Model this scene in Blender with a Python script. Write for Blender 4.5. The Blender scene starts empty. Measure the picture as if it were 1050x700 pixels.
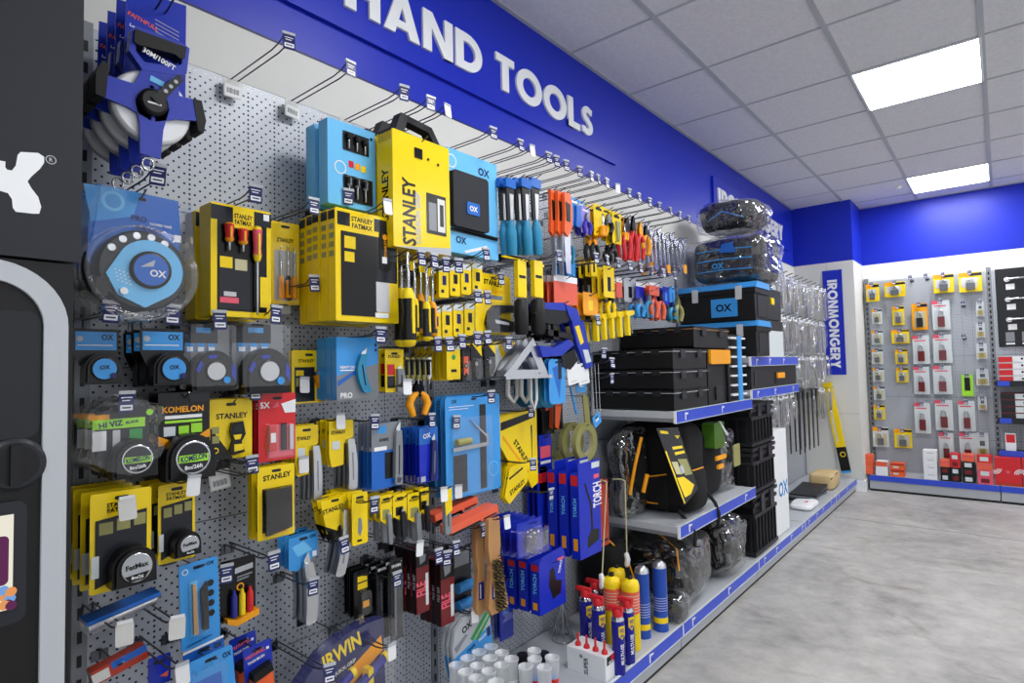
import bpy, bmesh, math, random
from mathutils import Matrix, Vector, noise
random.seed(7)
PI = math.pi
SC = bpy.context.scene
COL = SC.collection

# ---------------------------------------------------------------- camera, world, lights, exposure
CAM = Vector((1.584, 0.0, 1.24)); FPX = 601.9
YAW, PITCH, ROLL = -0.69437, 0.0449047, -0.0219874
_F = Vector((math.sin(YAW)*math.cos(PITCH), math.cos(YAW)*math.cos(PITCH), math.sin(PITCH)))
_R0 = Vector((math.cos(YAW), -math.sin(YAW), 0.0)); _U0 = _R0.cross(_F)
_R = _R0*math.cos(ROLL) + _U0*math.sin(ROLL); _U = -_R0*math.sin(ROLL) + _U0*math.cos(ROLL)
cd = bpy.data.cameras.new('camera'); cam = bpy.data.objects.new('camera', cd); COL.objects.link(cam)
cd.sensor_width = 36.0; cd.lens = 36.0*FPX/1050.0; cd.clip_start = 0.02
cam.matrix_world = Matrix(((_R.x, _U.x, -_F.x, CAM.x), (_R.y, _U.y, -_F.y, CAM.y), (_R.z, _U.z, -_F.z, CAM.z), (0, 0, 0, 1)))
SC.camera = cam
SC.view_settings.view_transform = 'Standard'; SC.view_settings.look = 'None'
SC.view_settings.gamma = 1.0; SC.view_settings.use_curve_mapping = False
SC.view_settings.exposure = 0.0
world = bpy.data.worlds.new('shop_world'); SC.world = world; world.use_nodes = True
world.node_tree.nodes['Background'].inputs[0].default_value = (0.92, 0.95, 1.0, 1)
world.node_tree.nodes['Background'].inputs[1].default_value = 1.08
PANEL_POWER = 27.0            # emission of the ceiling light panels

def ray(px, py):
    return _R*((px-525)/FPX) + _U*((350-py)/FPX) + _F
def at(px, py, x):           # point of the pixel ray on the plane x
    d = ray(px, py); return CAM + d*((x-CAM.x)/d.x)
def aty(px, py, y):
    d = ray(px, py); return CAM + d*((y-CAM.y)/d.y)
def atz(px, py, z):
    d = ray(px, py); return CAM + d*((z-CAM.z)/d.z)

# ---------------------------------------------------------------- materials
def lin(c):
    c /= 255.0
    return c/12.92 if c <= 0.04045 else ((c+0.055)/1.055)**2.4
RGB = dict(
 white=(232,234,236), offwhite=(214,214,210), cream=(226,214,180), black=(13,13,15), dark=(27,28,32), charcoal=(32,34,41),
 grey=(128,132,138), midgrey=(95,98,104), lightgrey=(178,182,188), silver=(196,198,202), yellow=(240,208,20), amber=(240,160,20),
 oxblue=(62,150,222), oxlight=(110,190,240), oxdeep=(34,100,190), faith=(30,52,170), navy=(28,34,92), shelfblue=(52,78,200), royal=(20,42,182),
 red=(206,38,44), orange=(232,96,44), coral=(228,100,70), pink=(226,90,110), green=(50,150,70), moss=(70,112,34), canblue=(30,72,165), lime=(160,226,50), wood=(190,142,92), maroon=(110,30,34),
 olive=(150,148,90), purple=(60,44,170), irwin=(40,44,140), teal=(40,130,170), kraft=(200,176,130), wdblue=(24,28,140), sand=(196,190,150), lens=(206,214,216), brick=(180,60,40), violet=(150,140,220))
_M = {}
def M(name, rough=0.45, metal=0.0, spec=0.35):
    k = (name, rough, metal)
    if k in _M: return _M[k]
    m = bpy.data.materials.new('%s_%s' % (name, 'metal' if metal else 'paint')); m.use_nodes = True
    b = m.node_tree.nodes['Principled BSDF']
    r, g, bb = RGB[name]
    b.inputs['Base Color'].default_value = (lin(r), lin(g), lin(bb), 1)
    b.inputs['Roughness'].default_value = rough; b.inputs['Metallic'].default_value = metal
    b.inputs['Specular IOR Level'].default_value = spec
    _M[k] = m; return m
def G(name): return M(name, 0.22)         # glossy print
def MT(name, r=0.3): return M(name, r, 1.0)
def nodes(m):
    nt = m.node_tree
    return nt, nt.nodes, nt.links
def mth(nt, op, a, b=None, c=None):
    n = nt.nodes.new('ShaderNodeMath'); n.operation = op
    for i, v in enumerate((a, b, c)):
        if v is None: continue
        if isinstance(v, (int, float)): n.inputs[i].default_value = v
        else: nt.links.new(v, n.inputs[i])
    return n.outputs[0]
def plastic(name, tint=(1, 1, 1), base=0.05, edge=0.55, rough=0.08, wrinkle=0.0, milky=0.03):
    m = bpy.data.materials.new(name); m.use_nodes = True; nt, N, L = nodes(m); N.clear()
    out = N.new('ShaderNodeOutputMaterial'); tr = N.new('ShaderNodeBsdfTransparent'); gl = N.new('ShaderNodeBsdfGlossy')
    tr.inputs[0].default_value = (*tint, 1); gl.inputs['Roughness'].default_value = rough; gl.inputs[0].default_value = (1, 1, 1, 1)
    lw = N.new('ShaderNodeLayerWeight'); lw.inputs[0].default_value = 0.35
    f = mth(nt, 'MULTIPLY_ADD', lw.outputs['Facing'], edge, base)
    mx = N.new('ShaderNodeMixShader'); L.new(f, mx.inputs[0]); L.new(tr.outputs[0], mx.inputs[1]); L.new(gl.outputs[0], mx.inputs[2])
    df = N.new('ShaderNodeBsdfDiffuse'); df.inputs[0].default_value = (0.85, 0.88, 0.92, 1)
    m2 = N.new('ShaderNodeMixShader'); m2.inputs[0].default_value = milky; L.new(mx.outputs[0], m2.inputs[1]); L.new(df.outputs[0], m2.inputs[2])
    L.new(m2.outputs[0], out.inputs[0])
    if wrinkle:
        tc = N.new('ShaderNodeTexCoord'); nz = N.new('ShaderNodeTexNoise'); nz.inputs['Scale'].default_value = 8; nz.inputs['Detail'].default_value = 4; nz.noise_type = 'RIDGED_MULTIFRACTAL'
        nz.inputs['Distortion'].default_value = 1.5
        bp = N.new('ShaderNodeBump'); bp.inputs['Strength'].default_value = wrinkle; bp.inputs['Distance'].default_value = 0.02
        L.new(tc.outputs['Object'], nz.inputs['Vector']); L.new(nz.outputs[0], bp.inputs['Height']); L.new(bp.outputs[0], gl.inputs['Normal']); L.new(bp.outputs[0], lw.inputs['Normal'])
    return m
CLEAR = plastic('clear_blister', base=0.03, edge=0.35, rough=0.05, milky=0.0)
WRAP = plastic('clear_wrap', base=0.08, edge=0.45, rough=0.045, wrinkle=1.0, milky=0.0)
FROST = plastic('frosted_cap', base=0.05, edge=0.3, rough=0.3, milky=0.28)
def emis(name, col, s):
    m = bpy.data.materials.new(name); m.use_nodes = True; nt, N, L = nodes(m); N.clear()
    out = N.new('ShaderNodeOutputMaterial'); e = N.new('ShaderNodeEmission'); e.inputs[0].default_value = (*col, 1); e.inputs[1].default_value = s
    L.new(e.outputs[0], out.inputs[0]); return m

# ---------------------------------------------------------------- mesh builder: u -> world y (picture right), v -> world z, w -> world x (out of the wall)
_TX = {}
def text_geo(s, bold):
    k = (s, bold)
    if k not in _TX:
        c = bpy.data.curves.new('lettering', 'FONT'); c.body = s; c.resolution_u = 2; c.offset = 0.028 if bold else 0.0
        c.align_x = 'CENTER'; c.align_y = 'CENTER'
        o = bpy.data.objects.new('lettering', c)
        me = bpy.data.meshes.new_from_object(o)
        vs = [v.co.copy() for v in me.vertices]; fs = [tuple(p.vertices) for p in me.polygons]
        bpy.data.objects.remove(o); bpy.data.meshes.remove(me); bpy.data.curves.remove(c)
        if vs:
            x0 = min(v.x for v in vs); x1 = max(v.x for v in vs); y0 = min(v.y for v in vs); y1 = max(v.y for v in vs)
            w = max(x1-x0, 1e-6); h = max(y1-y0, 1e-6)
            vs = [((v.x-(x0+x1)/2)/h, (v.y-(y0+y1)/2)/h) for v in vs]
            _TX[k] = (vs, fs, w/h)
        else: _TX[k] = ([], [], 1)
    return _TX[k]

class MB:
    def __init__(s, w=1.0, h=1.0):
        s.V = []; s.F = []; s.m = []; s.W = w; s.H = h; s.X = Matrix.Identity(4); s.sm = []
    def U(s, a): return (a-0.5)*s.W
    def Vv(s, b): return -b*s.H
    def mi(s, mat):
        if mat not in s.m: s.m.append(mat)
        return s.m.index(mat)
    def add(s, vs, fs, mat, smooth=False):      # vs are (u, v, w)
        b = len(s.V); i = s.mi(mat)
        for u, v, w in vs: s.V.append(s.X @ Vector((w, u, v)))
        for f in fs: s.F.append((tuple(b+q for q in f), i, smooth))
    def prism(s, pts, w0, w1, mat, smooth=False, back=True):
        n = len(pts); a = sum(pts[i][0]*pts[(i+1) % n][1]-pts[(i+1) % n][0]*pts[i][1] for i in range(n))
        if a < 0: pts = pts[::-1]
        vs = [(u, v, w1) for u, v in pts]+[(u, v, w0) for u, v in pts]
        s.add(vs, [tuple(range(n))]+([tuple(range(2*n-1, n-1, -1))] if back else []), mat)
        s.add(vs, [(i, i+n, (i+1) % n+n, (i+1) % n) for i in range(n)], mat, smooth)
    def box(s, u0, v0, w0, u1, v1, w1, mat):
        s.prism([(u0, v0), (u1, v0), (u1, v1), (u0, v1)], w0, w1, mat)
    def flat(s, pts, w, mat):
        n = len(pts); a = sum(pts[i][0]*pts[(i+1) % n][1]-pts[(i+1) % n][0]*pts[i][1] for i in range(n))
        if a < 0: pts = pts[::-1]
        s.add([(u, v, w) for u, v in pts], [tuple(range(n))], mat)
    def text(s, t, u, v, h, w, mat, rot=0, bold=True, maxw=None):
        vs, fs, asp = text_geo(t, bold)
        sx = h
        if maxw and asp*h > maxw: sx = maxw/asp
        c, q = math.cos(rot), math.sin(rot)
        s.add([(u+(x*sx)*c-(y*h)*q, v+(x*sx)*q+(y*h)*c, w) for x, y in vs], fs, mat)
    def cyl(s, c, r, axis, l0, l1, mat, n=20, r2=None, cap=True):   # c = 2 coords of the other axes
        s.lathe([(r, l0), (r if r2 is None else r2, l1)], c, axis, mat, n, cap)
    def lathe(s, prof, c, axis, mat, n=20, cap=True, sx=1.0):
        vs = []; fs = []
        for r, l in prof:
            for k in range(n):
                a = 2*PI*k/n; p, q = r*math.cos(a)*sx, r*math.sin(a)
                if axis == 'w': vs.append((c[0]+p, c[1]+q, l))
                elif axis == 'v': vs.append((c[0]+p, l, c[1]-q))
                else: vs.append((l, c[0]+q, c[1]+p)) if False else vs.append((l, c[0]+p, c[1]+q))
        m = len(prof)
        for j in range(m-1):
            for k in range(n): fs.append((j*n+k, j*n+(k+1) % n, (j+1)*n+(k+1) % n, (j+1)*n+k))
        s.add(vs, fs, mat, True)
        if cap:
            s.add(vs[:n], [tuple(range(n-1, -1, -1))], mat); s.add(vs[-n:], [tuple(range(n))], mat)
    def tube(s, path, r, mat, n=6, cap=True):
        P = [Vector(p) for p in path]; rings = []; pn = None
        for i, p in enumerate(P):
            t = (P[min(i+1, len(P)-1)]-P[max(i-1, 0)]).normalized()
            if pn is None:
                pn = t.orthogonal().normalized()
            pn = (pn-t*pn.dot(t)).normalized(); bn = t.cross(pn)
            rr = r[i] if isinstance(r, (list, tuple)) else r
            rings.append([p+(pn*math.cos(2*PI*k/n)+bn*math.sin(2*PI*k/n))*rr for k in range(n)])
        vs = [tuple(v) for R_ in rings for v in R_]; fs = []
        for j in range(len(P)-1):
            for k in range(n): fs.append((j*n+k, j*n+(k+1) % n, (j+1)*n+(k+1) % n, (j+1)*n+k))
        s.add(vs, fs, mat, True)
        if cap: s.add(vs[:n], [tuple(range(n-1, -1, -1))], mat); s.add(vs[-n:], [tuple(range(n))], mat)
    def blob(s, c, hs, mat, e=0.5, amp=0.0, freq=8.0, sub=14, seed=0.0, flatbottom=None):
        vs = []; fs = []; n = sub*2; sg = lambda x, p: math.copysign(abs(x)**p, x)
        for j in range(sub+1):
            th = -PI/2+PI*j/sub
            for k in range(n):
                ph = 2*PI*k/n
                d = Vector((sg(math.cos(th), e)*sg(math.cos(ph), e), sg(math.cos(th), e)*sg(math.sin(ph), e), sg(math.sin(th), e)))
                p = Vector((d.x*hs[0], d.y*hs[2], d.z*hs[1]))
                if amp:
                    q = p*freq+Vector((seed, seed*1.7, seed*.3))
                    p += d.normalized()*amp*(noise.noise(q)+0.6*abs(noise.noise(q*2.3)))
                if flatbottom is not None: p.z = max(p.z, -hs[1]*flatbottom)
                vs.append((c[0]+p.x, c[1]+p.z, c[2]+p.y))
        for j in range(sub):
            for k in range(n): fs.append((j*n+k, (j+1)*n+k, (j+1)*n+(k+1) % n, j*n+(k+1) % n))
        s.add(vs, fs, mat, mat is not WRAP)
    # normalised helpers (0..1 from the top-left of the product's face)
    def r(s, a0, b0, a1, b1, mat, w=0.0006):
        s.flat([(s.U(a0), s.Vv(b0)), (s.U(a1), s.Vv(b0)), (s.U(a1), s.Vv(b1)), (s.U(a0), s.Vv(b1))], w, mat)
    def p(s, pts, mat, w=0.0006): s.flat([(s.U(a), s.Vv(b)) for a, b in pts], w, mat)
    def pp(s, pts, w0, w1, mat, smooth=False): s.prism([(s.U(a), s.Vv(b)) for a, b in pts], w0, w1, mat, smooth)
    def t(s, txt, a, b, hf, mat, w=0.0009, rot=0, bold=True, mw=None):
        s.text(txt, s.U(a), s.Vv(b), hf*s.H, w, mat, math.radians(rot), bold, None if mw is None else mw*(s.W if abs(rot) < 45 else s.H))
    def d(s, a, b, r_, mat, w=0.0008, n=20, asp=1.0):
        s.flat([(s.U(a)+r_*s.W*math.cos(2*PI*k/n), s.Vv(b)+r_*s.W*asp*math.sin(2*PI*k/n)) for k in range(n)], w, mat)
    def build(s, name, parent=None, bevel=0.0, loc=None):
        me = bpy.data.meshes.new(name)
        me.from_pydata([tuple(v) for v in s.V], [], [f[0] for f in s.F])
        for m in s.m: me.materials.append(m)
        for pl, f in zip(me.polygons, s.F): pl.material_index = f[1]; pl.use_smooth = f[2]
        me.validate()
        o = bpy.data.objects.new(name, me); COL.objects.link(o)
        if parent: o.parent = parent
        if loc is not None: o.location = loc
        if bevel:
            b = o.modifiers.new('bevel', 'BEVEL'); b.width = bevel; b.segments = 2; b.limit_method = 'ANGLE'; b.angle_limit = math.radians(50)
        return o
def rr(u0, v0, u1, v1, r, n=4):
    if u0 > u1: u0, u1 = u1, u0
    if v0 > v1: v0, v1 = v1, v0
    r = min(r, (u1-u0)/2-1e-5, (v1-v0)/2-1e-5); out = []
    for cx, cy, a in ((u1-r, v1-r, 0), (u0+r, v1-r, 90), (u0+r, v0+r, 180), (u1-r, v0+r, 270)):
        for k in range(n+1):
            t = math.radians(a+90*k/n); out.append((cx+r*math.cos(t), cy+r*math.sin(t)))
    return out
def circ(u, v, r, n=24, ry=None): return [(u+r*math.cos(2*PI*k/n), v+(ry or r)*math.sin(2*PI*k/n)) for k in range(n)]

# ---------------------------------------------------------------- objects, tags, copies
def thing(name, label, cat, loc=(0, 0, 0), group=None, rz=0.0, rx=0.0):
    o = bpy.data.objects.new(name, None); o.empty_display_size = 0.05; COL.objects.link(o)
    o.location = loc; o.rotation_euler = (math.radians(rx), 0, math.radians(rz)); tag(o, label, cat, group); return o
import re
NUMW = ['zero', 'one', 'two', 'three', 'four', 'five', 'six', 'seven', 'eight', 'nine', 'ten', 'eleven', 'twelve', 'thirteen', 'fourteen', 'fifteen', 'sixteen', 'seventeen', 'eighteen', 'nineteen', 'twenty']
def tag(o, label, cat, group=None):
    label = re.sub(r'\b(place|number|level) (\d+)\b', lambda m: m.group(1)+' '+NUMW[int(m.group(2))], label)
    o['label'] = label; o['category'] = cat
    if group: o['group'] = group
    return o
def struct(o): o['kind'] = 'structure'; return o
_KIDS = {}
def kids(o): return [c for c in o.children]
def copy_tree(o, parent=None):
    c = o.copy(); COL.objects.link(c)
    if parent: c.parent = parent
    for ch in list(o.children): copy_tree(ch, c)
    return c
ORD = ['', 'second', 'third', 'fourth', 'fifth', 'sixth', 'seventh', 'eighth']
def stack(root, n, pitch, jit=0.002, dirv=(-1, 0, 0), how='hanging behind the front one'):
    base = root['label']; grp = root.get('group')
    if n > 1 and not grp: root['group'] = base[:60]
    if n > 1: root['label'] = base + ', frontmost'
    for i in range(1, n):
        c = copy_tree(root)
        c.location = root.location + Vector(dirv)*pitch*i + Vector((0, random.uniform(-jit, jit), random.uniform(-jit, jit)))
        c['label'] = base + ', ' + (ORD[i] if i < n-1 else 'rearmost')

# ---------------------------------------------------------------- peg hooks with price tickets
PEGX = 0.035
_HK = {}
def wire_mesh(L, kind):
    k = (L, kind)
    if k not in _HK:
        b = MB(); st = MT('midgrey', 0.35)
        for sgn in (-1, 1):
            u = 0.009*sgn
            if kind == 'single' and sgn > 0: continue
            if kind == 'single': u = 0
            b.tube([(u, -0.022, 0.004), (u, 0.0, 0.004), (u, 0.0, L*0.8), (u, 0.004, L*0.9), (u, 0.014, L)], 0.0019, st, 6)
        b.box(-0.016, -0.026, 0.0005, 0.016, -0.004, 0.0032, st)
        if kind != 'single': b.tube([(-0.012, 0.014, L), (0.012, 0.014, L)], 0.0017, st, 6)
        o = b.build('hook_wires'); _HK[k] = o.data; bpy.data.objects.remove(o)
    return _HK[k]
_TK = {}
def ticket_mesh(kind):
    if kind not in _TK:
        b = MB(0.030, 0.040); W = M('white', 0.4)
        if kind == 'navy':
            b.prism(rr(-0.014, -0.036, 0.014, 0.004, 0.003), -0.001, 0.0008, M('navy', 0.35))
            b.flat(rr(-0.011, -0.031, 0.011, -0.020, 0.001), 0.0012, W)
            b.text('4.99', 0, -0.0255, 0.007, 0.0016, M('navy', 0.35)) if False else b.flat([(-0.008, -0.027), (0.008, -0.027), (0.008, -0.024), (-0.008, -0.024)], 0.0016, M('navy', 0.35))
            b.flat([(-0.010, -0.004), (0.010, -0.004), (0.010, -0.006), (-0.010, -0.006)], 0.0012, W)
            b.flat([(-0.008, -0.010), (0.006, -0.010), (0.006, -0.012), (-0.008, -0.012)], 0.0012, W)
            b.box(-0.015, 0.002, -0.003, 0.015, 0.009, 0.003, M('lightgrey', 0.3))
        elif kind == 'grey':
            b.prism(rr(-0.015, -0.038, 0.015, 0.004, 0.004), -0.001, 0.0008, M('offwhite', 0.6)); b.box(-0.013, 0.002, -0.003, 0.013, 0.008, 0.003, M('white', 0.3))
        elif kind == 'white':
            b.prism(rr(-0.013, -0.036, 0.013, 0.004, 0.005), -0.001, 0.0008, M('white', 0.5)); b.box(-0.013, 0.002, -0.003, 0.013, 0.008, 0.003, M('lightgrey', 0.3))
        elif kind == 'barcode':
            b.prism(rr(-0.024, -0.044, 0.024, 0.004, 0.003), -0.001, 0.0006, M('offwhite', 0.4))
            b.flat([(-0.020, -0.040), (0.020, -0.040), (0.020, -0.010), (-0.020, -0.010)], 0.001, W)
            for k in range(11):
                x = -0.016+k*0.003; b.flat([(x, -0.034), (x+0.0012+0.0006*(k % 3 == 0), -0.034), (x+0.0012+0.0006*(k % 3 == 0), -0.020), (x, -0.020)], 0.0014, M('dark'))
        o = b.build('price_ticket'); _TK[kind] = o.data; bpy.data.objects.remove(o)
    return _TK[kind]
_SEEN = {}
def uniq(s):
    k = _SEEN.get(s, 0); _SEEN[s] = k+1
    return s if k == 0 else s+', '+['', 'second one', 'third one', 'fourth one', 'fifth one', 'sixth one', 'seventh one', 'eighth one', 'ninth one', 'tenth one', 'eleventh one', 'twelfth one', 'thirteenth one', 'fourteenth one', 'fifteenth one', 'sixteenth one', 'last one'][min(k, 16)]
def cut(s):
    for k in (' with ', ' reading ', ' hanging ', ' in ', ' holding ', ' picturing ', ' tucked ', ' under ', ', '):
        if k in s and len(s.split(k)[0].split()) >= 4: s = s.split(k)[0]
    return ' '.join(s.split()[:10])
def hook(y, z, tip, kind='navy', what='', wire='double', group='wire display hooks on the pegboard', label=None, cheap=False):
    L = max(0.04, round(tip-PEGX, 2))
    o = thing('display_hook', uniq(label or (('wire hook with %s ticket, holding %s' % (kind, cut(what))) if kind != 'none' else 'plain hook holding %s' % cut(what))), 'hook', (PEGX, y, z), group)
    w = bpy.data.objects.new('hook_wires', wire_mesh(L, wire)); COL.objects.link(w); w.parent = o
    if kind != 'none':
        t = bpy.data.objects.new('price_ticket', ticket_mesh(kind)); COL.objects.link(t); t.parent = o
        t.location = (L+0.004, 0, 0.014); t.rotation_euler = (math.radians(random.uniform(-4, 4)), math.radians(random.uniform(-12, 4)), math.radians(random.uniform(-18, 8)))
    return o
def hook_px(tx, ty, yc, xf, kind, what):
    # solve how far the hook reaches so that its ticket sits at the pixel while the wire passes through the product at yc
    best = None
    for i in range(40):
        x = xf+0.012+i*0.008
        q = at(tx, ty, x)
        e = abs(q.y-yc)
        if best is None or e < best[0]: best = (e, x, q)
        if x > 0.46: break
    e, x, q = best
    return hook(q.y, q.z+0.004, x-0.004, kind, what)

# a hanging product: px box of its front face, distance x of the face from the wall
def place(L, T, R, B, x):
    my, mx = (T+B)/2, (L+R)/2
    a, b = at(L, my, x), at(R, my, x); t, u = at(mx, T, x), at(mx, B, x)
    return Vector((x, (a.y+b.y)/2, t.z)), abs(b.y-a.y), abs(t.z-u.z)
def prints(b, P, wf=0.0):
    for k, q in enumerate(P):
        w = wf+0.0005+0.00025*k*(1 if len(P) < 12 else 0.6)
        c = q[0]
        if c == 'r': b.r(*q[1:5], G(q[5]), w)
        elif c == 't': b.t(q[1], q[2], q[3], q[4], G(q[5]), w+0.0002, *(q[6:7] or (0,)), mw=(q[7] if len(q) > 7 else None))
        elif c == 'p': b.p(q[1], G(q[2]), w)
        elif c == 'd': b.d(q[1], q[2], q[3], G(q[4]), w)
def item(name, label, cat, box, x, base, P=(), parts=(), th=0.002, n=1, pitch=0.02, group=None, hk=None, rz=0.0, rx=0.0, rad=0.004, body='card', side=None, shape=None, jit=0.003, hole=True, short=None):
    loc, w, h = place(*box, x)
    o = thing(name, label, cat, loc, group, rz, rx)
    b = MB(w, h)
    pts = [(b.U(a), b.Vv(c)) for a, c in shape] if shape else rr(-w/2, -h, w/2, 0, rad)
    if base:
        b.prism(pts, -th, 0, G(base) if isinstance(base, str) else base)
        prints(b, P)
        if hole and body == 'card': b.flat(rr(-0.012, -0.016, 0.012, -0.009, 0.003), 0.0004, M('dark'))
        if side:
            for q in side: q(b)
        b.build(body, o, 0.0008 if th > 0.01 else 0)
    for p in parts:
        pb = MB(w, h); p[1](pb); pb.build(p[0], o)
    if n > 1: stack(o, n, pitch, jit)
    if hk:
        for q in (hk if isinstance(hk, list) else [hk]):
            hook_px(q[0], q[1], loc.y, x, q[2] if len(q) > 2 else 'navy', short or ('the '+label))
    elif x < 0.45 and name not in ('clamp_tag', 'blue_tag', 'spirit_level_card', 'square_pack', 'drill_bit_case', 'wrapped'):
        hook(loc.y, loc.z-(0.014 if base else 0.004), x+0.03, 'none', label, 'single', 'plain wire hooks on the pegboard')
    return o

# ---------------------------------------------------------------- room shell
def pnodes(name, rough=0.5):
    m = bpy.data.materials.new(name); m.use_nodes = True; nt, N, L = nodes(m); b = N['Principled BSDF']; b.inputs['Roughness'].default_value = rough
    return m, nt, N, L, b
def ramp(N, stops):
    r = N.new('ShaderNodeValToRGB'); e = r.color_ramp.elements
    while len(e) < len(stops): e.new(0.5)
    for q, (p_, c) in zip(e, stops): q.position = p_; q.color = (lin(c[0]), lin(c[1]), lin(c[2]), 1)
    return r
def concrete():
    m, nt, N, L, b = pnodes('polished_concrete', 0.42)
    tc = N.new('ShaderNodeTexCoord')
    n1 = N.new('ShaderNodeTexNoise'); n1.inputs['Scale'].default_value = 1.3; n1.inputs['Detail'].default_value = 9; n1.inputs['Roughness'].default_value = 0.62; n1.inputs['Distortion'].default_value = 0.6
    n2 = N.new('ShaderNodeTexNoise'); n2.inputs['Scale'].default_value = 9; n2.inputs['Detail'].default_value = 8; n2.inputs['Roughness'].default_value = 0.7
    n3 = N.new('ShaderNodeTexNoise'); n3.inputs['Scale'].default_value = 3.3; n3.inputs['Detail'].default_value = 6; n3.inputs['Distortion'].default_value = 1.5
    for n in (n1, n2, n3): L.new(tc.outputs['Object'], n.inputs['Vector'])
    s = mth(nt, 'ADD', mth(nt, 'MULTIPLY', n1.outputs[0], 0.55), mth(nt, 'MULTIPLY', n2.outputs[0], 0.45))
    r = ramp(N, [(0.33, (128, 126, 123)), (0.46, (164, 162, 158)), (0.56, (184, 182, 177)), (0.70, (204, 202, 198))]); L.new(s, r.inputs[0])
    st = ramp(N, [(0.60, (255, 255, 255)), (0.72, (188, 172, 150))]); L.new(n3.outputs[0], st.inputs[0])
    mx = N.new('ShaderNodeMixRGB'); mx.blend_type = 'MULTIPLY'; mx.inputs[0].default_value = 0.5
    L.new(r.outputs[0], mx.inputs[1]); L.new(st.outputs[0], mx.inputs[2]); L.new(mx.outputs[0], b.inputs['Base Color'])
    L.new(mth(nt, 'MULTIPLY_ADD', n2.outputs[0], 0.3, 0.28), b.inputs['Roughness'])
    bp = N.new('ShaderNodeBump'); bp.inputs['Strength'].default_value = 0.12; bp.inputs['Distance'].default_value = 0.01
    L.new(n2.outputs[0], bp.inputs['Height']); L.new(bp.outputs[0], b.inputs['Normal'])
    return m
def tilemat():
    m, nt, N, L, b = pnodes('mineral_ceiling_tile', 0.85)
    tc = N.new('ShaderNodeTexCoord'); n = N.new('ShaderNodeTexNoise'); n.inputs['Scale'].default_value = 60; n.inputs['Detail'].default_value = 4
    L.new(tc.outputs['Object'], n.inputs['Vector']); r = ramp(N, [(0.3, (214, 214, 218)), (0.7, (226, 226, 230))]); L.new(n.outputs[0], r.inputs[0]); L.new(r.outputs[0], b.inputs['Base Color'])
    return m
def pegmat():
    m, nt, N, L, b = pnodes('perforated_grey_steel', 0.38)
    b.inputs['Base Color'].default_value = (lin(176), lin(181), lin(190), 1); b.inputs['Metallic'].default_value = 0.1
    tc = N.new('ShaderNodeTexCoord'); sp = N.new('ShaderNodeSeparateXYZ'); L.new(tc.outputs['Object'], sp.inputs[0])
    P = 0.0125
    cu = mth(nt, 'DIVIDE', sp.outputs[1], P); cv = mth(nt, 'DIVIDE', sp.outputs[2], P)
    fu = mth(nt, 'SUBTRACT', mth(nt, 'FRACT', cu), 0.5); fv = mth(nt, 'SUBTRACT', mth(nt, 'FRACT', cv), 0.5)
    ku = mth(nt, 'FLOOR', cu); kv = mth(nt, 'FLOOR', cv)
    dist = mth(nt, 'SQRT', mth(nt, 'ADD', mth(nt, 'MULTIPLY', fu, fu), mth(nt, 'MULTIPLY', fv, fv)))
    hole = mth(nt, 'LESS_THAN', dist, 0.225)
    par = mth(nt, 'LESS_THAN', mth(nt, 'ABSOLUTE', mth(nt, 'SUBTRACT', mth(nt, 'FLOORED_MODULO', mth(nt, 'ADD', ku, kv), 2.0), 0.0)), 0.5)
    six = mth(nt, 'LESS_THAN', mth(nt, 'FLOORED_MODULO', ku, 6.0), 0.5)
    on = mth(nt, 'MULTIPLY', hole, mth(nt, 'MAXIMUM', par, six))
    tr = N.new('ShaderNodeBsdfTransparent'); mx = N.new('ShaderNodeMixShader'); out = N['Material Output']
    L.new(on, mx.inputs[0]); L.new(b.outputs[0], mx.inputs[1]); L.new(tr.outputs[0], mx.inputs[2]); L.new(mx.outputs[0], out.inputs[0])
    return m
PEG = pegmat(); CONC = concrete(); TILE = tilemat()
H = 2.793; YB = 6.90; YP = 6.41; XP = 0.53; ZB = 2.205
b = MB(); b.add([(-4, -0.05, -1), (8, -0.05, -1), (8, -0.05, 6), (-4, -0.05, 6), (-4, 0, -1), (8, 0, -1), (8, 0, 6), (-4, 0, 6)], [(4, 5, 6, 7), (3, 2, 1, 0)], CONC)
# (u = world y, v = world z, w = world x)
struct(b.build('floor'))
b = MB(); b.box(-4, -0.02, -0.12, 8, ZB, 0.0, M('offwhite', 0.6)); b.box(-4, ZB, -0.12, 8, H+0.05, 0.0, M('royal', 0.4)); b.box(-4, ZB-0.003, 0, YP, ZB+0.003, 0.0015, M('navy'))
struct(b.build('wall_left'))
b = MB(); b.box(YB, -0.02, XP, YB+0.12, ZB, 6, M('white', 0.6)); b.box(YB, ZB, XP, YB+0.12, H+0.05, 6, M('royal', 0.4))
struct(b.build('wall_back'))
b = MB(); b.box(YP, -0.02, 0.0, YB+0.12, ZB, XP, M('offwhite', 0.6)); b.box(YP, ZB, 0.0, YB+0.12, H+0.05, XP, M('royal', 0.4))
b.box(YP-0.0008, 0.0, 0.30, YP, ZB, 0.302, M('grey')); b.box(YP-0.0008, 0.73, 0.0, YP, 0.732, XP, M('grey'))
struct(b.build('wall_pillar'))
b = MB(); b.box(YP-0.012, 0.0, 0.30, YP, 0.10, XP+0.012, M('white')); b.box(YP, 0.0, XP, YB, 0.10, XP+0.012, M('white')); struct(b.build('baseboard_pillar'))
b = MB(); b.box(-4, H, -0.1, 8, H+0.05, 6, TILE); struct(b.build('ceiling'))
GX = [0.459+0.5603*i for i in range(0, 10)]; GY = [2.392+0.6*k for k in range(-10, 8)]
b = MB(); tb = M('lightgrey', 0.6)
for x in GX: b.box(-3.6, H-0.005, x-0.012, YB, H, x+0.012, tb)
for y in GY: b.box(y-0.006, H-0.0045, 0, y+0.006, H-0.0002, 6, tb)
b.box(-3.6, H-0.006, 0, YB, H, 0.02, tb); b.box(YB-0.02, H-0.006, XP, YB, H, 6, tb)
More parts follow.
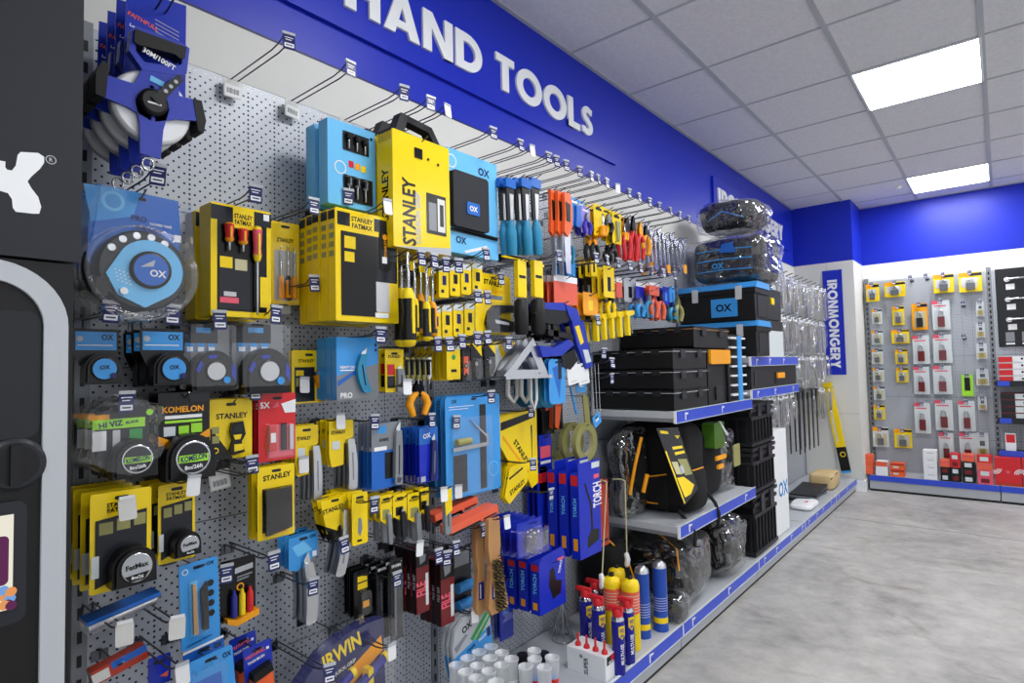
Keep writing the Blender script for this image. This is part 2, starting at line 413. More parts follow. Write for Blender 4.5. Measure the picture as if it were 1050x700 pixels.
struct(b.build('trim_1'))
LAMP = emis('lit_diffuser', (1.0, 1.0, 1.0), PANEL_POWER)
lamps = [(1, 2, 'square lit ceiling panel nearer the camera'), (1, 6, 'lit ceiling panel beside the back wall'), (1, -2, 'lit ceiling panel above the near end of the aisle'), (1, -6, 'lit ceiling panel behind the camera'),
         (5, 2, 'lit ceiling panel over the next aisle'), (5, 6, 'lit ceiling panel over the next aisle by the back wall'), (5, -2, 'lit ceiling panel over the near end of the next aisle')]
for i, k, lb in lamps:
    x0, y0 = GX[i], 2.392+0.6*k
    t = thing('ceiling_light', lb, 'ceiling light', (x0+0.28, y0+0.3, H-0.006), 'lit ceiling panels')
    b = MB(); fr = M('white', 0.4)
    for q in ((-0.3, -0.272, -0.288, 0.272), (0.288, -0.272, 0.3, 0.272)): b.box(q[0], -0.004, q[1], q[2], 0.002, q[3], fr)
    for q in ((-0.288, -0.28, 0.288, -0.268), (-0.288, 0.268, 0.288, 0.28)): b.box(q[0], -0.004, q[1], q[2], 0.002, q[3], fr)
    b.build('frame', t)
    b = MB(); b.box(-0.288, -0.003, -0.268, 0.288, 0.0, 0.268, LAMP); b.build('diffuser', t)
q = atz(921, 192, H-0.01)
t = thing('ceiling_sensor', 'small round white sensor on the ceiling near the back panel light', 'sensor', (q.x, q.y, H-0.01)); b = MB(); b.lathe([(0.02, -0.012), (0.028, 0.0), (0.03, 0.009)], (0, 0), 'v', M('white')); b.build('sensor_body', t)

# ---------------------------------------------------------------- shelving bays
UP = [0.385, 1.405, 2.44, 3.47, 4.49, 5.49, 6.40]
steel = M('grey', 0.35, 0.3); strip = M('shelfblue', 0.3); st2 = M('lightgrey', 0.4)
PZ = [0.105, 0.49, 0.875, 1.26, 1.645, 2.03]
def clips(b, y0, y1, z, x, seed, every=0.33):
    rnd = random.Random(seed); y = y0+0.1
    while y < y1-0.08:
        b.flat([(y, z+0.003), (y+0.010, z+0.003), (y+0.010, z+0.038), (y, z+0.038)], x, M('white'))
        b.flat([(y+0.012, z+0.026), (y+0.036, z+0.028), (y+0.036, z+0.034), (y+0.012, z+0.036)], x, M('white'))
        b.flat([(y+0.014, z+0.010), (y+0.034, z+0.010), (y+0.034, z+0.014), (y+0.014, z+0.014)], x, M('navy'))
        y += every*rnd.uniform(0.5, 1.4)
def shelf(label, y0, y1, z, depth=0.475, seed=1, base=False, every=0.33):
    s = thing('base_shelf' if base else 'bracket_shelf', label, 'shelf', (0.0, y0, 0.0), 'blue edged grey shelves')
    w = y1-y0; b = MB(); b.box(0.004, z-0.030, 0.041, w-0.004, z, depth-0.008, st2)
    if not base:
        for u in (0.004, w-0.010): b.prism([(0, 0)]*0 or [(u, z-0.046), (u+0.006, z-0.046), (u+0.006, z-0.028), (u, z-0.028)], 0.041, depth-0.012, steel)
    b.build('deck', s, 0.001)
    b = MB()
    b.box(0.002, z-0.048, depth-0.006, w-0.002, z+0.002, depth, strip)
    b.box(0.002, z+0.002, depth-0.008, w-0.002, z+0.005, depth+0.002, M('lens', 0.2)); b.box(0.002, z-0.051, depth-0.008, w-0.002, z-0.048, depth+0.002, M('lens', 0.2))
    b.box(0, z-0.05, depth-0.01, 0.006, z+0.004, depth+0.002, M('white'))
    clips(b, 0, w, z-0.045, depth+0.0006, seed, every)
    b.build('price_strip', s)
    return s
def upright(bay, y, z1=2.04):
    b = MB(); b.box(y-0.014, 0.0, 0.002, y+0.014, z1, PEGX+0.003, steel)
    for k in range(int((z1-0.1)/0.05)): b.flat([(y-0.0045, 0.12+k*0.05), (y+0.0045, 0.12+k*0.05), (y+0.0045, 0.145+k*0.05), (y-0.0045, 0.145+k*0.05)], PEGX+0.0036, M('black'))
    b.build('upright', bay)
bays = ['nearest shelving bay of grey pegboard hung with tape measures', 'second shelving bay of grey pegboard hung with knives, squares and files', 'third shelving bay with two blue edged shelves below its pegboard',
        'fourth shelving bay with crates below and boxes with blue lids', 'fifth shelving bay hung with bagged silver ironmongery', 'last shelving bay at the far end beside the pillar']
for i in range(6):
    y0, y1 = UP[i], UP[i+1]
    t = thing('shelving_bay', bays[i], 'shelving', (0, y0, 0), 'shelving bays along the left wall')
    upright(t, 0.0)
    if i == 5: upright(t, y1-y0)
    for k in range(5):
        b = MB(); b.add([(y0+0.015, PZ[k]+0.001, PEGX), (y1-0.015, PZ[k]+0.001, PEGX), (y1-0.015, PZ[k+1]-0.001, PEGX), (y0+0.015, PZ[k+1]-0.001, PEGX)], [(0, 1, 2, 3)], PEG)
        b.box(y0+0.015, PZ[k+1]-0.002, 0.02, y1-0.015, PZ[k+1]-0.001, PEGX+0.001, st2)
        o = b.build('pegboard_panel', t); o.location = (0, -y0, 0)
    b = MB(); b.box(0.015, 0.1, 0.003, y1-y0-0.015, 2.02, 0.010, M('dark')); b.build('back_panel', t)
    nn = ['first', 'second', 'third', 'fourth', 'fifth', 'last'][i]
    s = shelf('grey base shelf with blue price strip under the %s bay' % nn, y0, y1, 0.118, seed=i, base=True)
    b = MB(); b.box(0.003, 0.018, 0.36, y1-y0-0.003, 0.070, 0.466, M('lightgrey', 0.35, 0.3)); b.build('kick_plate', s)
    b = MB(); b.box(0.003, 0.0, 0.40, y1-y0-0.003, 0.018, 0.460, M('black')); b.build('toe_strip', s)
    if i == 2: shelf('upper blue edged shelf carrying the black organisers', y0, y1, 1.030, seed=21, every=0.7); shelf('lower blue edged shelf carrying the backpack', y0, y1, 0.530, seed=22, every=0.55)
    if i == 3: shelf('blue edged shelf under the blue lidded boxes', y0, y1, 1.270, seed=31, every=0.5); shelf('blue edged shelf under the long flat case', y0, y1, 1.080, seed=32, every=0.6)

JT = M('grey', 0.7); b = MB(); b.box(5.262, 0.0, 0.50, 5.270, 0.0006, 3.2, JT); struct(b.build('trim_2'))
# ---------------------------------------------------------------- geometric bold lettering for the big signs
def arc(cx, cy, r, a0, a1, n=12): return [(cx+r*math.cos(math.radians(a0+(a1-a0)*k/n)), cy+r*math.sin(math.radians(a0+(a1-a0)*k/n))) for k in range(n+1)]
T_ = 0.25
GL = {
 'H': (0.80, [('q', 0, 0, T_, 1), ('q', 0.55, 0, 0.80, 1), ('q', 0.2, 0.39, 0.6, 0.61)]),
 'A': (0.92, [('p', [(0, 0), (0.27, 0), (0.46, 0.68), (0.46, 1), (0.33, 1)]), ('p', [(0.92, 0), (0.65, 0), (0.46, 0.68), (0.46, 1), (0.59, 1)]), ('q', 0.22, 0.16, 0.70, 0.35)]),
 'N': (0.86, [('q', 0, 0, 0.24, 1), ('q', 0.62, 0, 0.86, 1), ('p', [(0, 1), (0.26, 1), (0.86, 0), (0.60, 0)])]),
 'D': (0.84, [('q', 0, 0, T_, 1), ('s', [(0.2, 0.115)]+arc(0.36, 0.5, 0.385, -90, 90)+[(0.2, 0.885)], 0.23)]),
 'T': (0.68, [('q', 0, 0.78, 0.68, 1), ('q', 0.215, 0, 0.465, 1)]),
 'O': (1.04, [('s', arc(0.52, 0.5, 0.40, 0, 360, 32), 0.25)]),
 'L': (0.58, [('q', 0, 0, T_, 1), ('q', 0, 0, 0.58, 0.22)]),
 'S': (0.62, [('s', [(0.56, 0.83)]+arc(0.33, 0.715, 0.175, 50, 270, 12)[0:]+arc(0.30, 0.30, 0.19, 70, -140, 12)+[(0.04, 0.17)], 0.21)]),
 'I': (0.26, [('q', 0, 0, 0.25, 1)]),
 'R': (0.72, [('q', 0, 0, T_, 1), ('s', [(0.2, 0.885)]+arc(0.40, 0.68, 0.205, 90, -90)+[(0.2, 0.475)], 0.21), ('p', [(0.22, 0.42), (0.46, 0.42), (0.74, 0), (0.44, 0)])]),
 'M': (1.04, [('p', [(0, 0), (0.24, 0), (0.33, 1), (0.12, 1)]), ('p', [(1.04, 0), (0.80, 0), (0.71, 1), (0.92, 1)]), ('p', [(0.14, 1), (0.33, 1), (0.60, 0.0), (0.44, 0.0)]), ('p', [(0.90, 1), (0.71, 1), (0.44, 0.0), (0.60, 0.0)])]),
 'G': (0.98, [('s', arc(0.52, 0.5, 0.39, 48, 350, 26), 0.25), ('q', 0.54, 0.37, 1.0, 0.57)]),
 'E': (0.58, [('q', 0, 0, T_, 1), ('q', 0, 0, 0.58, 0.21), ('q', 0, 0.79, 0.58, 1), ('q', 0, 0.395, 0.54, 0.605)]),
 'Y': (0.80, [('p', [(0, 1), (0.28, 1), (0.53, 0.42), (0.27, 0.42)]), ('p', [(0.80, 1), (0.52, 1), (0.27, 0.42), (0.53, 0.42)]), ('q', 0.275, 0, 0.525, 0.5)]),
 'F': (0.55, [('q', 0, 0, T_, 1), ('q', 0, 0.79, 0.55, 1), ('q', 0, 0.395, 0.5, 0.605)])}
def stroke(b, path, t, w0, w1, mat, f):
    n = len(path); L_, R_ = [], []
    closed = math.hypot(path[0][0]-path[-1][0], path[0][1]-path[-1][1]) < 1e-6
    for i, p in enumerate(path):
        a = path[i-1] if i else (path[-2] if closed else path[0]); c = path[i+1] if i < n-1 else (path[1] if closed else path[-1])
        dx, dy = c[0]-a[0], c[1]-a[1]; l = math.hypot(dx, dy) or 1
        L_.append((p[0]-dy/l*t/2, p[1]+dx/l*t/2)); R_.append((p[0]+dy/l*t/2, p[1]-dx/l*t/2))
    for i in range(n-1): b.prism([f(*L_[i]), f(*L_[i+1]), f(*R_[i+1]), f(*R_[i])], w0, w1, mat)
def word_w(s, gap=0.09, space=0.42): return sum((space if c == ' ' else GL[c][0]+gap) for c in s)-gap
def glyphs(b, s, f, w0, w1, mat, gap=0.09, space=0.42, base=None):
    base = w1      # f maps (x, y) in letter heights to (u, v)
    x = 0
    for c in s:
        if c == ' ': x += space; continue
        wd, pr = GL[c]; w1 = base
        for k in pr:
            g = lambda a, c_, x=x: f(a+x, c_)
            w1 += 0.00015
            if k[0] == 'q': b.prism([g(k[1], k[2]), g(k[3], k[2]), g(k[3], k[4]), g(k[1], k[4])], w0, w1, mat)
            elif k[0] == 'p': b.prism([g(*q) for q in k[1]], w0, w1, mat)
            else: stroke(b, k[1], k[2], w0, w1, mat, g)
        x += wd+gap
def sign_panel(name, label, y0, y1, z0, z1, word, ly0, ly1, lz, lh):
    t = thing(name, label, 'sign', (0.0, (y0+y1)/2, z0)); u0 = (y0+y1)/2
    b = MB(); b.box(y0-u0, 0, 0.001, y1-u0, z1-z0, 0.016, M('royal', 0.35)); b.build('sign_board', t, 0.002)
    wd = word_w(word); sx = (ly1-ly0)/wd; xo = 0
    for ch in word:
        if ch == ' ': xo += 0.42; continue
        b = MB(); glyphs(b, ch, lambda x, y, xo=xo: (ly0-u0+(x+xo)*sx, lz-z0+y*lh), 0.016, 0.026, M('white', 0.4)); b.build('raised_letter', t); xo += GL[ch][0]+0.09
sign_panel('wall_sign', 'long blue wall sign reading HAND TOOLS in white letters', 0.62, 2.815, 2.335, 2.62, 'HAND TOOLS', 1.075, 2.562, 2.408, 0.150)
sign_panel('wall_sign', 'blue wall sign reading IRONMONGERY behind the wrapped bags', 4.235, 6.2, 2.335, 2.62, 'IRONMONGERY', 4.305, 5.975, 2.400, 0.145)
# vertical IRONMONGERY sign on the pillar, letters turned a quarter clockwise
t = thing('hanging_sign', 'vertical blue sign reading IRONMONGERY on the pillar', 'sign', (0.345, YP-0.004, 1.105)); t.rotation_euler = (0, 0, -PI/2)
b = MB(); b.box(-0.085, 0, 0, 0.085, 1.02, 0.005, M('royal', 0.3)); b.build('sign_board', t)
b = MB(); sx = 0.86/word_w('IRONMONGERY'); glyphs(b, 'IRONMONGERY', lambda x, y: (-0.045+y*0.085, 0.925-x*sx), 0.005, 0.007, M('white', 0.4)); b.build('lettering', t)
b = MB(); b.box(-0.092, 1.0, -0.001, 0.092, 1.028, 0.010, CLEAR); b.build('clear_holder', t)

# ---------------------------------------------------------------- black machine in the left foreground
XM = 0.6
def mp(px, py): q = at(px, py, XM); return (q.y, q.z)
t = thing('key_machine', 'black key cutting machine with curved grey stripe, round knob and small screen', 'machine', (0, 0, 0))
dk = M('charcoal', 0.45); dk2 = M('black', 0.4)
zs = mp(40, 268)[1]
b = MB(); b.box(-0.75, 0.0, 0.02, 0.234, zs, XM, dk2); b.build('cabinet', t, 0.006)
b = MB(); b.box(-0.75, zs+0.003, 0.02, 0.241, 2.5, XM+0.006, dk); b.build('top_panel', t, 0.006)
zt, zi = mp(20, 268)[1], mp(20, 288)[1]; yo, yi = mp(67.5, 450)[0], mp(42.5, 450)[0]
b = MB(); ro = 0.085; ri = ro-(yo-yi)
out = [(-0.75, zt)]+[(yo-ro+ro*math.sin(a), zt-ro+ro*math.cos(a)) for a in [PI/2*k/10 for k in range(11)]]+[(yo, 0.02)]
inn = [(yi, 0.02)]+[(yi-ri+ri*math.cos(a), zi-ri+ri*math.sin(a)) for a in [PI/2*k/10 for k in range(11)]]+[(-0.75, zi)]
b.prism(out+inn, XM-0.001, XM+0.007, M('lightgrey', 0.5)); b.build('grey_stripe', t)
b = MB(); a0 = mp(42, 320); a1 = mp(35, 448); b.prism(rr(-0.7, a1[1], yi-0.003, a0[1], 0.015), XM-0.001, XM+0.004, M('dark', 0.35)); b.build('inset_door', t, 0.003)
b = MB(); c = mp(14, 476); b.lathe([(0.034, XM-0.001), (0.034, XM+0.006), (0.029, XM+0.010)], c, 'w', dk, 32); b.lathe([(0.025, XM+0.0105), (0.023, XM+0.008)], c, 'w', dk2, 32)
b.box(c[0]-0.006, c[1]-0.026, XM+0.006, c[0]+0.006, c[1]+0.026, XM+0.018, dk2); b.build('knob', t, 0.001)
b = MB(); p0 = mp(27, 511); p1 = mp(27, 634); q0 = mp(13, 526); q1 = mp(13, 622)
fo = rr(-0.6, p1[1], p0[0], p0[1], 0.012); b.prism(fo, XM-0.001, XM+0.006, dk); b.build('screen_bezel', t, 0.003)
b = MB(); Wd = -0.5
SCR = emis('lit_screen_cream', (0.92, 0.88, 0.74), 0.9); SCP = emis('lit_screen_plum', (0.13, 0.03, 0.10), 0.9); SCO = emis('lit_screen_orange', (0.85, 0.35, 0.12), 0.9); SCB = emis('lit_screen_blue', (0.2, 0.4, 0.8), 0.9)
b.flat([(Wd, q1[1]), (q0[0], q1[1]), (q0[0], q0[1]), (Wd, q0[1])], XM+0.0065, SCR)
m0, m1 = mp(6, 548), mp(6, 598); b.flat(rr(Wd, m1[1], m0[0]+0.002, m0[1], 0.006), XM+0.007, SCP)
for k, (px, py, c_) in enumerate([(3, 610, SCO), (9, 612, SCB), (6, 618, SCP), (2, 604, SCB), (10, 605, SCO), (3, 619, SCO), (10, 619, SCP)]):
    u, v = mp(px, py); b.flat(circ(u, v, 0.006, 9), XM+0.0072+k*0.0001, c_)
b.build('screen', t)
b = MB()   # white figure logo
S = lambda pts: [mp(*p) for p in pts]
lg = S([(0, 166), (6, 175), (11, 176), (15, 171), (17, 160), (20, 157), (38, 158), (44, 162), (44, 168), (40, 174), (31, 182), (27, 187), (31, 194), (38, 203), (41, 213), (39, 220), (33, 220), (15, 218), (12, 214), (11, 205), (7, 199), (0, 197)])
lg = [(max(u, -0.4), v) for u, v in lg]
# the rest of the logo mirrored beyond the frame edge
uc = mp(0, 180)[0]-0.006; lgm = [(2*uc-u, v) for u, v in lg]
b.flat(lg, XM+0.0066, M('white')); b.flat(lgm[::-1], XM+0.0066, M('white')); b.flat([(uc-0.01, mp(0, 197)[1]), (uc+0.01, mp(0, 197)[1]), (uc+0.01, mp(0, 166)[1]), (uc-0.01, mp(0, 166)[1])], XM+0.0067, M('white'))
c = mp(51, 165); b.text('R', c[0], c[1], 0.005, XM+0.0068, M('lightgrey')); stroke(b, arc(0, 0, 1, 0, 360, 16), 0.2, XM+0.0064, XM+0.0068, M('lightgrey'), lambda x, y: (c[0]+x*0.0055, c[1]+y*0.0055))
b.build('logo', t)

# ================================================================ products on the first two bays
def P_(n, f): return (n, f)
STN = lambda a, b, h, rot=0, mw=0.8, c='black': ('t', 'STANLEY', a, b, h, c, rot, mw)
OXT = lambda a, b, h, c='black', mw=0.4: ('t', 'OX', a, b, h, c, 0, mw)
def lines(a0, a1, b0, b1, n, c, th=0.35):
    out = []; s = (b1-b0)/n
    for k in range(n): out.append(('r', a0, b0+k*s, a1-(0.25*(a1-a0) if k % 3 == 2 else 0), b0+k*s+s*th, c))
    return out
# ---- tool shapes drawn in normalised card coordinates
def tape_body(a, b, r, col='black', disc='oxblue', ring='dark', txt=None, tc='black', dep=0.035, foot=True, hubc=None, lab2=None, dr=0.64):
    def f(m):
        R = r*m.W; u, v = m.U(a), m.Vv(b)
        pts = [(u+R*math.cos(t)*1.0, v+R*math.sin(t)) for t in [PI*k/14 for k in range(15)]]+[(u-R, v-R*0.95), (u+R*1.02, v-R*0.95)]
        m.prism(pts, 0, dep*0.8, M(col, 0.35), True); pts2 = [(u+(x-u)*0.88, v+(y-v)*0.88) for x, y in pts]; m.prism(pts2, dep*0.8, dep, M(col, 0.35))
        if foot: m.box(u+R*0.5, v-R*1.12, 0.002, u+R*1.08, v-R*0.85, dep*0.7, MT('silver'))
        m.lathe([(R*(dr+0.10), dep-0.001), (R*(dr+0.08), dep+0.003), (R*(dr+0.02), dep+0.003)], (u, v), 'w', M(ring, 0.25) if ring != 'chrome' else MT('silver', 0.15), 24)
        m.flat(circ(u, v, R*dr), dep+0.0036, G(disc))
        if lab2: m.flat([(u-R*0.60, v-R*0.18), (u+R*0.60, v-R*0.18), (u+R*0.62, v+R*0.14), (u-R*0.58, v+R*0.14)], dep+0.0040, G(lab2))
        if txt: m.text(txt, u, v+(R*0.1 if not lab2 else 0), R*0.26, dep+0.0045, G(tc), 0.08, True, R*1.05)
        if hubc: m.lathe([(R*0.17, dep+0.003), (R*0.17, dep+0.008)], (u+R*0.45, v-R*0.42), 'w', G(hubc), 12)
        if lab2: m.text('8m/26ft', u, v-R*0.38, R*0.18, dep+0.0045, G('white'), 0.08, True, R*0.8)
    return ('tape_measure', f)
def knife(a0, b0, a1, b1, wd, col='silver', metal=True, dep=0.012, slit='dark', bend=0.25, tip='lens', name='knife', nose=True):
    def f(m):
        p0 = Vector((m.U(a0), m.Vv(b0))); p1 = Vector((m.U(a1), m.Vv(b1))); d = p1-p0; L = d.length; d.normalize(); n = Vector((-d.y, d.x)); W = wd*m.W/2
        def q(t, s): c = p0+d*L*t+n*(bend*W*math.sin(PI*t)*1.5); return (c.x+n.x*W*s, c.y+n.y*W*s)
        ts = [0.10+0.9*k/9 for k in range(10)]; wdt = lambda t: 0.62+0.38*math.sin(min(1, t*1.3)*PI*0.6)
        pts = [q(t, wdt(t)) for t in ts]+[q(1.03, 0.45), q(1.03, -0.45)]+[q(t, -wdt(t)) for t in ts[::-1]]
        m.prism(pts, 0.001, dep, MT(col, 0.3) if metal else M(col, 0.35), True)
        if slit: m.flat([q(0.35, 0.18), q(0.85, 0.18), q(0.85, -0.15), q(0.35, -0.15)], dep+0.0004, M(slit))
        if nose: m.prism([q(-0.06, 0.55), q(0.12, 0.55), q(0.12, -0.5), q(0.05, -0.5)], 0.004, dep*0.6, MT(tip, 0.15))
    return (name, f)
def driver(a, b0, b1, hw, hcol='black', ccol='yellow', up=True, dep=0.012, frac=0.45, name='screwdriver', w=0.0):
    # vertical screwdriver; up: handle at the bottom when False
    def f(m):
        u = m.U(a); v0, v1 = m.Vv(b0), m.Vv(b1); L = v1-v0; R = hw*m.W/2; z = w+max(dep, R)
        s = 1 if up else -1; y0, y1 = (v0, v1) if up else (v1, v0)
        D = (y1-y0); pr = [(0, 0.3*R), (0.012, 0.8*R), (0.05, R), (0.18, 0.94*R), (0.27, 0.78*R), (0.36, 0.92*R), (0.40, 0.82*R), (0.44, 0.5*R)]
        pro = [(r_, y0+D*t*frac/0.44) for t, r_ in pr]; m.lathe(pro[:3], (u, z), 'v', M(ccol, 0.35), 12, False); m.lathe(pro[2:6], (u, z), 'v', M(hcol, 0.35), 12, False); m.lathe(pro[5:], (u, z), 'v', M(ccol, 0.35), 12, False)
        m.lathe([(0.22*R+0.001, y0+D*frac), (0.20*R+0.001, y0+D*0.97), (0.08*R, y1)], (u, z), 'v', MT('silver', 0.2), 8)
        m.box(u-R*0.22, min(y0+D*0.10*frac/0.44, y0+D*0.36*frac/0.44), z+R*0.8, u+R*0.22, max(y0+D*0.10*frac/0.44, y0+D*0.36*frac/0.44), z+R*1.04, M(ccol, 0.35))
    return (name, f)
def plier(a, b0, b1, hw, hcol='red', jcol='dark', dep=0.012, name='pliers', splay=0.5):
    def f(m):
        u = m.U(a); v0, v1 = m.Vv(b0), m.Vv(b1); L = v0-v1; W = hw*m.W/2; J = v0-L*0.32
        m.prism([(u-W*0.08, v0), (u-W*0.42, v0-L*0.18), (u-W*0.5, J), (u+W*0.5, J), (u+W*0.42, v0-L*0.18), (u+W*0.08, v0)], 0.002, dep, MT(jcol, 0.35))
        m.lathe([(W*0.38, 0.001), (W*0.38, dep+0.002)], (u, J), 'w', MT(jcol, 0.3), 12)
        for s in (-1, 1):
            c = [(u+s*W*0.15, J-L*0.02, dep*0.6), (u+s*W*0.62, J-L*0.16, dep*0.6), (u+s*W*0.85, J-L*0.34, dep*0.6), (u+s*W*splay, v1+L*0.01, dep*0.6)]
            m.tube(c, [W*0.22, W*0.30, W*0.30, W*0.22], M(hcol, 0.35), 8)
    return (name, f)
def window(a0, b0, a1, b1, d, mat=None, name='blister', ins=0.004, rad=0.008):
    def f(m):
        u0, v0, u1, v1 = m.U(a0), m.Vv(b0), m.U(a1), m.Vv(b1)
        A = rr(u0, v0, u1, v1, rad); B = rr(u0+ins, v0-ins, u1-ins, v1+ins, rad); n = len(A)
        m.add([(x, y, 0.001) for x, y in A]+[(x, y, d) for x, y in B], [tuple(range(n, 2*n))]+[(i, (i+1) % n, n+(i+1) % n, n+i) for i in range(n)], mat or CLEAR)
    return (name, f)

# ---- A1 open reel tapes
XF = 0.30
_o = at(160, 2, XF); loc = Vector((XF, _o.y, _o.z))
def px(x, y): q = at(x, y, XF+0.038); return (q.y-loc.y, q.z-loc.z)
def pc(x, y): q = at(x, y, XF); return (q.y-loc.y, q.z-loc.z)
t = thing('reel_tape', '30 metre open reel tape, blue frame on blue card', 'tape reel', loc)
b = MB(); b.prism([pc(130, -14), pc(191, 6), pc(190, 116), pc(126, 104)], -0.002, 0, G('faith'))
q = pc(147, 22); b.text('FAITHFULL', q[0], q[1], 0.009, 0.0008, G('coral'), -0.2, True, 0.055); q = pc(143, 31); b.text('Long Tape', q[0], q[1], 0.008, 0.0008, G('white'), -0.2, True, 0.04)
for k in range(4): q = pc(170, 26+k*4); b.flat([(q[0]-0.02, q[1]+0.004), (q[0]+0.025, q[1]-0.004), (q[0]+0.025, q[1]-0.0055), (q[0]-0.02, q[1]+0.0025)], 0.0008, G('lightgrey'))
b.build('backing_card', t)
hb = px(156, 106); W0 = abs(px(206, 114)[0]-px(101, 86)[0])/2
b = MB(); wc = (hb[0]+0.004, hb[1]-0.004); RW = W0*0.80
b.lathe([(0.020, 0.010), (RW*0.96, 0.010), (RW, 0.014), (RW*0.97, 0.028), (RW*0.9, 0.031)], wc, 'w', M('white', 0.4), 40)
for k in range(4): b.lathe([(RW, 0.011+k*0.0042), (RW, 0.013+k*0.0042)], wc, 'w', M('lightgrey'), 40, False)
b.build('tape_roll', t)
bl = M('faith', 0.35); b = MB(); rb = MB(); c0 = hb
def unit(v): l = math.hypot(*v); return (v[0]/l, v[1]/l), l
for (ex, ey), wd in (((101, 86), 0.021), ((206, 114), 0.021), ((154, 160), 0.018)):
    e = px(ex, ey); d, L = unit((e[0]-c0[0], e[1]-c0[1])); n = (-d[1], d[0])
    P = lambda k, s_: (c0[0]+d[0]*L*k+n[0]*s_, c0[1]+d[1]*L*k+n[1]*s_)
    b.prism([P(0, wd*1.7), P(.45, wd*1.15), P(1, wd), P(1, -wd), P(.45, -wd*1.15), P(0, -wd*1.7)], 0.034, 0.040, bl)
    if ey != 160:
        rb.prism([P(0.86, wd*1.06), P(1.04, wd*1.0), P(1.07, -wd*0.9), P(0.97, -wd*2.2), P(0.86, -wd*2.0)], 0.0, 0.0412, M('black', 0.6)); rb.build('rubber_foot', t, 0.002); rb = MB()
A = [px(132, 52), px(134, 30), px(140, 27), px(186, 44), px(194, 50), px(191, 76), px(182, 78), px(146, 72)]
I = [px(139, 53), px(139, 36), px(143, 33), px(182, 48), px(187, 53), px(186, 66), px(180, 69), px(148, 64)]
b.prism([px(146, 70), px(182, 76), px(184, 104), px(134, 92)], 0.030, 0.0395, bl)
n = len(A)
for i in range(n): b.prism([A[i], A[(i+1) % n], I[(i+1) % n], I[i]], 0.022, 0.0402, bl)
b.build('frame', t)
g = [px(137, 31), px(190, 50), px(188, 61), px(184, 62), px(178, 57), px(140, 47), px(136, 44)]
rb.prism(g, 0.016, 0.046, M('black', 0.6)); rb.build('rubber_grip', t, 0.002)
b = MB(); b.lathe([(0.026, 0.038), (0.026, 0.048), (0.020, 0.051)], hb, 'w', M('black', 0.4), 28); b.box(hb[0]-0.012, hb[1]-0.006, 0.051, hb[0]+0.012, hb[1]-0.003, 0.0525, M('white'))
e = px(182, 82); d, L = unit((e[0]-hb[0], e[1]-hb[1])); dx, dy = d
b.prism([(hb[0]-dy*0.009, hb[1]+dx*0.009), (e[0]-dy*0.007, e[1]+dx*0.007), (e[0]+dy*0.007, e[1]-dx*0.007), (hb[0]+dy*0.009, hb[1]-dx*0.009)], 0.048, 0.055, M('black', 0.4))
for k in (0.4, 0.6, 0.8): q = (hb[0]+dx*L*k, hb[1]+dy*L*k); b.flat(circ(q[0], q[1], 0.004, 8), 0.0555, M('lightgrey'))
b.build('crank', t)
b = MB(); q = px(163, 61); b.text('30M/100FT', q[0], q[1], 0.011, 0.0408, M('white'), -0.28, True, 0.06)
q = px(160, 82); b.flat([(q[0]-0.012, q[1]-0.006), (q[0]+0.012, q[1]-0.011), (q[0]+0.014, q[1]), (q[0]-0.010, q[1]+0.005)], 0.0408, M('oxlight')); b.build('print', t)
b = MB(); q = px(152, 168)
b.tube([(q[0]+0.010*math.cos(a), q[1]+0.012*math.sin(a), 0.036) for a in [2*PI*k/14 for k in range(15)]], 0.0022, MT('silver', 0.2), 6); b.build('end_ring', t)
stack(t, 4, 0.057, 0.001)
hook_px(163, 181, loc.y+0.012, 0.30, 'navy', 'the OX large blister tape'); hook(loc.y+0.008, loc.z-0.018, 0.34, 'none', 'the blue framed reel tapes')

# ---- empty hooks along the top of the pegboard, with tickets hanging at their roots
for k, (rx_, ry_, tx, ty) in enumerate([(237, 84, 265, 33), (298, 106, 332, 63), (352, 133, 390, 87)]):
    q = at(rx_, ry_, PEGX)
    L = 0.30; o = hook(q.y, 2.018, 0.32, 'navy', '', label='bare wire hook with navy ticket, %s of the three above the pegboard edge' % ['leftmost', 'middle', 'rightmost'][k])
    tk = thing('hanging_ticket', 'clear barcode ticket hanging at the root of the %s bare hook' % ['leftmost', 'middle', 'rightmost'][k], 'ticket', (PEGX+0.022, q.y-0.006, 2.012), 'barcode tickets hung on hooks', random.uniform(-8, 8), random.uniform(-12, 4))
    z = bpy.data.objects.new('barcode_slip', ticket_mesh('barcode')); COL.objects.link(z); z.parent = tk
# row of long hooks along the top edge further along
TY = 2.012
topt = [(505, 135), (533, 148), (545, 155, 'white'), (562, 165), (570, 169), (580, 173), (594, 178), (606, 184), (613, 187), (622, 192), (633, 197, 'white'), (645, 202), (655, 206), (666, 211), (676, 216), (687, 221), (697, 226), (706, 230)]
for k, q in enumerate(topt):
    p_ = at(q[0], q[1]+3, 0.315)
    hook(p_.y, 2.02, 0.31, q[2] if len(q) > 2 else 'navy', '', label='long wire hook on the top row, %d hooks along from the big yellow case' % (k+1), group='long hooks on the top row')
for k, (tx, ty, kd) in enumerate([(441, 110, 'navy'), (458, 120, 'white')]):
    p_ = at(tx, ty, 0.335); hook(p_.y, 2.015, 0.33, kd, 'the big yellow screwdriver case')

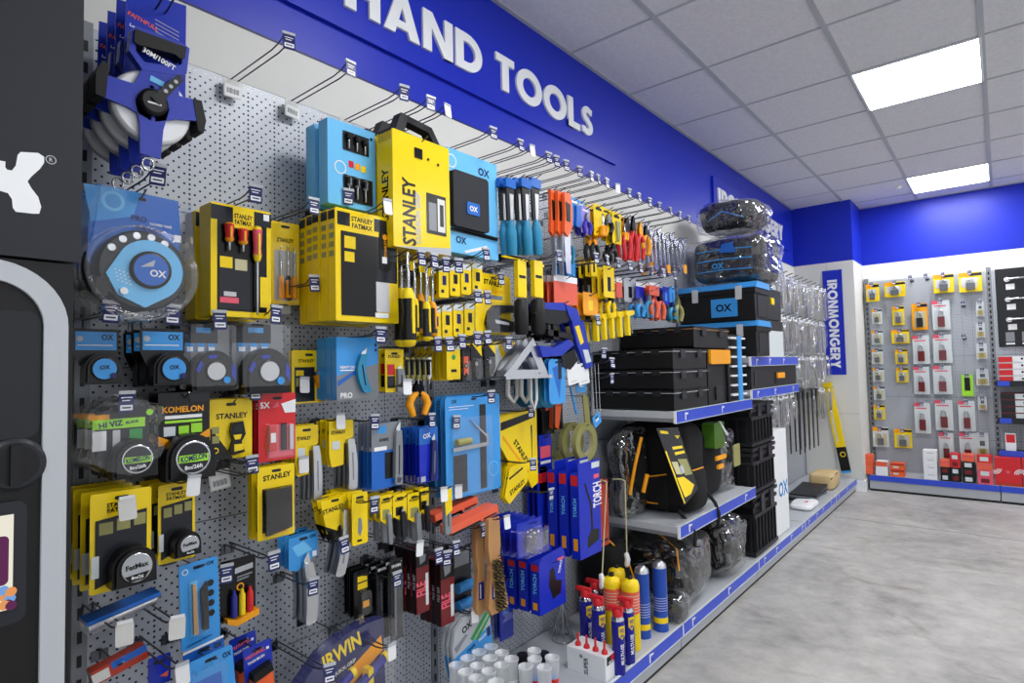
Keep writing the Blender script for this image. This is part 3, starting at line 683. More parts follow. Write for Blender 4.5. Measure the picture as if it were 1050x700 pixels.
# ---- OX screwdriver box, light blue
item('screwdriver_set', 'light blue boxed screwdriver set with two clear windows of black drivers', 'tool set', (336, 128, 385, 213), 0.22, 'oxlight',
     [('d', 0.25, 0.55, 0.12, 'white'), ('d', 0.25, 0.55, 0.10, 'oxlight'), ('r', 0.42, 0.44, 0.52, 0.52, 'red'), ('r', 0.55, 0.45, 0.65, 0.53, 'amber'), ('r', 0.68, 0.46, 0.78, 0.54, 'yellow'), ('d', 0.9, 0.10, 0.03, 'navy'), ('r', 0.30, 0.10, 0.85, 0.33, 'dark'), ('r', 0.30, 0.62, 0.92, 0.93, 'dark')],
     [driver(0.40, 0.31, 0.12, 0.10, 'black', 'black', False, 0.002), driver(0.57, 0.32, 0.13, 0.10, 'black', 'black', False, 0.002), driver(0.74, 0.33, 0.14, 0.10, 'black', 'black', False, 0.002),
      driver(0.40, 0.90, 0.64, 0.10, 'black', 'grey', False, 0.002), driver(0.57, 0.90, 0.64, 0.10, 'black', 'grey', False, 0.002), driver(0.74, 0.91, 0.65, 0.10, 'black', 'grey', False, 0.002)], th=0.042, n=2, pitch=0.060, body='box', hk=[(358, 203, 'navy')])
# ---- big yellow cases with black handles
def case_handle(m):
    k = M('dark', 0.55); W = m.W
    m.box(-W*0.50, -0.03, -0.062, W*0.46, 0.004, -0.006, k)
    A = [(-W*0.40, 0), (-W*0.28, 0.065), (W*0.26, 0.055), (W*0.44, 0)]; I = [(-W*0.24, 0.006), (-W*0.18, 0.044), (W*0.20, 0.036), (W*0.30, 0.006)]
    for i in range(3): m.prism([A[i], A[i+1], I[i+1], I[i]], -0.052, -0.018, k)
def cs_side(m):
    X = m.X; m.X = Matrix.Translation((0, -m.W/2-0.0006, 0)) @ Matrix.Rotation(-PI/2, 4, 'Z'); m.flat([(-0.0, 0)]*0, 0, G('black')) if False else None
    m.text('STANLEY', -0.034, -m.H*0.55, 0.030, 0, G('black'), PI/2, True, m.H*0.45); m.prism([(-0.065, -m.H*0.98), (-0.02, -m.H*0.98), (-0.02, -m.H*0.7), (-0.065, -m.H*0.55)], -0.001, 0.0004, M('black')) if False else None
    m.X = X
item('tool_case', 'large yellow cardboard case with black carry handle reading STANLEY', 'tool case', (403, 142, 461, 257), 0.30, 'yellow',
     [('t', 'STANLEY', 0.26, 0.68, 0.15, 'black', 90, 0.58), ('t', 'CUSHION GRIP', 0.41, 0.72, 0.06, 'lightgrey', 90, 0.45), ('r', 0.56, 0.47, 0.92, 0.83, 'dark'), ('r', 0.60, 0.55, 0.74, 0.80, 'grey'), ('r', 0.76, 0.50, 0.90, 0.80, 'offwhite'),
      ('r', 0.80, 0.55, 0.87, 0.75, 'charcoal'), ('r', 0.36, 0.10, 0.50, 0.19, 'black'), ('d', 0.60, 0.17, 0.02, 'black'), ('d', 0.78, 0.19, 0.02, 'black'), ('p', [(0.02, 1), (1, 0.93), (1, 1)], 'lightgrey')],
     [('carry_handle', case_handle)], th=0.070, n=3, pitch=0.085, body='box', side=[cs_side], jit=0.004)
# ---- OX case pack
item('tool_case', 'light blue card with a black OX zip case and blue screwdriver box below', 'tool case', (458, 160, 510, 262), 0.25, 'oxlight',
     [('r', 0.0, 0.80, 0.05, 1.0, 'navy'), ('d', 0.10, 0.12, 0.09, 'white'), ('d', 0.10, 0.12, 0.075, 'oxlight'), OXT(0.72, 0.13, 0.08, 'navy'), ('r', 0.06, 0.77, 0.98, 0.80, 'dark'), ('t', 'OX', 0.25, 0.87, 0.07, 'navy', 0, 0.25), ('p', [(0.3, 0.97), (0.75, 0.87), (0.76, 0.90), (0.34, 0.99)], 'white')],
     [('zip_case', lambda m: (m.prism(rr(m.U(0.04), m.Vv(0.76), m.U(0.72), m.Vv(0.22), 0.012), 0.0, 0.022, M('charcoal', 0.6)), m.prism(rr(m.U(0.28), m.Vv(0.62), m.U(0.52), m.Vv(0.50), 0.005), 0.022, 0.025, G('oxdeep')), m.text('OX', m.U(0.40), m.Vv(0.56), 0.018, 0.0255, G('white')), m.tube([(m.U(0.05), m.Vv(0.24), 0.01), (m.U(0.05), m.Vv(0.72), 0.01), (m.U(0.10), m.Vv(0.765), 0.01), (m.U(0.95), m.Vv(0.78), 0.01)], 0.003, M('black'), 6)))],
     th=0.05, body='box', hk=[(499, 262, 'navy')])
# ---- OX jab saws with blue handles
saws = [(515, 0.26), (522, 0.29), (531, 0.26), (538, 0.29), (548, 0.28)]
for k, (xx, xf) in enumerate(saws):
    item('folding_saw', 'black and blue OX hand saw below the top hooks, %s of five' % ['leftmost', 'second from the left', 'middle', 'second from the right', 'rightmost'][k], 'saw', (xx-4.5, 184, xx+5.5, 262), xf, None, (),
         [('holder', lambda m: (m.prism(rr(m.U(0), m.Vv(0.12), m.U(1), 0, 0.004), -0.004, 0.010, G('oxdeep')), m.prism([(m.U(0.1), m.Vv(0.12)), (m.U(0.9), m.Vv(0.12)), (m.U(0.8), m.Vv(0.55)), (m.U(0.2), m.Vv(0.55))], -0.002, 0.006, M('black', 0.4)))),
          ('blade', lambda m: m.prism([(m.U(0.35), m.Vv(0.20)), (m.U(0.75), m.Vv(0.20)), (m.U(0.70), m.Vv(0.52)), (m.U(0.42), m.Vv(0.56))], 0.006, 0.009, MT('silver'))),
          ('handle', lambda m: m.tube([(0, m.Vv(0.55), 0.006), (m.U(0.45), m.Vv(0.70), 0.008), (m.U(0.5), m.Vv(0.85), 0.008), (m.U(0.6), m.Vv(0.99), 0.006)], [m.W*0.2, m.W*0.36, m.W*0.34, m.W*0.3], M('teal', 0.35), 8))], n=1, group='OX saws in a row')

# ---- row 2: OX blister tape
def oxblister(m):
    c = (m.U(0.5), m.Vv(0.66)); A = [(-m.W*0.42, -0.004), (m.W*0.42, -0.004), (m.W*0.46, m.Vv(0.36))]+[(c[0]+m.W*0.53*math.cos(t), c[1]+m.H*0.40*math.sin(t)) for t in [math.radians(25-k*(230/22)) for k in range(23)]]+[(-m.W*0.46, m.Vv(0.36))]
    B = [(c[0]+(x-c[0])*0.94, c[1]+(y-c[1])*0.94) for x, y in A]; n = len(A)
    m.add([(x, y, -0.02) for x, y in A]+[(x, y, 0.050) for x, y in B], [tuple(range(n, 2*n))]+[(i, (i+1) % n, n+(i+1) % n, n+i) for i in range(n)], CLEAR)
    for rr_, wz in ((0.50, 0.02), (0.47, 0.052)): m.tube([(c[0]+m.W*rr_*math.cos(2*PI*k/36), c[1]+m.H*0.37*rr_/0.5*math.sin(2*PI*k/36), wz) for k in range(37)], 0.0028, CLEAR, 6, False)
def oxclosed(m):
    c = (m.U(0.52), m.Vv(0.64)); R = m.W*0.40
    m.lathe([(R, 0.0), (R, 0.026), (R*0.94, 0.032)], c, 'w', M('charcoal', 0.35), 40)
    for k in range(5): a = math.radians(60+22*k); m.lathe([(0.008, 0.032), (0.007, 0.034)], (c[0]+R*0.85*math.cos(a), c[1]+R*0.85*math.sin(a)), 'w', MT('silver', 0.3), 10)
def oxclosed2(m):
    c = (m.U(0.56), m.Vv(0.64)); R = m.W*0.30
    pts = [(c[0]+R*math.cos(t), c[1]+R*math.sin(t)) for t in [math.radians(-55+k*10) for k in range(21)]]+[(c[0]-R*1.25, c[1]-R*0.25), (c[0]-R*0.9, c[1]-R*0.9), (c[0]-R*0.1, c[1]-R*1.25)]
    m.prism(pts, 0.030, 0.040, M('oxlight', 0.35)); m.lathe([(R*0.62, 0.040), (R*0.62, 0.045), (R*0.52, 0.046)], c, 'w', M('black', 0.3), 30); m.flat(circ(c[0], c[1], R*0.52), 0.0465, G('oxdeep'))
    m.text('OX', c[0]+R*0.2, c[1]-R*0.1, R*0.24, 0.047, G('white'), 0, True); m.flat([(c[0]-R*0.35, c[1]+R*0.05), (c[0]+R*0.1, c[1]+R*0.35), (c[0]+R*0.05, c[1]+R*0.12)], 0.047, G('lightgrey'))
    for i in range(4):
        for j in range(4): m.flat(circ(c[0]-R*1.0+i*0.007+j*0.002, c[1]-R*0.1-j*0.007-i*0.002, 0.0016, 6), 0.0405, G('white'))
    m.lathe([(0.007, 0.03), (0.007, 0.046)], (c[0]-R*0.75, c[1]-R*0.78), 'w', MT('silver', 0.3), 12); m.box(c[0]-R*1.5, c[1]-R*0.95, 0.018, c[0]-R*1.15, c[1]-R*0.4, 0.04, M('black'))
item('long_tape_measure', 'big OX long tape measure in a bulging clear blister on blue card', 'tape measure', (82, 197, 197, 325), 0.24, G('oxdeep'),
     [('p', [(0.02, 0.02), (0.5, 0.0), (0.45, 0.2), (0.1, 0.3)], 'oxblue'), ('d', 0.27, 0.11, 0.10, 'oxlight'), ('d', 0.27, 0.11, 0.07, 'oxblue'), ('t', 'PRO', 0.50, 0.21, 0.045, 'navy'), ('t', 'CLOSED TAPE', 0.70, 0.235, 0.02, 'white'), ('t', '30M/100FT', 0.60, 0.285, 0.035, 'navy', -6), ('r', 0.83, 0.29, 0.90, 0.35, 'white')],
     [('tape_case', oxclosed), ('printed_cover', oxclosed2), ('blister', oxblister)], n=2, pitch=0.085, shape=[(0.12, 0), (0.86, 0.0), (0.90, 0.3), (0.86, 0.62), (0.6, 0.8), (0.3, 0.8), (0.08, 0.6), (0.08, 0.3)], rx=-2)
# ---- Stanley insulated screwdriver set
item('screwdriver_set', 'yellow boxed set of red insulated screwdrivers with black window panel', 'tool set', (216, 212, 278, 325), 0.22, 'yellow',
     [('r', 0.10, 0.10, 0.92, 0.95, 'black'), ('r', 0.0, 0.02, 1, 0.15, 'charcoal'), ('r', 0.35, 0.02, 0.70, 0.20, 'yellow'), ('t', 'STANLEY', 0.52, 0.09, 0.045, 'black', 0, 0.30), ('t', 'FATMAX', 0.52, 0.145, 0.045, 'black', 0, 0.28), ('r', 0.12, 0.48, 0.62, 0.93, 'charcoal'),
      ('r', 0.14, 0.47, 0.34, 0.57, 'yellow'), ('r', 0.38, 0.48, 0.58, 0.58, 'sand'), ('r', 0.14, 0.83, 0.44, 0.88, 'pink'), ('r', 0.20, 0.78, 0.40, 0.82, 'silver'), ('r', 0.80, 0.62, 0.97, 0.90, 'yellow'), ('r', 0.86, 0.03, 0.96, 0.09, 'white')],
     [driver(0.26, 0.17, 0.42, 0.15, 'red', 'amber', True, 0.004, 0.7), driver(0.48, 0.20, 0.42, 0.16, 'red', 'amber', True, 0.004, 0.7), driver(0.72, 0.16, 0.98, 0.15, 'pink', 'yellow', True, 0.010, 0.40)],
     th=0.060, n=2, pitch=0.088, body='box', hk=[(262, 201, 'navy')])
# ---- Stanley small driver cards
item('screwdriver_pack', 'small yellow STANLEY hang card with bagged amber handled screwdrivers', 'screwdriver', (279, 228, 306, 312), 0.10, 'yellow',
     [STN(0.5, 0.22, 0.05, 0, 0.6), ('r', 0.1, 0.35, 0.9, 0.95, 'lightgrey')], [driver(0.30, 0.95, 0.30, 0.22, 'amber', 'amber', True, 0.003, 0.45), driver(0.55, 0.96, 0.28, 0.22, 'amber', 'black', True, 0.003, 0.45), driver(0.78, 0.94, 0.30, 0.20, 'amber', 'amber', True, 0.003, 0.45), window(0.05, 0.25, 0.98, 1.0, 0.018)], n=3, pitch=0.022, hk=[(322, 213, 'navy')], rz=-6)
hook_px(322, 292, at(300, 318, 0.1).y, 0.10, 'navy', 'the yellow boxed chisel sets')
item('folding_ruler_pack', 'pale carded pack hanging low behind the yellow boxes beside the amber drivers', 'tool pack', (283, 300, 298, 322), 0.08, 'lightgrey', [('r', 0.2, 0.3, 0.8, 0.6, 'dark')])
# ---- Stanley black and yellow chisel boxes x5
def chside(m):
    X = m.X; m.X = Matrix.Translation((0, -m.W/2-0.0006, 0)) @ Matrix.Rotation(-PI/2, 4, 'Z')
    m.flat([(-0.031, -m.H*0.02), (-0.002, -m.H*0.02), (-0.002, -m.H*0.10), (-0.031, -m.H*0.10)], 0, G('charcoal'))
    for k in range(4): m.flat([(-0.028, -m.H*(0.14+k*0.08)), (-0.006, -m.H*(0.14+k*0.08)), (-0.006, -m.H*(0.19+k*0.08)), (-0.028, -m.H*(0.19+k*0.08))], 0, G('olive'))
    m.X = X
item('chisel_set', 'deep yellow box with black front panel reading STANLEY and a small black handle', 'tool set', (344, 219, 408, 330), 0.27, 'yellow',
     [('r', 0.03, 0.03, 1.0, 0.15, 'charcoal'), ('r', 0.22, 0.02, 0.60, 0.17, 'yellow'), ('t', 'STANLEY', 0.41, 0.075, 0.045, 'black', 0, 0.34), ('t', 'FATMAX', 0.41, 0.135, 0.045, 'black', 0, 0.32), ('r', 0.08, 0.20, 0.64, 0.95, 'black'), ('r', 0.64, 0.20, 0.98, 0.62, 'charcoal'), ('r', 0.13, 0.24, 0.30, 0.35, 'yellow'), ('r', 0.13, 0.38, 0.28, 0.47, 'yellow'),
      ('r', 0.62, 0.62, 0.84, 0.90, 'silver'), ('r', 0.84, 0.62, 0.98, 0.92, 'yellow'), ('r', 0.60, 0.91, 0.82, 0.955, 'white'), ('r', 0.92, 0.04, 0.99, 0.09, 'white')],
     [('chisel_handle', lambda m: (m.prism(rr(m.U(0.68), m.Vv(0.50), m.U(0.86), m.Vv(0.14), 0.008), -0.001, 0.0030, M('black', 0.35)), m.flat(circ(m.U(0.77), m.Vv(0.19), m.W*0.04), 0.0034, M('amber')), m.box(m.U(0.72), m.Vv(0.44), 0.002, m.U(0.80), m.Vv(0.38), 0.0034, M('white')), m.text('STANLEY', m.U(0.775), m.Vv(0.30), 0.009, 0.0034, M('amber'), PI/2)))], th=0.033, n=5, pitch=0.036, body='box', side=[chside], hk=[(396, 214, 'white')])
# ---- row 3: OX black tapes
for k, (L, R, n) in enumerate([(74, 122, 1), (143, 190, 3)]):
    item('pocket_tape_measure', 'black OX pocket tape with blue disc under a black and blue card, %s one' % ['left', 'right'][k], 'tape measure', (L, 337, R, 398), 0.20 if k else 0.17, 'black',
         [('r', 0.06, 0.05, 0.94, 0.36, 'oxblue'), OXT(0.74, 0.14, 0.10, 'black', 0.26), ('d', 0.15, 0.17, 0.07, 'lightgrey'), ('r', 0.1, 0.27, 0.85, 0.285, 'white')],
         [tape_body(0.60 if k else 0.56, 0.68, 0.40, 'black', 'oxblue', 'dark', 'OX', 'black', 0.035, False, 'navy')], n=n, pitch=0.045, hk=[((115, 322), (176, 325))[k]], shape=[(0.0, 0.04), (0.04, 0), (0.96, 0), (1, 0.04), (0.98, 0.40), (0.85, 0.62), (0.15, 0.62), (0.02, 0.4)])
for k, (L, R) in enumerate([(185, 235), (238, 290)]):
    item('blister_tape_measure', 'black and blue OX tape in clear blister on grey card, %s of the pair' % ['left', 'right'][k], 'tape measure', (L, 332, R, 398), 0.17, 'grey',
         [('r', 0.0, 0.0, 0.75, 0.30, 'charcoal'), ('r', 0.3, 0.06, 0.6, 0.14, 'oxblue'), ('r', 0.10, 0.30, 0.26, 0.44, 'oxblue'), ('r', 0.32, 0.30, 0.48, 0.44, 'oxblue'), ('r', 0.54, 0.30, 0.70, 0.44, 'oxblue'), ('r', 0.12, 0.36, 0.24, 0.43, 'white'), ('r', 0.34, 0.36, 0.46, 0.43, 'white'), ('r', 0.56, 0.36, 0.68, 0.43, 'white')],
         [tape_body(0.56, 0.74, 0.44, 'black', 'silver', 'dark', None, 'navy', 0.040, False, 'oxblue', None, 0.42), ('blue_grips', lambda m: [m.pp(q, 0.03, 0.0415, M('faith', 0.35)) for q in ([(0.16, 0.72), (0.24, 0.58), (0.30, 0.62), (0.22, 0.76)], [(0.40, 0.50), (0.58, 0.49), (0.56, 0.54), (0.42, 0.55)], [(0.90, 0.60), (0.98, 0.72), (0.96, 0.90), (0.88, 0.80)])]), window(0.0, 0.0, 1, 0.99, 0.045, None)], n=2, pitch=0.055, hk=[((225, 330), (284, 324))[k]])
# ---- Stanley folding knife card, OX PRO boxes
item('folding_knife_card', 'yellow STANLEY card with yellow folding pocket knife and two blades', 'knife', (299, 359, 334, 413), 0.12, 'yellow',
     [('t', 'STANLEY', 0.42, 0.20, 0.06, 'black', 0, 0.5), ('r', 0.08, 0.32, 0.66, 0.97, 'charcoal'), ('r', 0.12, 0.38, 0.34, 0.48, 'yellow'), ('r', 0.12, 0.52, 0.36, 0.68, 'olive')],
     [knife(0.66, 0.42, 0.90, 0.96, 0.26, 'amber', False, 0.014, 'yellow', 0.3)], hk=[(313, 396, 'white')], n=2, pitch=0.014)
item('utility_knife_box', 'tall blue and grey OX PRO box with heavy duty folding knife', 'knife', (345, 346, 388, 409), 0.22, 'oxblue',
     [('p', [(0, 0.62), (1, 0.42), (1, 1), (0, 1)], 'grey'), ('t', 'PRO', 0.22, 0.93, 0.09, 'white', 0, 0.3), ('t', 'HEAVY DUTY', 0.30, 0.48, 0.045, 'white', 0, 0.45), ('r', 0.08, 0.52, 0.4, 0.54, 'white'), ('p', [(0.02, 0.7), (0.5, 0.5), (0.5, 0.56), (0.02, 0.78)], 'oxdeep'), ('d', 0.93, 0.12, 0.03, 'navy'), ('d', 0.93, 0.2, 0.03, 'navy')],
     [knife(0.62, 0.20, 0.66, 0.88, 0.20, 'teal', False, 0.014, 'black', -0.8)], th=0.022, n=4, pitch=0.026, body='box', hk=[(391, 345, 'navy')])
item('knife_card', 'yellow STANLEY card holding a small dark knife, left of the black precision drivers', 'knife', (395, 358, 414, 402), 0.22, 'yellow', [STN(0.5, 0.17, 0.07), ('r', 0.1, 0.35, 0.5, 0.6, 'red'), ('r', 0.1, 0.62, 0.5, 0.9, 'charcoal')], [knife(0.66, 0.4, 0.7, 0.98, 0.4, 'grey', False, 0.012)], n=3, pitch=0.03, hk=[(418, 398, 'white')])
# ---- ratchet drivers
for k, (xx, y0, y1, xf) in enumerate([(413, 287, 356, 0.30), (406, 290, 356, 0.22)]):
    item('ratchet_screwdriver', 'chunky black and yellow STANLEY ratchet screwdriver hanging shaft up, %s' % ['front one', 'back one'][k], 'screwdriver', (xx-6, 282-22, xx+7, 356), xf, None, (), [driver(0.5, 1.0, 0.0, 0.95, 'black', 'yellow', True, 0.004, 0.62)], group='black and yellow ratchet drivers')
for k, (xx, xf, top, bot) in enumerate([(422, 0.30, 268, 345), (428, 0.26, 262, 342), (434, 0.32, 270, 350), (440, 0.28, 274, 346), (436, 0.2, 268, 340)]):
    item('slim_screwdriver', 'slim black and amber screwdriver in the cluster above the precision sets, number %d along' % (k+1), 'screwdriver', (xx-3.5, top, xx+4, bot), xf, None, (), [driver(0.5, 1.0, 0.0, 0.95, 'charcoal', 'amber' if k % 2 else 'yellow', True, 0.003, 0.5), ('tag_card', lambda m: m.prism(rr(m.U(0), m.Vv(0.12), m.U(1), m.Vv(0), 0.002), -0.002, 0, G('yellow')))], group='slim screwdrivers in a cluster')
for k, (tx, ty) in enumerate([(435, 264), (448, 267), (460, 271), (473, 272)]):
    p_ = at(tx, ty, 0.36); hook(p_.y, p_.z, 0.35, 'navy', 'slim screwdrivers and knife blade packs, %s ticket of four' % ['first', 'second', 'third', 'fourth'][k])
# ---- yellow blade packs, two rows
for row, (L0, T0, B0, xf, nm) in enumerate([(450, 277, 303, 0.25, 'upper'), (450, 318, 346, 0.25, 'lower')]):
    for k in range(4):
        L = L0+k*11.5-(8 if row else 0); T = T0-k*1.0+(0.0); B = B0-k*1.5
        item('blade_pack', 'small yellow blade pack with frosted top in the %s row, %s' % (nm, ['leftmost', 'second from the left', 'third from the left', 'rightmost'][k]), 'blade pack', (L, T-4, L+10, B+2), xf, 'yellow', [('r', 0, 0, 1, 0.18, 'lens'), ('r', 0.35, 0.30, 0.75, 0.60, 'black' if k % 2 else 'navy'), ('r', 0.2, 0.75, 0.5, 0.85, 'charcoal')], th=0.012, n=4, pitch=0.030, body='box', group='%s row of yellow blade packs' % nm)
for k, (tx, ty) in enumerate([(490, 304), (500, 305), (449, 353), (461, 353), (474, 350), (490, 347), (500, 346), (522, 352)]):
    p_ = at(tx, ty, 0.31); hook(p_.y, p_.z, 0.30, 'navy', 'blade packs and card packs, ticket number %d counted along the two middle rows' % (k+1))
# ---- staple gun card
item('staple_gun_card', 'round topped yellow STANLEY card with dark staple gun', 'staple gun', (487, 281, 524, 343), 0.21, 'yellow', [STN(0.5, 0.15, 0.085, -4, 0.68), ('t', 'HEAVY DUTY', 0.50, 0.29, 0.06, 'amber', 0, 0.6), ('r', 0.15, 0.35, 0.75, 0.42, 'grey')],
     [('staple_gun', lambda m: (m.pp([(0.30, 0.62), (0.45, 0.52), (0.95, 0.50), (0.98, 0.62), (0.60, 0.64), (0.52, 0.72), (0.95, 0.78), (0.95, 0.95), (0.30, 0.97), (0.22, 0.80)], 0.001, 0.022, M('charcoal', 0.35)), m.pp([(0.40, 0.76), (0.80, 0.80), (0.80, 0.84), (0.42, 0.82)], 0.022, 0.023, M('silver')))), window(0.12, 0.46, 1, 1.0, 0.028)], rad=0.022, hk=[(513, 287, 'navy')])
# ---- two yellow/black chisels
for k, (xx, xf) in enumerate([(531, 0.26), (548, 0.26)]):
    item('bolster_chisel', 'yellow sheathed tool with black cylindrical grip, %s of the pair right of the staple gun' % ['left', 'right'][k], 'chisel', (xx-5, 268, xx+6, 343), xf, None, (),
         [('grip', lambda m: m.lathe([(m.W*0.28, m.Vv(0.52)), (m.W*0.42, m.Vv(0.56)), (m.W*0.42, m.Vv(0.95)), (m.W*0.34, m.Vv(1))], (0, 0.012), 'v', M('black', 0.5), 14)), ('sheath', lambda m: (m.prism(rr(m.U(0.1), m.Vv(0.50), m.U(0.9), m.Vv(0.0), 0.004), 0.002, 0.02, G('yellow')), m.flat([(m.U(0.2), m.Vv(0.2)), (m.U(0.8), m.Vv(0.2)), (m.U(0.8), m.Vv(0.24)), (m.U(0.2), m.Vv(0.24))], 0.0206, G('dark'))))], group='black gripped yellow chisels')
item('bolt_cutter', 'black and yellow card lying flat on a hook above the yellow chisels', 'cutter', (514, 264, 558, 272), 0.24, 'black', [('r', 0, 0.2, 0.6, 0.45, 'yellow'), ('r', 0.62, 0.4, 1, 0.7, 'yellow')], th=0.02, hole=False)
# ---- precision drivers
for k in range(5):
    xx = 416+k*5.5
    item('precision_screwdriver', 'black precision screwdriver with pale cap under the middle hooks, %s of five' % ['leftmost', 'second', 'middle', 'fourth', 'rightmost'][k], 'screwdriver', (xx-2.2, 366, xx+2.4, 394), 0.22, None, (), [driver(0.5, 0.0, 1.0, 0.9, 'black', 'olive' if k < 4 else 'white', True, 0.002, 0.8)], group='row of black precision screwdrivers')
item('plier_pair', 'amber and black handled pliers hanging below the precision screwdrivers', 'pliers', (416, 393, 438, 426), 0.20, None, (), [plier(0.5, -0.1, 1.0, 1.0, 'amber', 'dark', 0.014)])
# ---- yellow box, black cards
item('blade_dispenser', 'wide yellow blade box with clear top below the ticketed hooks', 'blade pack', (458, 354, 472, 389), 0.22, 'yellow', [('r', 0, 0, 1, 0.12, 'lens'), ('d', 0.5, 0.35, 0.14, 'green'), ('r', 0.3, 0.7, 0.7, 0.78, 'black')], th=0.020, n=5, pitch=0.034, body='box')
for k, (L, T) in enumerate([(474, 354), (483, 352), (497, 350)]):
    item('bit_card', 'narrow black card with yellow flash and black bit holder, %s of three' % ['left', 'middle', 'right'][k], 'bit set', (L, T, L+(8 if k == 0 else 11), T+38), 0.21, 'charcoal', [('p', [(0.1, 0), (1, 0), (1, 0.35)], 'yellow') if k else ('r', 0.2, 0.3, 0.8, 0.8, 'coral'), ('d', 0.5, 0.55, 0.25, 'black'), ('d', 0.5, 0.55, 0.15, 'grey'), ('d', 0.5, 0.8, 0.2, 'black')], [window(0.1, 0.38, 0.95, 0.98, 0.012)], n=3, pitch=0.03, group='narrow black cards')
# ---- speed squares: pale metal triangles
def tri(m):
    A = [(m.U(0.0), m.Vv(1)), (m.U(1), m.Vv(1)), (m.U(0.66), m.Vv(0.0))]; c = (sum(p[0] for p in A)/3, sum(p[1] for p in A)/3); I = [(c[0]+(x-c[0])*0.48, c[1]+(y-c[1])*0.48) for x, y in A]
    for i in range(3): m.prism([A[i], A[(i+1) % 3], I[(i+1) % 3], I[i]], 0, 0.004, MT('silver', 0.35))
    m.box(m.U(0.0), m.Vv(1.05), -0.01, m.U(1), m.Vv(0.97), 0.02, MT('silver', 0.35))
item('speed_square', 'cast metal speed square hanging by its corner beside the blue clamps', 'square', (517, 346, 559, 386), 0.26, None, (), [('square_frame', tri)], n=3, pitch=0.035, rz=-6)
item('square_card', 'clear pack with yellow V shaped card of a speed square', 'square', (505, 350, 533, 386), 0.18, 'lens', [('p', [(0.1, 0), (0.5, 0.75), (0.95, 0)], 'yellow'), ('p', [(0.3, 0.05), (0.5, 0.4), (0.7, 0.05)], 'lightgrey')], [window(0, 0, 1, 1, 0.012)], n=2, pitch=0.03)
# ---- row 4 left: hi-viz blister
star = [(0.10, 0.15), (0.22, 0.10), (0.30, 0.02), (0.50, 0.0), (0.72, 0.02), (0.80, 0.10), (0.97, 0.12), (1.0, 0.28), (0.90, 0.36), (0.90, 0.55), (1.0, 0.68), (0.92, 0.80), (0.75, 0.85), (0.5, 1.0), (0.2, 0.92), (0.02, 0.80), (0.05, 0.66), (0.12, 0.55), (0.10, 0.36), (0.02, 0.28)]
def starbl(m):
    A = [(m.U(a), m.Vv(b_)) for a, b_ in star][::-1]; B = [(x*0.93, -m.H*0.5+(y+m.H*0.5)*0.93) for x, y in A]; n = len(A)
    m.add([(x, y, 0.0) for x, y in A]+[(x, y, 0.048) for x, y in B], [tuple(range(n, 2*n))]+[(i, (i+1) % n, n+(i+1) % n, n+i) for i in range(n)], CLEAR)
    m.tube([(x, y, 0.002) for x, y in A+A[:1]], 0.0022, CLEAR, 6, False)
item('hi_viz_tape', 'star shaped clear blister reading HI VIZ with black and lime tape measure', 'tape measure', (86, 406, 163, 488), 0.20, 'charcoal',
     [('r', 0.05, 0.22, 0.32, 0.28, 'amber'), ('r', 0.10, 0.28, 0.80, 0.40, 'lime'), ('t', 'HI VIZ', 0.34, 0.345, 0.07, 'navy', 6, 0.34), ('t', 'BLADE', 0.62, 0.33, 0.035, 'navy', 6, 0.2), ('r', 0.10, 0.42, 0.28, 0.66, 'white'), ('r', 0.36, 0.42, 0.46, 0.66, 'silver'), ('r', 0.58, 0.42, 0.76, 0.56, 'green'), ('d', 0.86, 0.22, 0.05, 'lime')],
     [tape_body(0.60, 0.78, 0.30, 'black', 'charcoal', 'chrome', 'KOMELON', 'navy', 0.040, False, None, 'lime'), ('blister', starbl)], n=3, pitch=0.050, hk=[(130, 414, 'navy')], shape=[(0.14, 0.15), (0.86, 0.13), (0.86, 0.72), (0.14, 0.80)], hole=False)
item('hi_viz_tape', 'black and orange KOMELON card with large black tape and lime label', 'tape measure', (162, 402, 215, 488), 0.19, 'black',
     [('t', 'KOMELON', 0.47, 0.20, 0.075, 'amber', 0, 0.80), ('r', 0.12, 0.27, 0.84, 0.31, 'white'), ('r', 0.12, 0.33, 0.84, 0.36, 'lime'), ('r', 0.10, 0.40, 0.32, 0.51, 'lens'), ('r', 0.38, 0.40, 0.58, 0.50, 'lime'), ('r', 0.62, 0.38, 0.84, 0.49, 'lime'), ('p', [(0, 0.5), (0.3, 0.58), (0.7, 0.55), (1, 0.45), (1, 0.56), (0, 0.62)], 'amber'), ('p', [(0.55, 0.02), (1, 0), (1, 0.12), (0.6, 0.12)], 'charcoal')],
     [tape_body(0.50, 0.76, 0.47, 'black', 'charcoal', 'chrome', 'KOMELON', 'navy', 0.045, False, None, 'lime')], n=2, pitch=0.06)
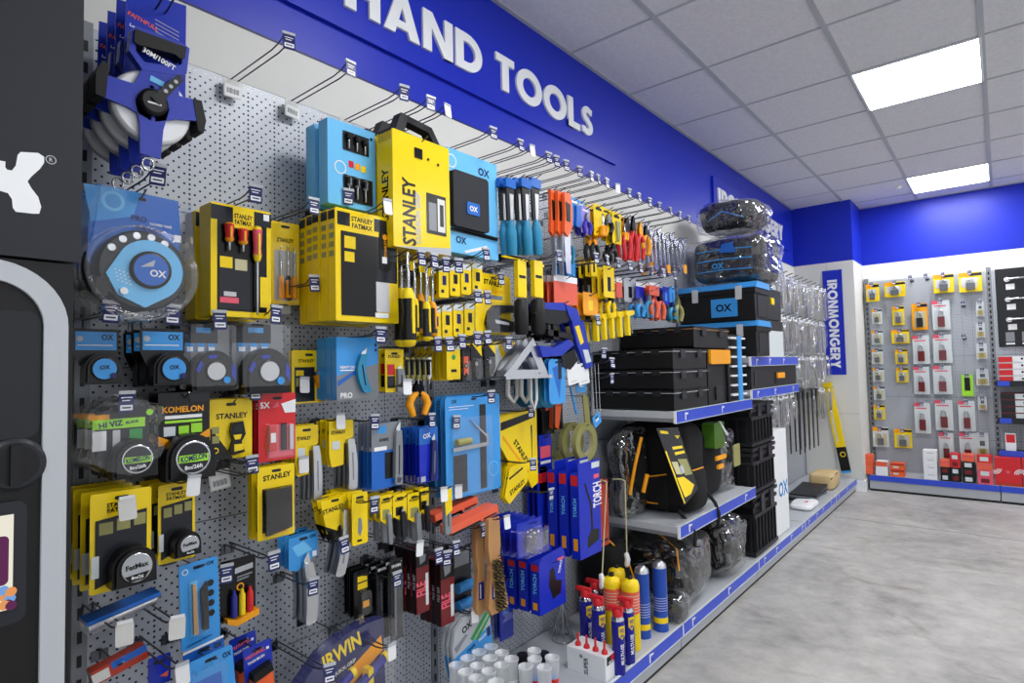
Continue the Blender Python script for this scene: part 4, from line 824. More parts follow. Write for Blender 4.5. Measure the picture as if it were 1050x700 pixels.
item('detector_card', 'square yellow STANLEY card picturing a black and yellow wall detector', 'detector', (215, 409, 258, 470), 0.16, 'yellow', [STN(0.52, 0.28, 0.095, 0, 0.88), ('p', [(0.02, 0.45), (0.55, 1), (0.02, 1)], 'black'), ('r', 0.06, 0.45, 0.22, 0.56, 'olive'), ('r', 0.06, 0.60, 0.22, 0.72, 'olive'), ('d', 0.14, 0.84, 0.07, 'yellow'), ('d', 0.14, 0.84, 0.045, 'black')],
     [('stud_detector', lambda m: (m.pp([(0.48, 0.40), (0.74, 0.38), (0.80, 0.60), (0.70, 0.72), (0.78, 0.90), (0.50, 0.94), (0.42, 0.86), (0.50, 0.70), (0.44, 0.55)], 0.001, 0.012, M('black', 0.35)), m.pp([(0.53, 0.45), (0.70, 0.44), (0.72, 0.56), (0.52, 0.56)], 0.012, 0.013, M('charcoal')), m.pp([(0.50, 0.60), (0.70, 0.60), (0.66, 0.68), (0.54, 0.68)], 0.012, 0.0135, M('yellow')), m.pp([(0.52, 0.76), (0.72, 0.76), (0.74, 0.86), (0.52, 0.88)], 0.012, 0.0135, M('yellow'))))], n=3, pitch=0.02, rz=-3)
item('blade_card', 'red blister card marked 5X with small red and silver blade packs', 'blade pack', (265, 403, 303, 472), 0.17, 'red', [('t', '5X', 0.17, 0.17, 0.09, 'white', 0, 0.3), ('p', [(0.35, 0.22), (0.5, 0.12), (0.55, 0.2)], 'pink'), ('r', 0.28, 0.46, 0.92, 0.94, 'pink'), ('p', [(0.6, 0.16), (1.0, 0.1), (1.0, 0.3), (0.7, 0.3)], 'white')],
     [('blades', lambda m: (m.box(m.U(0.24), m.Vv(0.85), 0.002, m.U(0.42), m.Vv(0.48), 0.010, M('red')), m.box(m.U(0.27), m.Vv(0.72), 0.010, m.U(0.40), m.Vv(0.58), 0.011, M('white')), m.box(m.U(0.58), m.Vv(0.85), 0.002, m.U(0.70), m.Vv(0.45), 0.010, M('black')), m.box(m.U(0.80), m.Vv(0.85), 0.002, m.U(0.90), m.Vv(0.48), 0.008, MT('silver')))), window(0.12, 0.44, 0.96, 0.98, 0.014)], n=3, pitch=0.018, hk=[(262, 403, 'navy')])
# ---- Stanley silver knives on narrow yellow cards
for k, (L, T, R, B) in enumerate([(303, 436, 326, 512), (338, 431, 362, 500)]):
    item('utility_knife_card', 'narrow yellow STANLEY card with silver retractable knife, %s of the two' % ['left', 'right'][k], 'knife', (L, T, R, B), 0.16 if k else 0.14, 'yellow', [STN(0.38, 0.17, 0.05, 0, 0.6), ('r', 0.12, 0.3, 0.42, 0.42, 'lens')], [knife(0.78, 0.20, 0.86, 1.02, 0.36, 'silver', True, 0.014, 'grey', 0.2, nose=False)], n=4, pitch=0.022, shape=[(0, 0), (1, 0), (1, 0.25), (0.6, 0.35), (0.58, 0.66), (0.1, 0.68), (0, 0.5)], hk=[((312, 478, 'white'), (350, 433, 'white'))[k]], rz=-4)
# ---- Komelon extras: barcode slip
q = at(224, 492, 0.10); tk = thing('hanging_ticket', 'clear barcode ticket on the bare hook under the wall detector card', 'ticket', (0.10, q.y, q.z+0.02), None, -5, 8); z = bpy.data.objects.new('barcode_slip', ticket_mesh('barcode')); COL.objects.link(z); z.parent = tk
hook(q.y-0.0, q.z+0.024, 0.26, 'none', 'only a clear barcode ticket')
# ---- grey/blue knife and blue knife packs
item('snap_knife_card', 'grey and blue card with grey snap off knife, small blue wheel at its base', 'knife', (381, 433, 411, 500), 0.20, 'oxdeep', [('r', 0, 0, 1, 0.42, 'grey'), ('r', 0.2, 0.04, 0.5, 0.16, 'oxblue'), ('t', 'KNIFE', 0.42, 0.26, 0.05, 'black', 0, 0.5), ('r', 0.44, 0.46, 0.86, 0.86, 'black'), ('r', 0.08, 0.36, 0.5, 0.42, 'white')],
     [knife(0.86, 0.05, 0.82, 0.95, 0.26, 'grey', False, 0.014, 'charcoal', 0), ('wheel', lambda m: (m.lathe([(m.W*0.14, 0), (m.W*0.14, 0.012)], (m.U(0.82), m.Vv(0.90)), 'w', M('oxdeep'), 16), m.lathe([(m.W*0.08, 0.012), (m.W*0.08, 0.014)], (m.U(0.82), m.Vv(0.90)), 'w', M('silver'), 14)))], n=4, pitch=0.020, hk=[(385, 434, 'navy')])
item('knife_card', 'deep blue OX card with slim dark blue knife, hanging in a thick row', 'knife', (430, 438, 449, 494), 0.20, 'royal', [('r', 0.0, 0.0, 1, 0.3, 'oxdeep'), ('t', 'OX', 0.4, 0.15, 0.09, 'white', 8, 0.5), ('r', 0.06, 0.88, 0.3, 0.98, 'lightgrey')], [knife(0.68, 0.16, 0.62, 0.96, 0.30, 'navy', False, 0.012, 'grey', 0.2)], n=6, pitch=0.018, hk=[(443, 432, 'navy')])
# ---- OX square and level sets in light blue
item('square_set', 'large light blue OX blister card with rafter square, level and dark rule', 'square', (457, 405, 513, 507), 0.20, 'oxblue',
     [OXT(0.15, 0.05, 0.035, 'black', 0.16), ('r', 0.06, 0.10, 0.5, 0.105, 'white'), ('r', 0.06, 0.125, 0.4, 0.13, 'white'), ('r', 0.60, 0.10, 0.72, 0.96, 'charcoal'), ('r', 0.12, 0.58, 0.36, 0.95, 'charcoal'), ('d', 0.85, 0.78, 0.10, 'oxlight'), ('d', 0.85, 0.78, 0.088, 'oxblue')],
     [('rafter_square', lambda m: ([m.prism([(m.U(a), m.Vv(b_)), (m.U(c), m.Vv(d)), (m.U(e), m.Vv(f)), (m.U(g), m.Vv(h))], 0.002, 0.008, MT('silver', 0.2)) for a, b_, c, d, e, f, g, h in [(0.40, 0.24, 0.44, 0.26, 0.72, 0.42, 0.70, 0.44), (0.70, 0.40, 0.74, 0.40, 0.74, 0.52, 0.70, 0.52), (0.10, 0.50, 0.74, 0.49, 0.74, 0.53, 0.10, 0.54)]], m.lathe([(0.012, m.U(0.14)), (0.012, m.U(0.38))], (m.Vv(0.45), 0.012), 'u', M('olive', 0.2), 12))), window(0.05, 0.20, 0.80, 0.98, 0.016)], n=3, pitch=0.024, hk=[(503, 408, 'navy'), (469, 434, 'navy')], rad=0.012)
item('square_set', 'shorter light blue OX card tucked behind the large square set', 'square', (441, 411, 460, 500), 0.10, 'oxblue', [OXT(0.4, 0.06, 0.035, 'black', 0.4), ('r', 0.3, 0.45, 0.8, 0.95, 'charcoal')], n=2, pitch=0.02)
# ---- yellow Stanley squares
item('quick_square', 'yellow STANLEY quick square with dark diagonal slot', 'square', (513, 421, 551, 504), 0.17, 'yellow',
     [('p', [(0.02, 0.12), (0.95, 0.02), (0.95, 0.10), (0.02, 0.22)], 'black'), ('t', 'STANLEY', 0.55, 0.52, 0.075, 'black', -50, 0.6), ('p', [(0.82, 0.2), (0.86, 0.2), (0.84, 0.75)], 'black'), ('p', [(0.05, 0.3), (0.08, 0.28), (0.75, 0.78), (0.72, 0.8)], 'amber')], n=3, pitch=0.012, shape=[(0, 0.04), (1, 0), (1, 0.95), (0.82, 1.0), (0.65, 0.8), (0.0, 0.88), (0.2, 0.6), (0, 0.4)], hk=[(545, 423, 'navy')], hole=False, rad=0.002)
item('quick_square', 'smaller yellow STANLEY angle gauge hanging on the lower ticketed hook', 'square', (517, 474, 541, 515), 0.22, 'yellow', [('t', 'STANLEY', 0.55, 0.62, 0.12, 'black', 22, 0.7), ('p', [(0.2, 0.35), (0.8, 0.15), (0.8, 0.2), (0.22, 0.4)], 'black')], n=3, pitch=0.012, shape=[(0.25, 0.1), (1, 0), (1, 0.55), (0.2, 1), (0, 0.8)], hk=[(546, 477, 'navy')], hole=False)
# ---- row 5
for k, (L, T, R, B, n, xf) in enumerate([(92, 503, 155, 603, 4, 0.24), (162, 495, 200, 575, 3, 0.18)]):
    item('tape_measure_card', 'long yellow card with black STANLEY FATMAX tape measure, %s' % ['nearer thick row', 'farther row'][k], 'tape measure', (L, T, R, B), xf, 'yellow',
         [('t', 'STANLEY', 0.48, 0.13, 0.045, 'black', 0, 0.55), ('t', 'FATMAX', 0.48, 0.185, 0.045, 'black', 0, 0.52), ('p', [(0.08, 0.27), (0.92, 0.22), (0.92, 0.80), (0.08, 0.95)], 'charcoal'), ('r', 0.14, 0.30, 0.36, 0.42, 'olive'), ('r', 0.42, 0.28, 0.64, 0.40, 'olive'), ('r', 0.70, 0.26, 0.90, 0.38, 'olive'), ('r', 0.02, 0.62, 0.14, 0.84, 'lens')],
         [tape_body(0.62, 0.76, 0.36, 'black', 'lightgrey', 'chrome', 'FatMax', 'black', 0.044, False, None, None), ('label_band', lambda m: (m.flat([(m.U(0.42), m.Vv(0.83)), (m.U(0.82), m.Vv(0.81)), (m.U(0.74), m.Vv(0.88)), (m.U(0.5), m.Vv(0.89))], 0.0490, G('black')), m.text('8m/26', m.U(0.62), m.Vv(0.85), m.W*0.06, 0.0494, G('white'))))],
         n=n, pitch=0.050, hk=[((130, 522, 'grey'), (198, 499, 'white'))[k]])
item('blade_card', 'yellow STANLEY blister card with black blade dispenser', 'blade pack', (264, 477, 302, 551), 0.18, 'yellow', [STN(0.52, 0.15, 0.075, 3, 0.82), ('r', 0.12, 0.30, 0.92, 0.90, 'black'), ('r', 0.35, 0.45, 0.80, 0.56, 'yellow'), ('r', 0.40, 0.66, 0.76, 0.94, 'amber')],
     [('blade_dispenser', lambda m: m.pp([(0.16, 0.34), (0.86, 0.30), (0.86, 0.88), (0.20, 0.94)], 0.001, 0.014, M('black', 0.35))), window(0.08, 0.28, 0.94, 0.97, 0.020)], n=3, pitch=0.026, hk=[(259, 478, 'navy')])
item('folding_knife_card', 'yellow STANLEY card with open silver folding knife hanging below', 'knife', (329, 508, 358, 590), 0.19, 'yellow', [STN(0.45, 0.16, 0.06, 8, 0.8), ('p', [(0.1, 0.35), (0.6, 0.45), (0.4, 0.6)], 'black')], [knife(0.80, 0.10, 0.55, 0.98, 0.34, 'silver', True, 0.016, 'grey', 0.5)], n=3, pitch=0.022, shape=[(0, 0.04), (0.95, 0), (1, 0.3), (0.6, 0.4), (0.5, 0.55), (0.2, 0.45)], hk=[(352, 560, 'navy')])
item('blade_card', 'narrow yellow card with one curved dark blade', 'blade pack', (361, 505, 377, 558), 0.22, 'yellow', [('t', 'STANLEY', 0.5, 0.15, 0.05, 'black', 0, 0.5), ('p', [(0.4, 0.48), (0.6, 0.5), (0.65, 0.7), (0.5, 0.85), (0.35, 0.75)], 'grey'), ('r', 0.3, 0.9, 0.6, 0.94, 'black')], n=6, pitch=0.024, hk=[(384, 519, 'navy')])
for k, (L, T, W_, kd) in enumerate([(390, 507, 12, 0), (403, 506, 14, 1), (418, 505, 14, 0), (430, 500, 10, 1)]):
    item('knife_card', 'yellow card with dark slim knife under the long ticket hooks, %s of four' % ['leftmost', 'second', 'third', 'rightmost'][k], 'knife', (L, T, L+W_, T+(44 if kd else 50)), 0.20, 'yellow', [('r', 0.2, 0.3, 0.7, 0.5, 'black' if kd else 'olive'), STN(0.5, 0.14, 0.05)], [knife(0.6, 0.35, 0.7, 1.0, 0.34, 'charcoal' if k % 2 else 'grey', False, 0.012, None, 0)], n=3, pitch=0.030, group='yellow knife cards in the fifth row', shape=[(0, 0), (1, 0), (1, 0.5), (0.5, 0.62), (0, 0.5)])
item('retractable_knife', 'single grey knife in yellow sleeve with a white ticket before it', 'knife', (452, 500, 460, 546), 0.26, None, (), [knife(0.5, 0.0, 0.55, 1.0, 0.8, 'grey', False, 0.014, 'charcoal', 0), ('sleeve', lambda m: m.prism([(m.U(0), m.Vv(0.05)), (m.U(1), m.Vv(0.0)), (m.U(1), m.Vv(0.5)), (m.U(0.2), m.Vv(0.6))], 0.0145, 0.016, G('yellow')))])
hook_px(456, 508, at(456, 508, 0.2).y, 0.27, 'white', 'the single grey knife'); hook_px(471, 505, at(468, 505, 0.2).y, 0.2, 'white', 'the light blue square sets, grey ticket')
# ================================================================ lower rows of the first bays
item('drill_bit_case', 'flat clear pack with blue top lying across two hooks', 'tool pack', (88, 622, 165, 637), 0.20, None, (),
     [('tray', lambda m: (m.box(m.U(0), m.Vv(1), -0.05, m.U(1), m.Vv(0.3), -0.002, CLEAR), m.prism([(m.U(0), m.Vv(0.3)), (m.U(1), m.Vv(0.3)), (m.U(1), m.Vv(0.05)), (m.U(0), m.Vv(0.05))], -0.05, -0.001, G('oxdeep')))), ('steel_bar', lambda m: m.lathe([(0.008, m.U(0.04)), (0.008, m.U(0.96))], (m.Vv(0.65), -0.02), 'u', MT('silver', 0.3), 10))], rx=9)
for k, (tx, ty) in enumerate([(128, 648), (182, 642)]):
    p_ = at(tx, ty, 0.27); hook(p_.y, p_.z, 0.26, 'grey', '', label='wire hook with blank grey ticket below the flat clear pack, %s' % ['left', 'right'][k])
item('pencil_card', 'tall blue OX card with carpenter pencil and black sharpener', 'pencil set', (183, 575, 223, 662), 0.20, 'oxblue',
     [OXT(0.80, 0.06, 0.045, 'black', 0.25), ('d', 0.15, 0.09, 0.08, 'white'), ('d', 0.15, 0.09, 0.06, 'oxblue'), ('r', 0.24, 0.22, 0.44, 0.86, 'oxlight'), ('d', 0.78, 0.30, 0.09, 'charcoal'), ('d', 0.78, 0.42, 0.09, 'charcoal'), ('d', 0.78, 0.54, 0.09, 'charcoal'), ('d', 0.78, 0.66, 0.09, 'charcoal'), ('t', 'CARPENTERS PENCILS', 0.45, 0.94, 0.022, 'navy', 8, 0.7)],
     [('pencil', lambda m: m.prism([(m.U(0.29), m.Vv(0.84)), (m.U(0.40), m.Vv(0.84)), (m.U(0.38), m.Vv(0.26)), (m.U(0.30), m.Vv(0.25))], 0.001, 0.008, M('wood'))), ('sharpener', lambda m: m.prism([(m.U(0.52), m.Vv(0.82)), (m.U(0.66), m.Vv(0.82)), (m.U(0.66), m.Vv(0.26)), (m.U(0.50), m.Vv(0.34))], 0.001, 0.012, M('black'))), window(0.2, 0.2, 0.7, 0.88, 0.014)], n=1, rx=2)
item('marker_card', 'black card with blue, yellow and red marking crayons', 'crayon set', (226, 572, 262, 634), 0.17, 'black',
     [('r', 0.05, 0.10, 0.3, 0.18, 'pink'), ('p', [(0.40, 0.16), (0.92, 0.13), (0.92, 0.22), (0.40, 0.25)], 'lightgrey'), ('p', [(0.46, 0.30), (0.90, 0.28), (0.90, 0.31), (0.46, 0.33)], 'grey'), ('p', [(0.46, 0.35), (0.80, 0.33), (0.80, 0.36), (0.46, 0.38)], 'grey'), ('d', 0.55, 0.48, 0.11, 'amber'), ('d', 0.55, 0.48, 0.07, 'black')],
     [('blue_marker', lambda m: m.lathe([(m.W*0.09, m.Vv(0.92)), (m.W*0.09, m.Vv(0.6)), (m.W*0.05, m.Vv(0.55)), (m.W*0.04, m.Vv(0.50))], (m.U(0.32), 0.01), 'v', M('irwin'), 12)), ('yellow_marker', lambda m: m.lathe([(m.W*0.09, m.Vv(0.92)), (m.W*0.09, m.Vv(0.6)), (m.W*0.05, m.Vv(0.55)), (m.W*0.04, m.Vv(0.50))], (m.U(0.55), 0.01), 'v', M('yellow'), 12)),
      ('red_marker', lambda m: m.lathe([(m.W*0.09, m.Vv(0.92)), (m.W*0.09, m.Vv(0.6)), (m.W*0.05, m.Vv(0.55)), (m.W*0.04, m.Vv(0.50))], (m.U(0.78), 0.01), 'v', M('red'), 12)), ('orange_tray', lambda m: m.prism([(m.U(0.08), m.Vv(0.98)), (m.U(0.35), m.Vv(1.06)), (m.U(0.98), m.Vv(0.98)), (m.U(0.98), m.Vv(0.88)), (m.U(0.35), m.Vv(0.96)), (m.U(0.08), m.Vv(0.90))], 0.001, 0.022, M('amber')))], hk=[(233, 590, 'navy')], hole=False)
p_ = at(281, 575, 0.27); hook(p_.y, p_.z, 0.26, 'navy', '', label='wire hook with navy ticket right of the crayon card')
item('folding_knife_card', 'blue OX card with silver folding knife and round blue button', 'knife', (296, 547, 326, 584), 0.16, 'oxblue', [OXT(0.82, 0.12, 0.10, 'black', 0.3), ('p', [(0.1, 0.3), (0.5, 0.2), (0.8, 0.5), (0.3, 0.6)], 'oxlight'), ('r', 0.8, 0.55, 0.95, 0.7, 'white')],
     [knife(0.52, 0.62, 0.66, 2.45, 0.40, 'silver', True, 0.016, None, 0.3), ('button', lambda m: m.lathe([(m.W*0.18, 0.01), (m.W*0.18, 0.019)], (m.U(0.66), m.Vv(1.4)), 'w', M('teal'), 18))], n=3, pitch=0.025, shape=[(0, 0.05), (1, 0), (1, 0.7), (0.55, 0.8), (0.3, 1), (0, 0.9)], hk=[(322, 603, 'navy')])
item('blade_card', 'narrow black card of spare blades with yellow squares', 'blade pack', (363, 584, 381, 632), 0.14, 'black', [('r', 0.2, 0.12, 0.75, 0.24, 'yellow'), ('r', 0.2, 0.27, 0.75, 0.40, 'yellow'), ('r', 0.5, 0.68, 0.85, 0.82, 'amber')], [window(0.25, 0.42, 0.95, 0.98, 0.010)], n=4, pitch=0.016)
item('drill_bit_pack', 'dark long sleeve pack with steel bits, left of the red and black boxes', 'drill bits', (386, 577, 398, 655), 0.16, 'charcoal', [('r', 0.1, 0.02, 0.9, 0.14, 'black'), ('t', 'IRWIN', 0.5, 0.08, 0.04, 'white', 0, 0.7)], [window(0.08, 0.18, 0.9, 0.98, 0.012)], n=3, pitch=0.03, hk=[(407, 595, 'navy')])
item('drill_bit_pack', 'dark grey long sleeve pack beside the upright joint', 'drill bits', (400, 573, 413, 655), 0.19, 'charcoal', [('r', 0.1, 0.02, 0.9, 0.14, 'black'), ('t', 'IRWIN', 0.5, 0.08, 0.04, 'white', 0, 0.7), ('r', 0.3, 0.2, 0.5, 0.95, 'midgrey')], [window(0.08, 0.18, 0.9, 0.98, 0.012)], n=2, pitch=0.03)
for k, (L, R, T, B) in enumerate([(427, 440, 562, 628), (452, 466, 574, 640)]):
    item('file_box', 'tall black and maroon boxed file, %s row' % ['left', 'right'][k], 'file', (L, T, R, B), 0.20, 'maroon', [('r', 0, 0, 1, 0.28, 'black'), ('p', [(0.2, 0.06), (0.8, 0.04), (0.7, 0.2), (0.3, 0.24)], 'grey'), ('t', 'FILE', 0.35, 0.62, 0.2, 'pink', 90, 0.22), ('r', 0.70, 0.40, 0.92, 0.90, 'lens')], th=0.022, n=4, pitch=0.026, body='box',
         side=[lambda m: (setattr(m, 'X', Matrix.Translation((0, -m.W/2-0.0006, 0)) @ Matrix.Rotation(-PI/2, 4, 'Z')), m.flat([(-0.020, -m.H), (-0.001, -m.H), (-0.001, 0), (-0.020, 0)], 0, M('black')), m.text('FILE SET', -0.010, -m.H*0.5, 0.010, 0.0004, M('lightgrey'), PI/2, True, m.H*0.6), setattr(m, 'X', Matrix.Identity(4)))])
for k, (tx, ty, kd) in enumerate([(431, 562, 'white'), (450, 570, 'navy'), (459, 572, 'navy'), (468, 562, 'navy')]):
    p_ = at(tx, ty, 0.30); hook(p_.y, p_.z, 0.29, kd, '', label='wire hook with %s ticket above the maroon file boxes, %s of four' % (kd, ['leftmost', 'second', 'third', 'rightmost'][k]))
# orange spirit-level packs lying flat
for k, (L, T, R, B, xf) in enumerate([(446, 515, 490, 528, 0.20), (462, 525, 511, 539, 0.27)]):
    item('square_pack', 'flat orange and black packed tool laid across the hooks, %s' % ['upper one', 'lower one'][k], 'tool pack', (L, T+3, R, B-1), xf, 'coral', [('r', 0.0, 0.8, 0.6, 1.0, 'black'), ('t', 'BACHO', 0.6, 0.4, 0.3, 'dark', 3, 0.2)] if False else [('r', 0.0, 0.75, 0.6, 1.0, 'black'), ('r', 0.66, 0.75, 0.95, 0.92, 'dark')], th=0.05, body='box', hole=False, rx=7)
# wooden wire brushes
for k, (L, T, R, B, xf) in enumerate([(484, 538, 495, 628, 0.22), (497, 530, 510, 628, 0.27)]):
    item('wire_brush', 'long wooden wire brush with blue label, %s of the two handles' % ['left', 'right'][k], 'brush', (L, T, R, B), xf, None, (),
         [('handle', lambda m: (m.prism([(m.U(a), m.Vv(b_)) for a, b_ in [(0.1, 0), (0.9, 0), (0.95, 0.3), (0.8, 0.5), (0.9, 0.7), (1.0, 0.92), (0.7, 1), (0.2, 1), (0.0, 0.92), (0.1, 0.7), (0.2, 0.5), (0.05, 0.3)]], 0, 0.018, M('wood', 0.45)), m.prism(rr(m.U(0.25), m.Vv(0.84), m.U(0.7), m.Vv(0.64), 0.003), 0.0175, 0.0188, G('irwin')), m.flat([(m.U(0.34), m.Vv(0.82)), (m.U(0.44), m.Vv(0.82)), (m.U(0.44), m.Vv(0.66)), (m.U(0.34), m.Vv(0.66))], 0.0193, G('white')))),
          ('bristles', lambda m: [m.tube([(m.U(0.3)+i*0.006, m.Vv(0.04+0.03*j), 0.0), (m.U(0.3)+i*0.006+0.001*(j % 3-1), m.Vv(0.04+0.03*j), -0.022)], 0.0014, M('charcoal', 0.5), 4) for i in range(3) for j in range(12)])], rz=-4)
def brushface(m):
    m.prism([(m.U(a), m.Vv(b_)) for a, b_ in [(0.25, 0), (0.6, 0), (1.0, 0.94), (0.85, 1), (0.45, 0.98), (0.05, 0.2)]], -0.012, 0.0, M('wood', 0.45))
def bristl(m):
    rnd = random.Random(4)
    for i in range(6):
        for j in range(22):
            a, c = 0.14+0.10*i+0.012*j+0.0, 0.04+0.042*j
            u, v = m.U(min(a*0.8+0.02, 0.8)), m.Vv(c); m.tube([(u, v, -0.001), (u+rnd.uniform(-.003, .003)-0.004, v+rnd.uniform(-.002, .002), 0.022)], 0.0016, M('olive' if (i+j) % 4 == 0 else 'charcoal', 0.6), 4, False)
item('wire_brush', 'wooden wire brush hanging bristles outward, right of the plain handles', 'brush', (502, 570, 521, 628), 0.29, None, (), [('wooden_back', brushface), ('bristles', bristl)])
hook_px(497, 545, at(495, 545, 0.2).y, 0.26, 'navy', 'the wooden wire brushes'); p_ = at(520, 535, 0.34); hook(p_.y, p_.z, 0.33, 'white', '', label='wire hook with white ticket in front of the wooden brushes')
# blue cylinders in pack between files and brushes
item('sanding_roll_pack', 'hanging pack with two blue cylinders between the file boxes and wooden brushes', 'tool pack', (464, 560, 483, 625), 0.12, 'charcoal', [('r', 0.1, 0.05, 0.9, 0.3, 'grey')], [('upper_roll', lambda m: m.lathe([(0.017, m.U(0.05)), (0.017, m.U(0.8)), (0.010, m.U(0.95))], (m.Vv(0.60), 0.018), 'u', M('oxblue'), 14)), ('lower_roll', lambda m: m.lathe([(0.017, m.U(0.05)), (0.017, m.U(0.8)), (0.010, m.U(0.95))], (m.Vv(0.88), 0.018), 'u', M('oxblue'), 14))])
# OX trade pack, tilted
item('glove_pack', 'large tilted OX trade pack with green stripe and blue lower half', 'work gloves', (461, 630, 502, 690), 0.20, 'lightgrey',
     [('p', [(0.0, 0.58), (1.0, 0.40), (1.0, 0.92), (0.05, 1.0)], 'oxblue'), ('t', 'OX', 0.40, 0.18, 0.12, 'black', 12, 0.5), ('p', [(0.45, 0.42), (0.92, 0.10), (0.98, 0.16), (0.52, 0.48)], 'green'), ('p', [(0.58, 0.48), (1.0, 0.20), (1.0, 0.26), (0.64, 0.53)], 'green'), ('t', 'TRADE', 0.45, 0.58, 0.05, 'black', 12, 0.4), ('t', 'TRADE', 0.75, 0.53, 0.05, 'white', 12, 0.35), ('r', 0.88, 0.42, 0.97, 0.58, 'navy'), ('p', [(0.05, 0.40), (0.35, 0.28), (0.4, 0.32), (0.1, 0.5)], 'grey')] + lines(0.2, 0.75, 0.72, 0.90, 5, 'oxlight', 0.3),
     shape=[(0.02, 0.4), (0.12, 0.12), (0.35, 0.0), (0.62, 0.03), (0.75, 0.16), (1.0, 0.10), (1.0, 0.92), (0.05, 1.0)], th=0.012, n=3, pitch=0.02, rx=6, hole=False, hk=[(487, 632, 'white')])
# ---- bottom left: blue cards
item('knife_card', 'small blue card with white tool, bottom left of the pegboard', 'knife', (152, 672, 175, 702), 0.18, 'faith', [('p', [(0.3, 0.3), (0.7, 0.25), (0.75, 0.6), (0.4, 0.65)], 'royal'), ('p', [(0.5, 0.7), (0.9, 0.6), (0.85, 0.8)], 'coral')], hk=[(186, 692, 'white')])
item('angle_gauge_pack', 'long flat red and blue packed tool lying along the bottom hooks', 'tool pack', (92, 675, 150, 690), 0.16, 'brick', [('r', 0.35, 0, 1, 0.5, 'oxdeep'), ('r', 0, 0.2, 0.3, 0.9, 'offwhite')], th=0.03, body='box', rx=12, hole=False)
item('chisel_card', 'blue OX blister card, front one at the bottom edge of the picture', 'tool pack', (192, 670, 238, 735), 0.26, 'oxblue', [OXT(0.86, 0.13, 0.09, 'black', 0.2), ('r', 0.1, 0.35, 0.7, 0.8, 'oxdeep')], [window(0.05, 0.1, 0.8, 0.95, 0.02)], rx=5, rad=0.008)
item('chisel_card', 'blue OX blister card behind and above the one at the bottom edge', 'tool pack', (187, 660, 229, 725), 0.20, 'oxdeep', [OXT(0.84, 0.12, 0.09, 'black', 0.2), ('r', 0.0, 0.0, 1, 0.04, 'white')], rx=6, rad=0.008)
for k, (L, T, R, B, xf) in enumerate([(235, 651, 262, 720, 0.16), (249, 660, 278, 730, 0.22)]):
    item('trowel_card', 'blue FAITHFULL card with orange and black brush handle, %s' % ['back one', 'front one'][k], 'brush', (L, T, R, B), xf, 'faith', [('t', 'FAITHFULL', 0.42, 0.13, 0.05, 'coral', 6, 0.7), ('t', 'TRADE BRUSH', 0.42, 0.22, 0.04, 'white', 6, 0.6), ('r', 0.80, 0.10, 0.9, 0.14, 'white'), ('p', [(0.1, 0.44), (0.9, 0.30), (0.9, 0.45), (0.1, 0.50)], 'black')],
         [('handle', lambda m: m.pp([(0.12, 0.46), (0.85, 0.40), (0.88, 1.0), (0.12, 1.0)], 0.001, 0.02, M('orange'))), ('brush_head', lambda m: m.pp([(0.15, 0.36), (0.8, 0.30), (0.85, 0.42), (0.14, 0.48)], 0.001, 0.024, M('black', 0.7)))], rx=4)
# ---- IRWIN clamp set pack
def irw(m):
    W, Hh = m.W, m.H
    arcp = [(m.U(a), m.Vv(b_)) for a, b_ in [(0, 0.62), (0.12, 0.35), (0.3, 0.14), (0.5, 0.03), (0.7, 0.0), (0.9, 0.03), (0.97, 0.08), (1, 1.2), (0, 1.2)]]
    m.prism(arcp, -0.003, 0, G('navy')); m.flat([(m.U(a), m.Vv(b_)) for a, b_ in [(0.04, 0.92), (0.95, 0.28), (0.97, 0.46), (0.06, 1.1)]], 0.0006, G('amber'))
    m.text('IRWIN', m.U(0.56), m.Vv(0.26), Hh*0.17, 0.0010, G('yellow'), math.radians(13), True, W*0.36); m.text('QUICK-GRIP', m.U(0.58), m.Vv(0.46), Hh*0.05, 0.0012, G('offwhite'), math.radians(13), True, W*0.34)
def irb(m):
    A = [(m.U(a), m.Vv(b_)) for a, b_ in [(-0.03, 0.66), (0.08, 0.34), (0.26, 0.10), (0.48, -0.02), (0.72, -0.05), (0.92, -0.03), (1.03, 0.06), (1.04, 1.2), (-0.03, 1.2)]][::-1]; n = len(A); B = [(x*0.94, y*0.94-0.004) for x, y in A]
    m.add([(x, y, 0.0) for x, y in A]+[(x, y, 0.05) for x, y in B], [tuple(range(n, 2*n))]+[(i, (i+1) % n, n+(i+1) % n, n+i) for i in range(n)], CLEAR)
def clampf(a0, b0, a1, b1):
    def f(m):
        m.tube([(m.U(a0), m.Vv(b0), 0.025), (m.U(a1), m.Vv(b1), 0.025)], 0.012, M('irwin', 0.4), 10); m.tube([(m.U(a1)-0.004, m.Vv(b1), 0.025), (m.U(a1)+0.008, m.Vv(b1)+0.003, 0.025)], 0.014, M('yellow'), 10); m.box(m.U((a0+a1)/2)-0.012, m.Vv((b0+b1)/2)-0.02, 0.008, m.U((a0+a1)/2)+0.004, m.Vv((b0+b1)/2)+0.02, 0.036, M('yellow'))
    return f
item('clamp_set', 'big curved clear IRWIN pack of yellow and blue bar clamps', 'clamp set', (284, 647, 396, 742), 0.20, None, (), [('backing_card', irw), ('clamp_bar', clampf(0.28, 0.72, 0.60, 0.50)), ('clamp_bar', clampf(0.62, 0.72, 0.93, 0.50)), ('clamp_bar', clampf(0.20, 0.95, 0.45, 0.80)), ('blister', irb)])
for k, (tx, ty, kd) in enumerate([(338, 690, 'navy'), (402, 668, 'white')]):
    p_ = at(tx, ty, 0.31); hook(p_.y, p_.z, 0.30, kd, '', label='wire hook with %s ticket in front of the IRWIN pack' % kd)

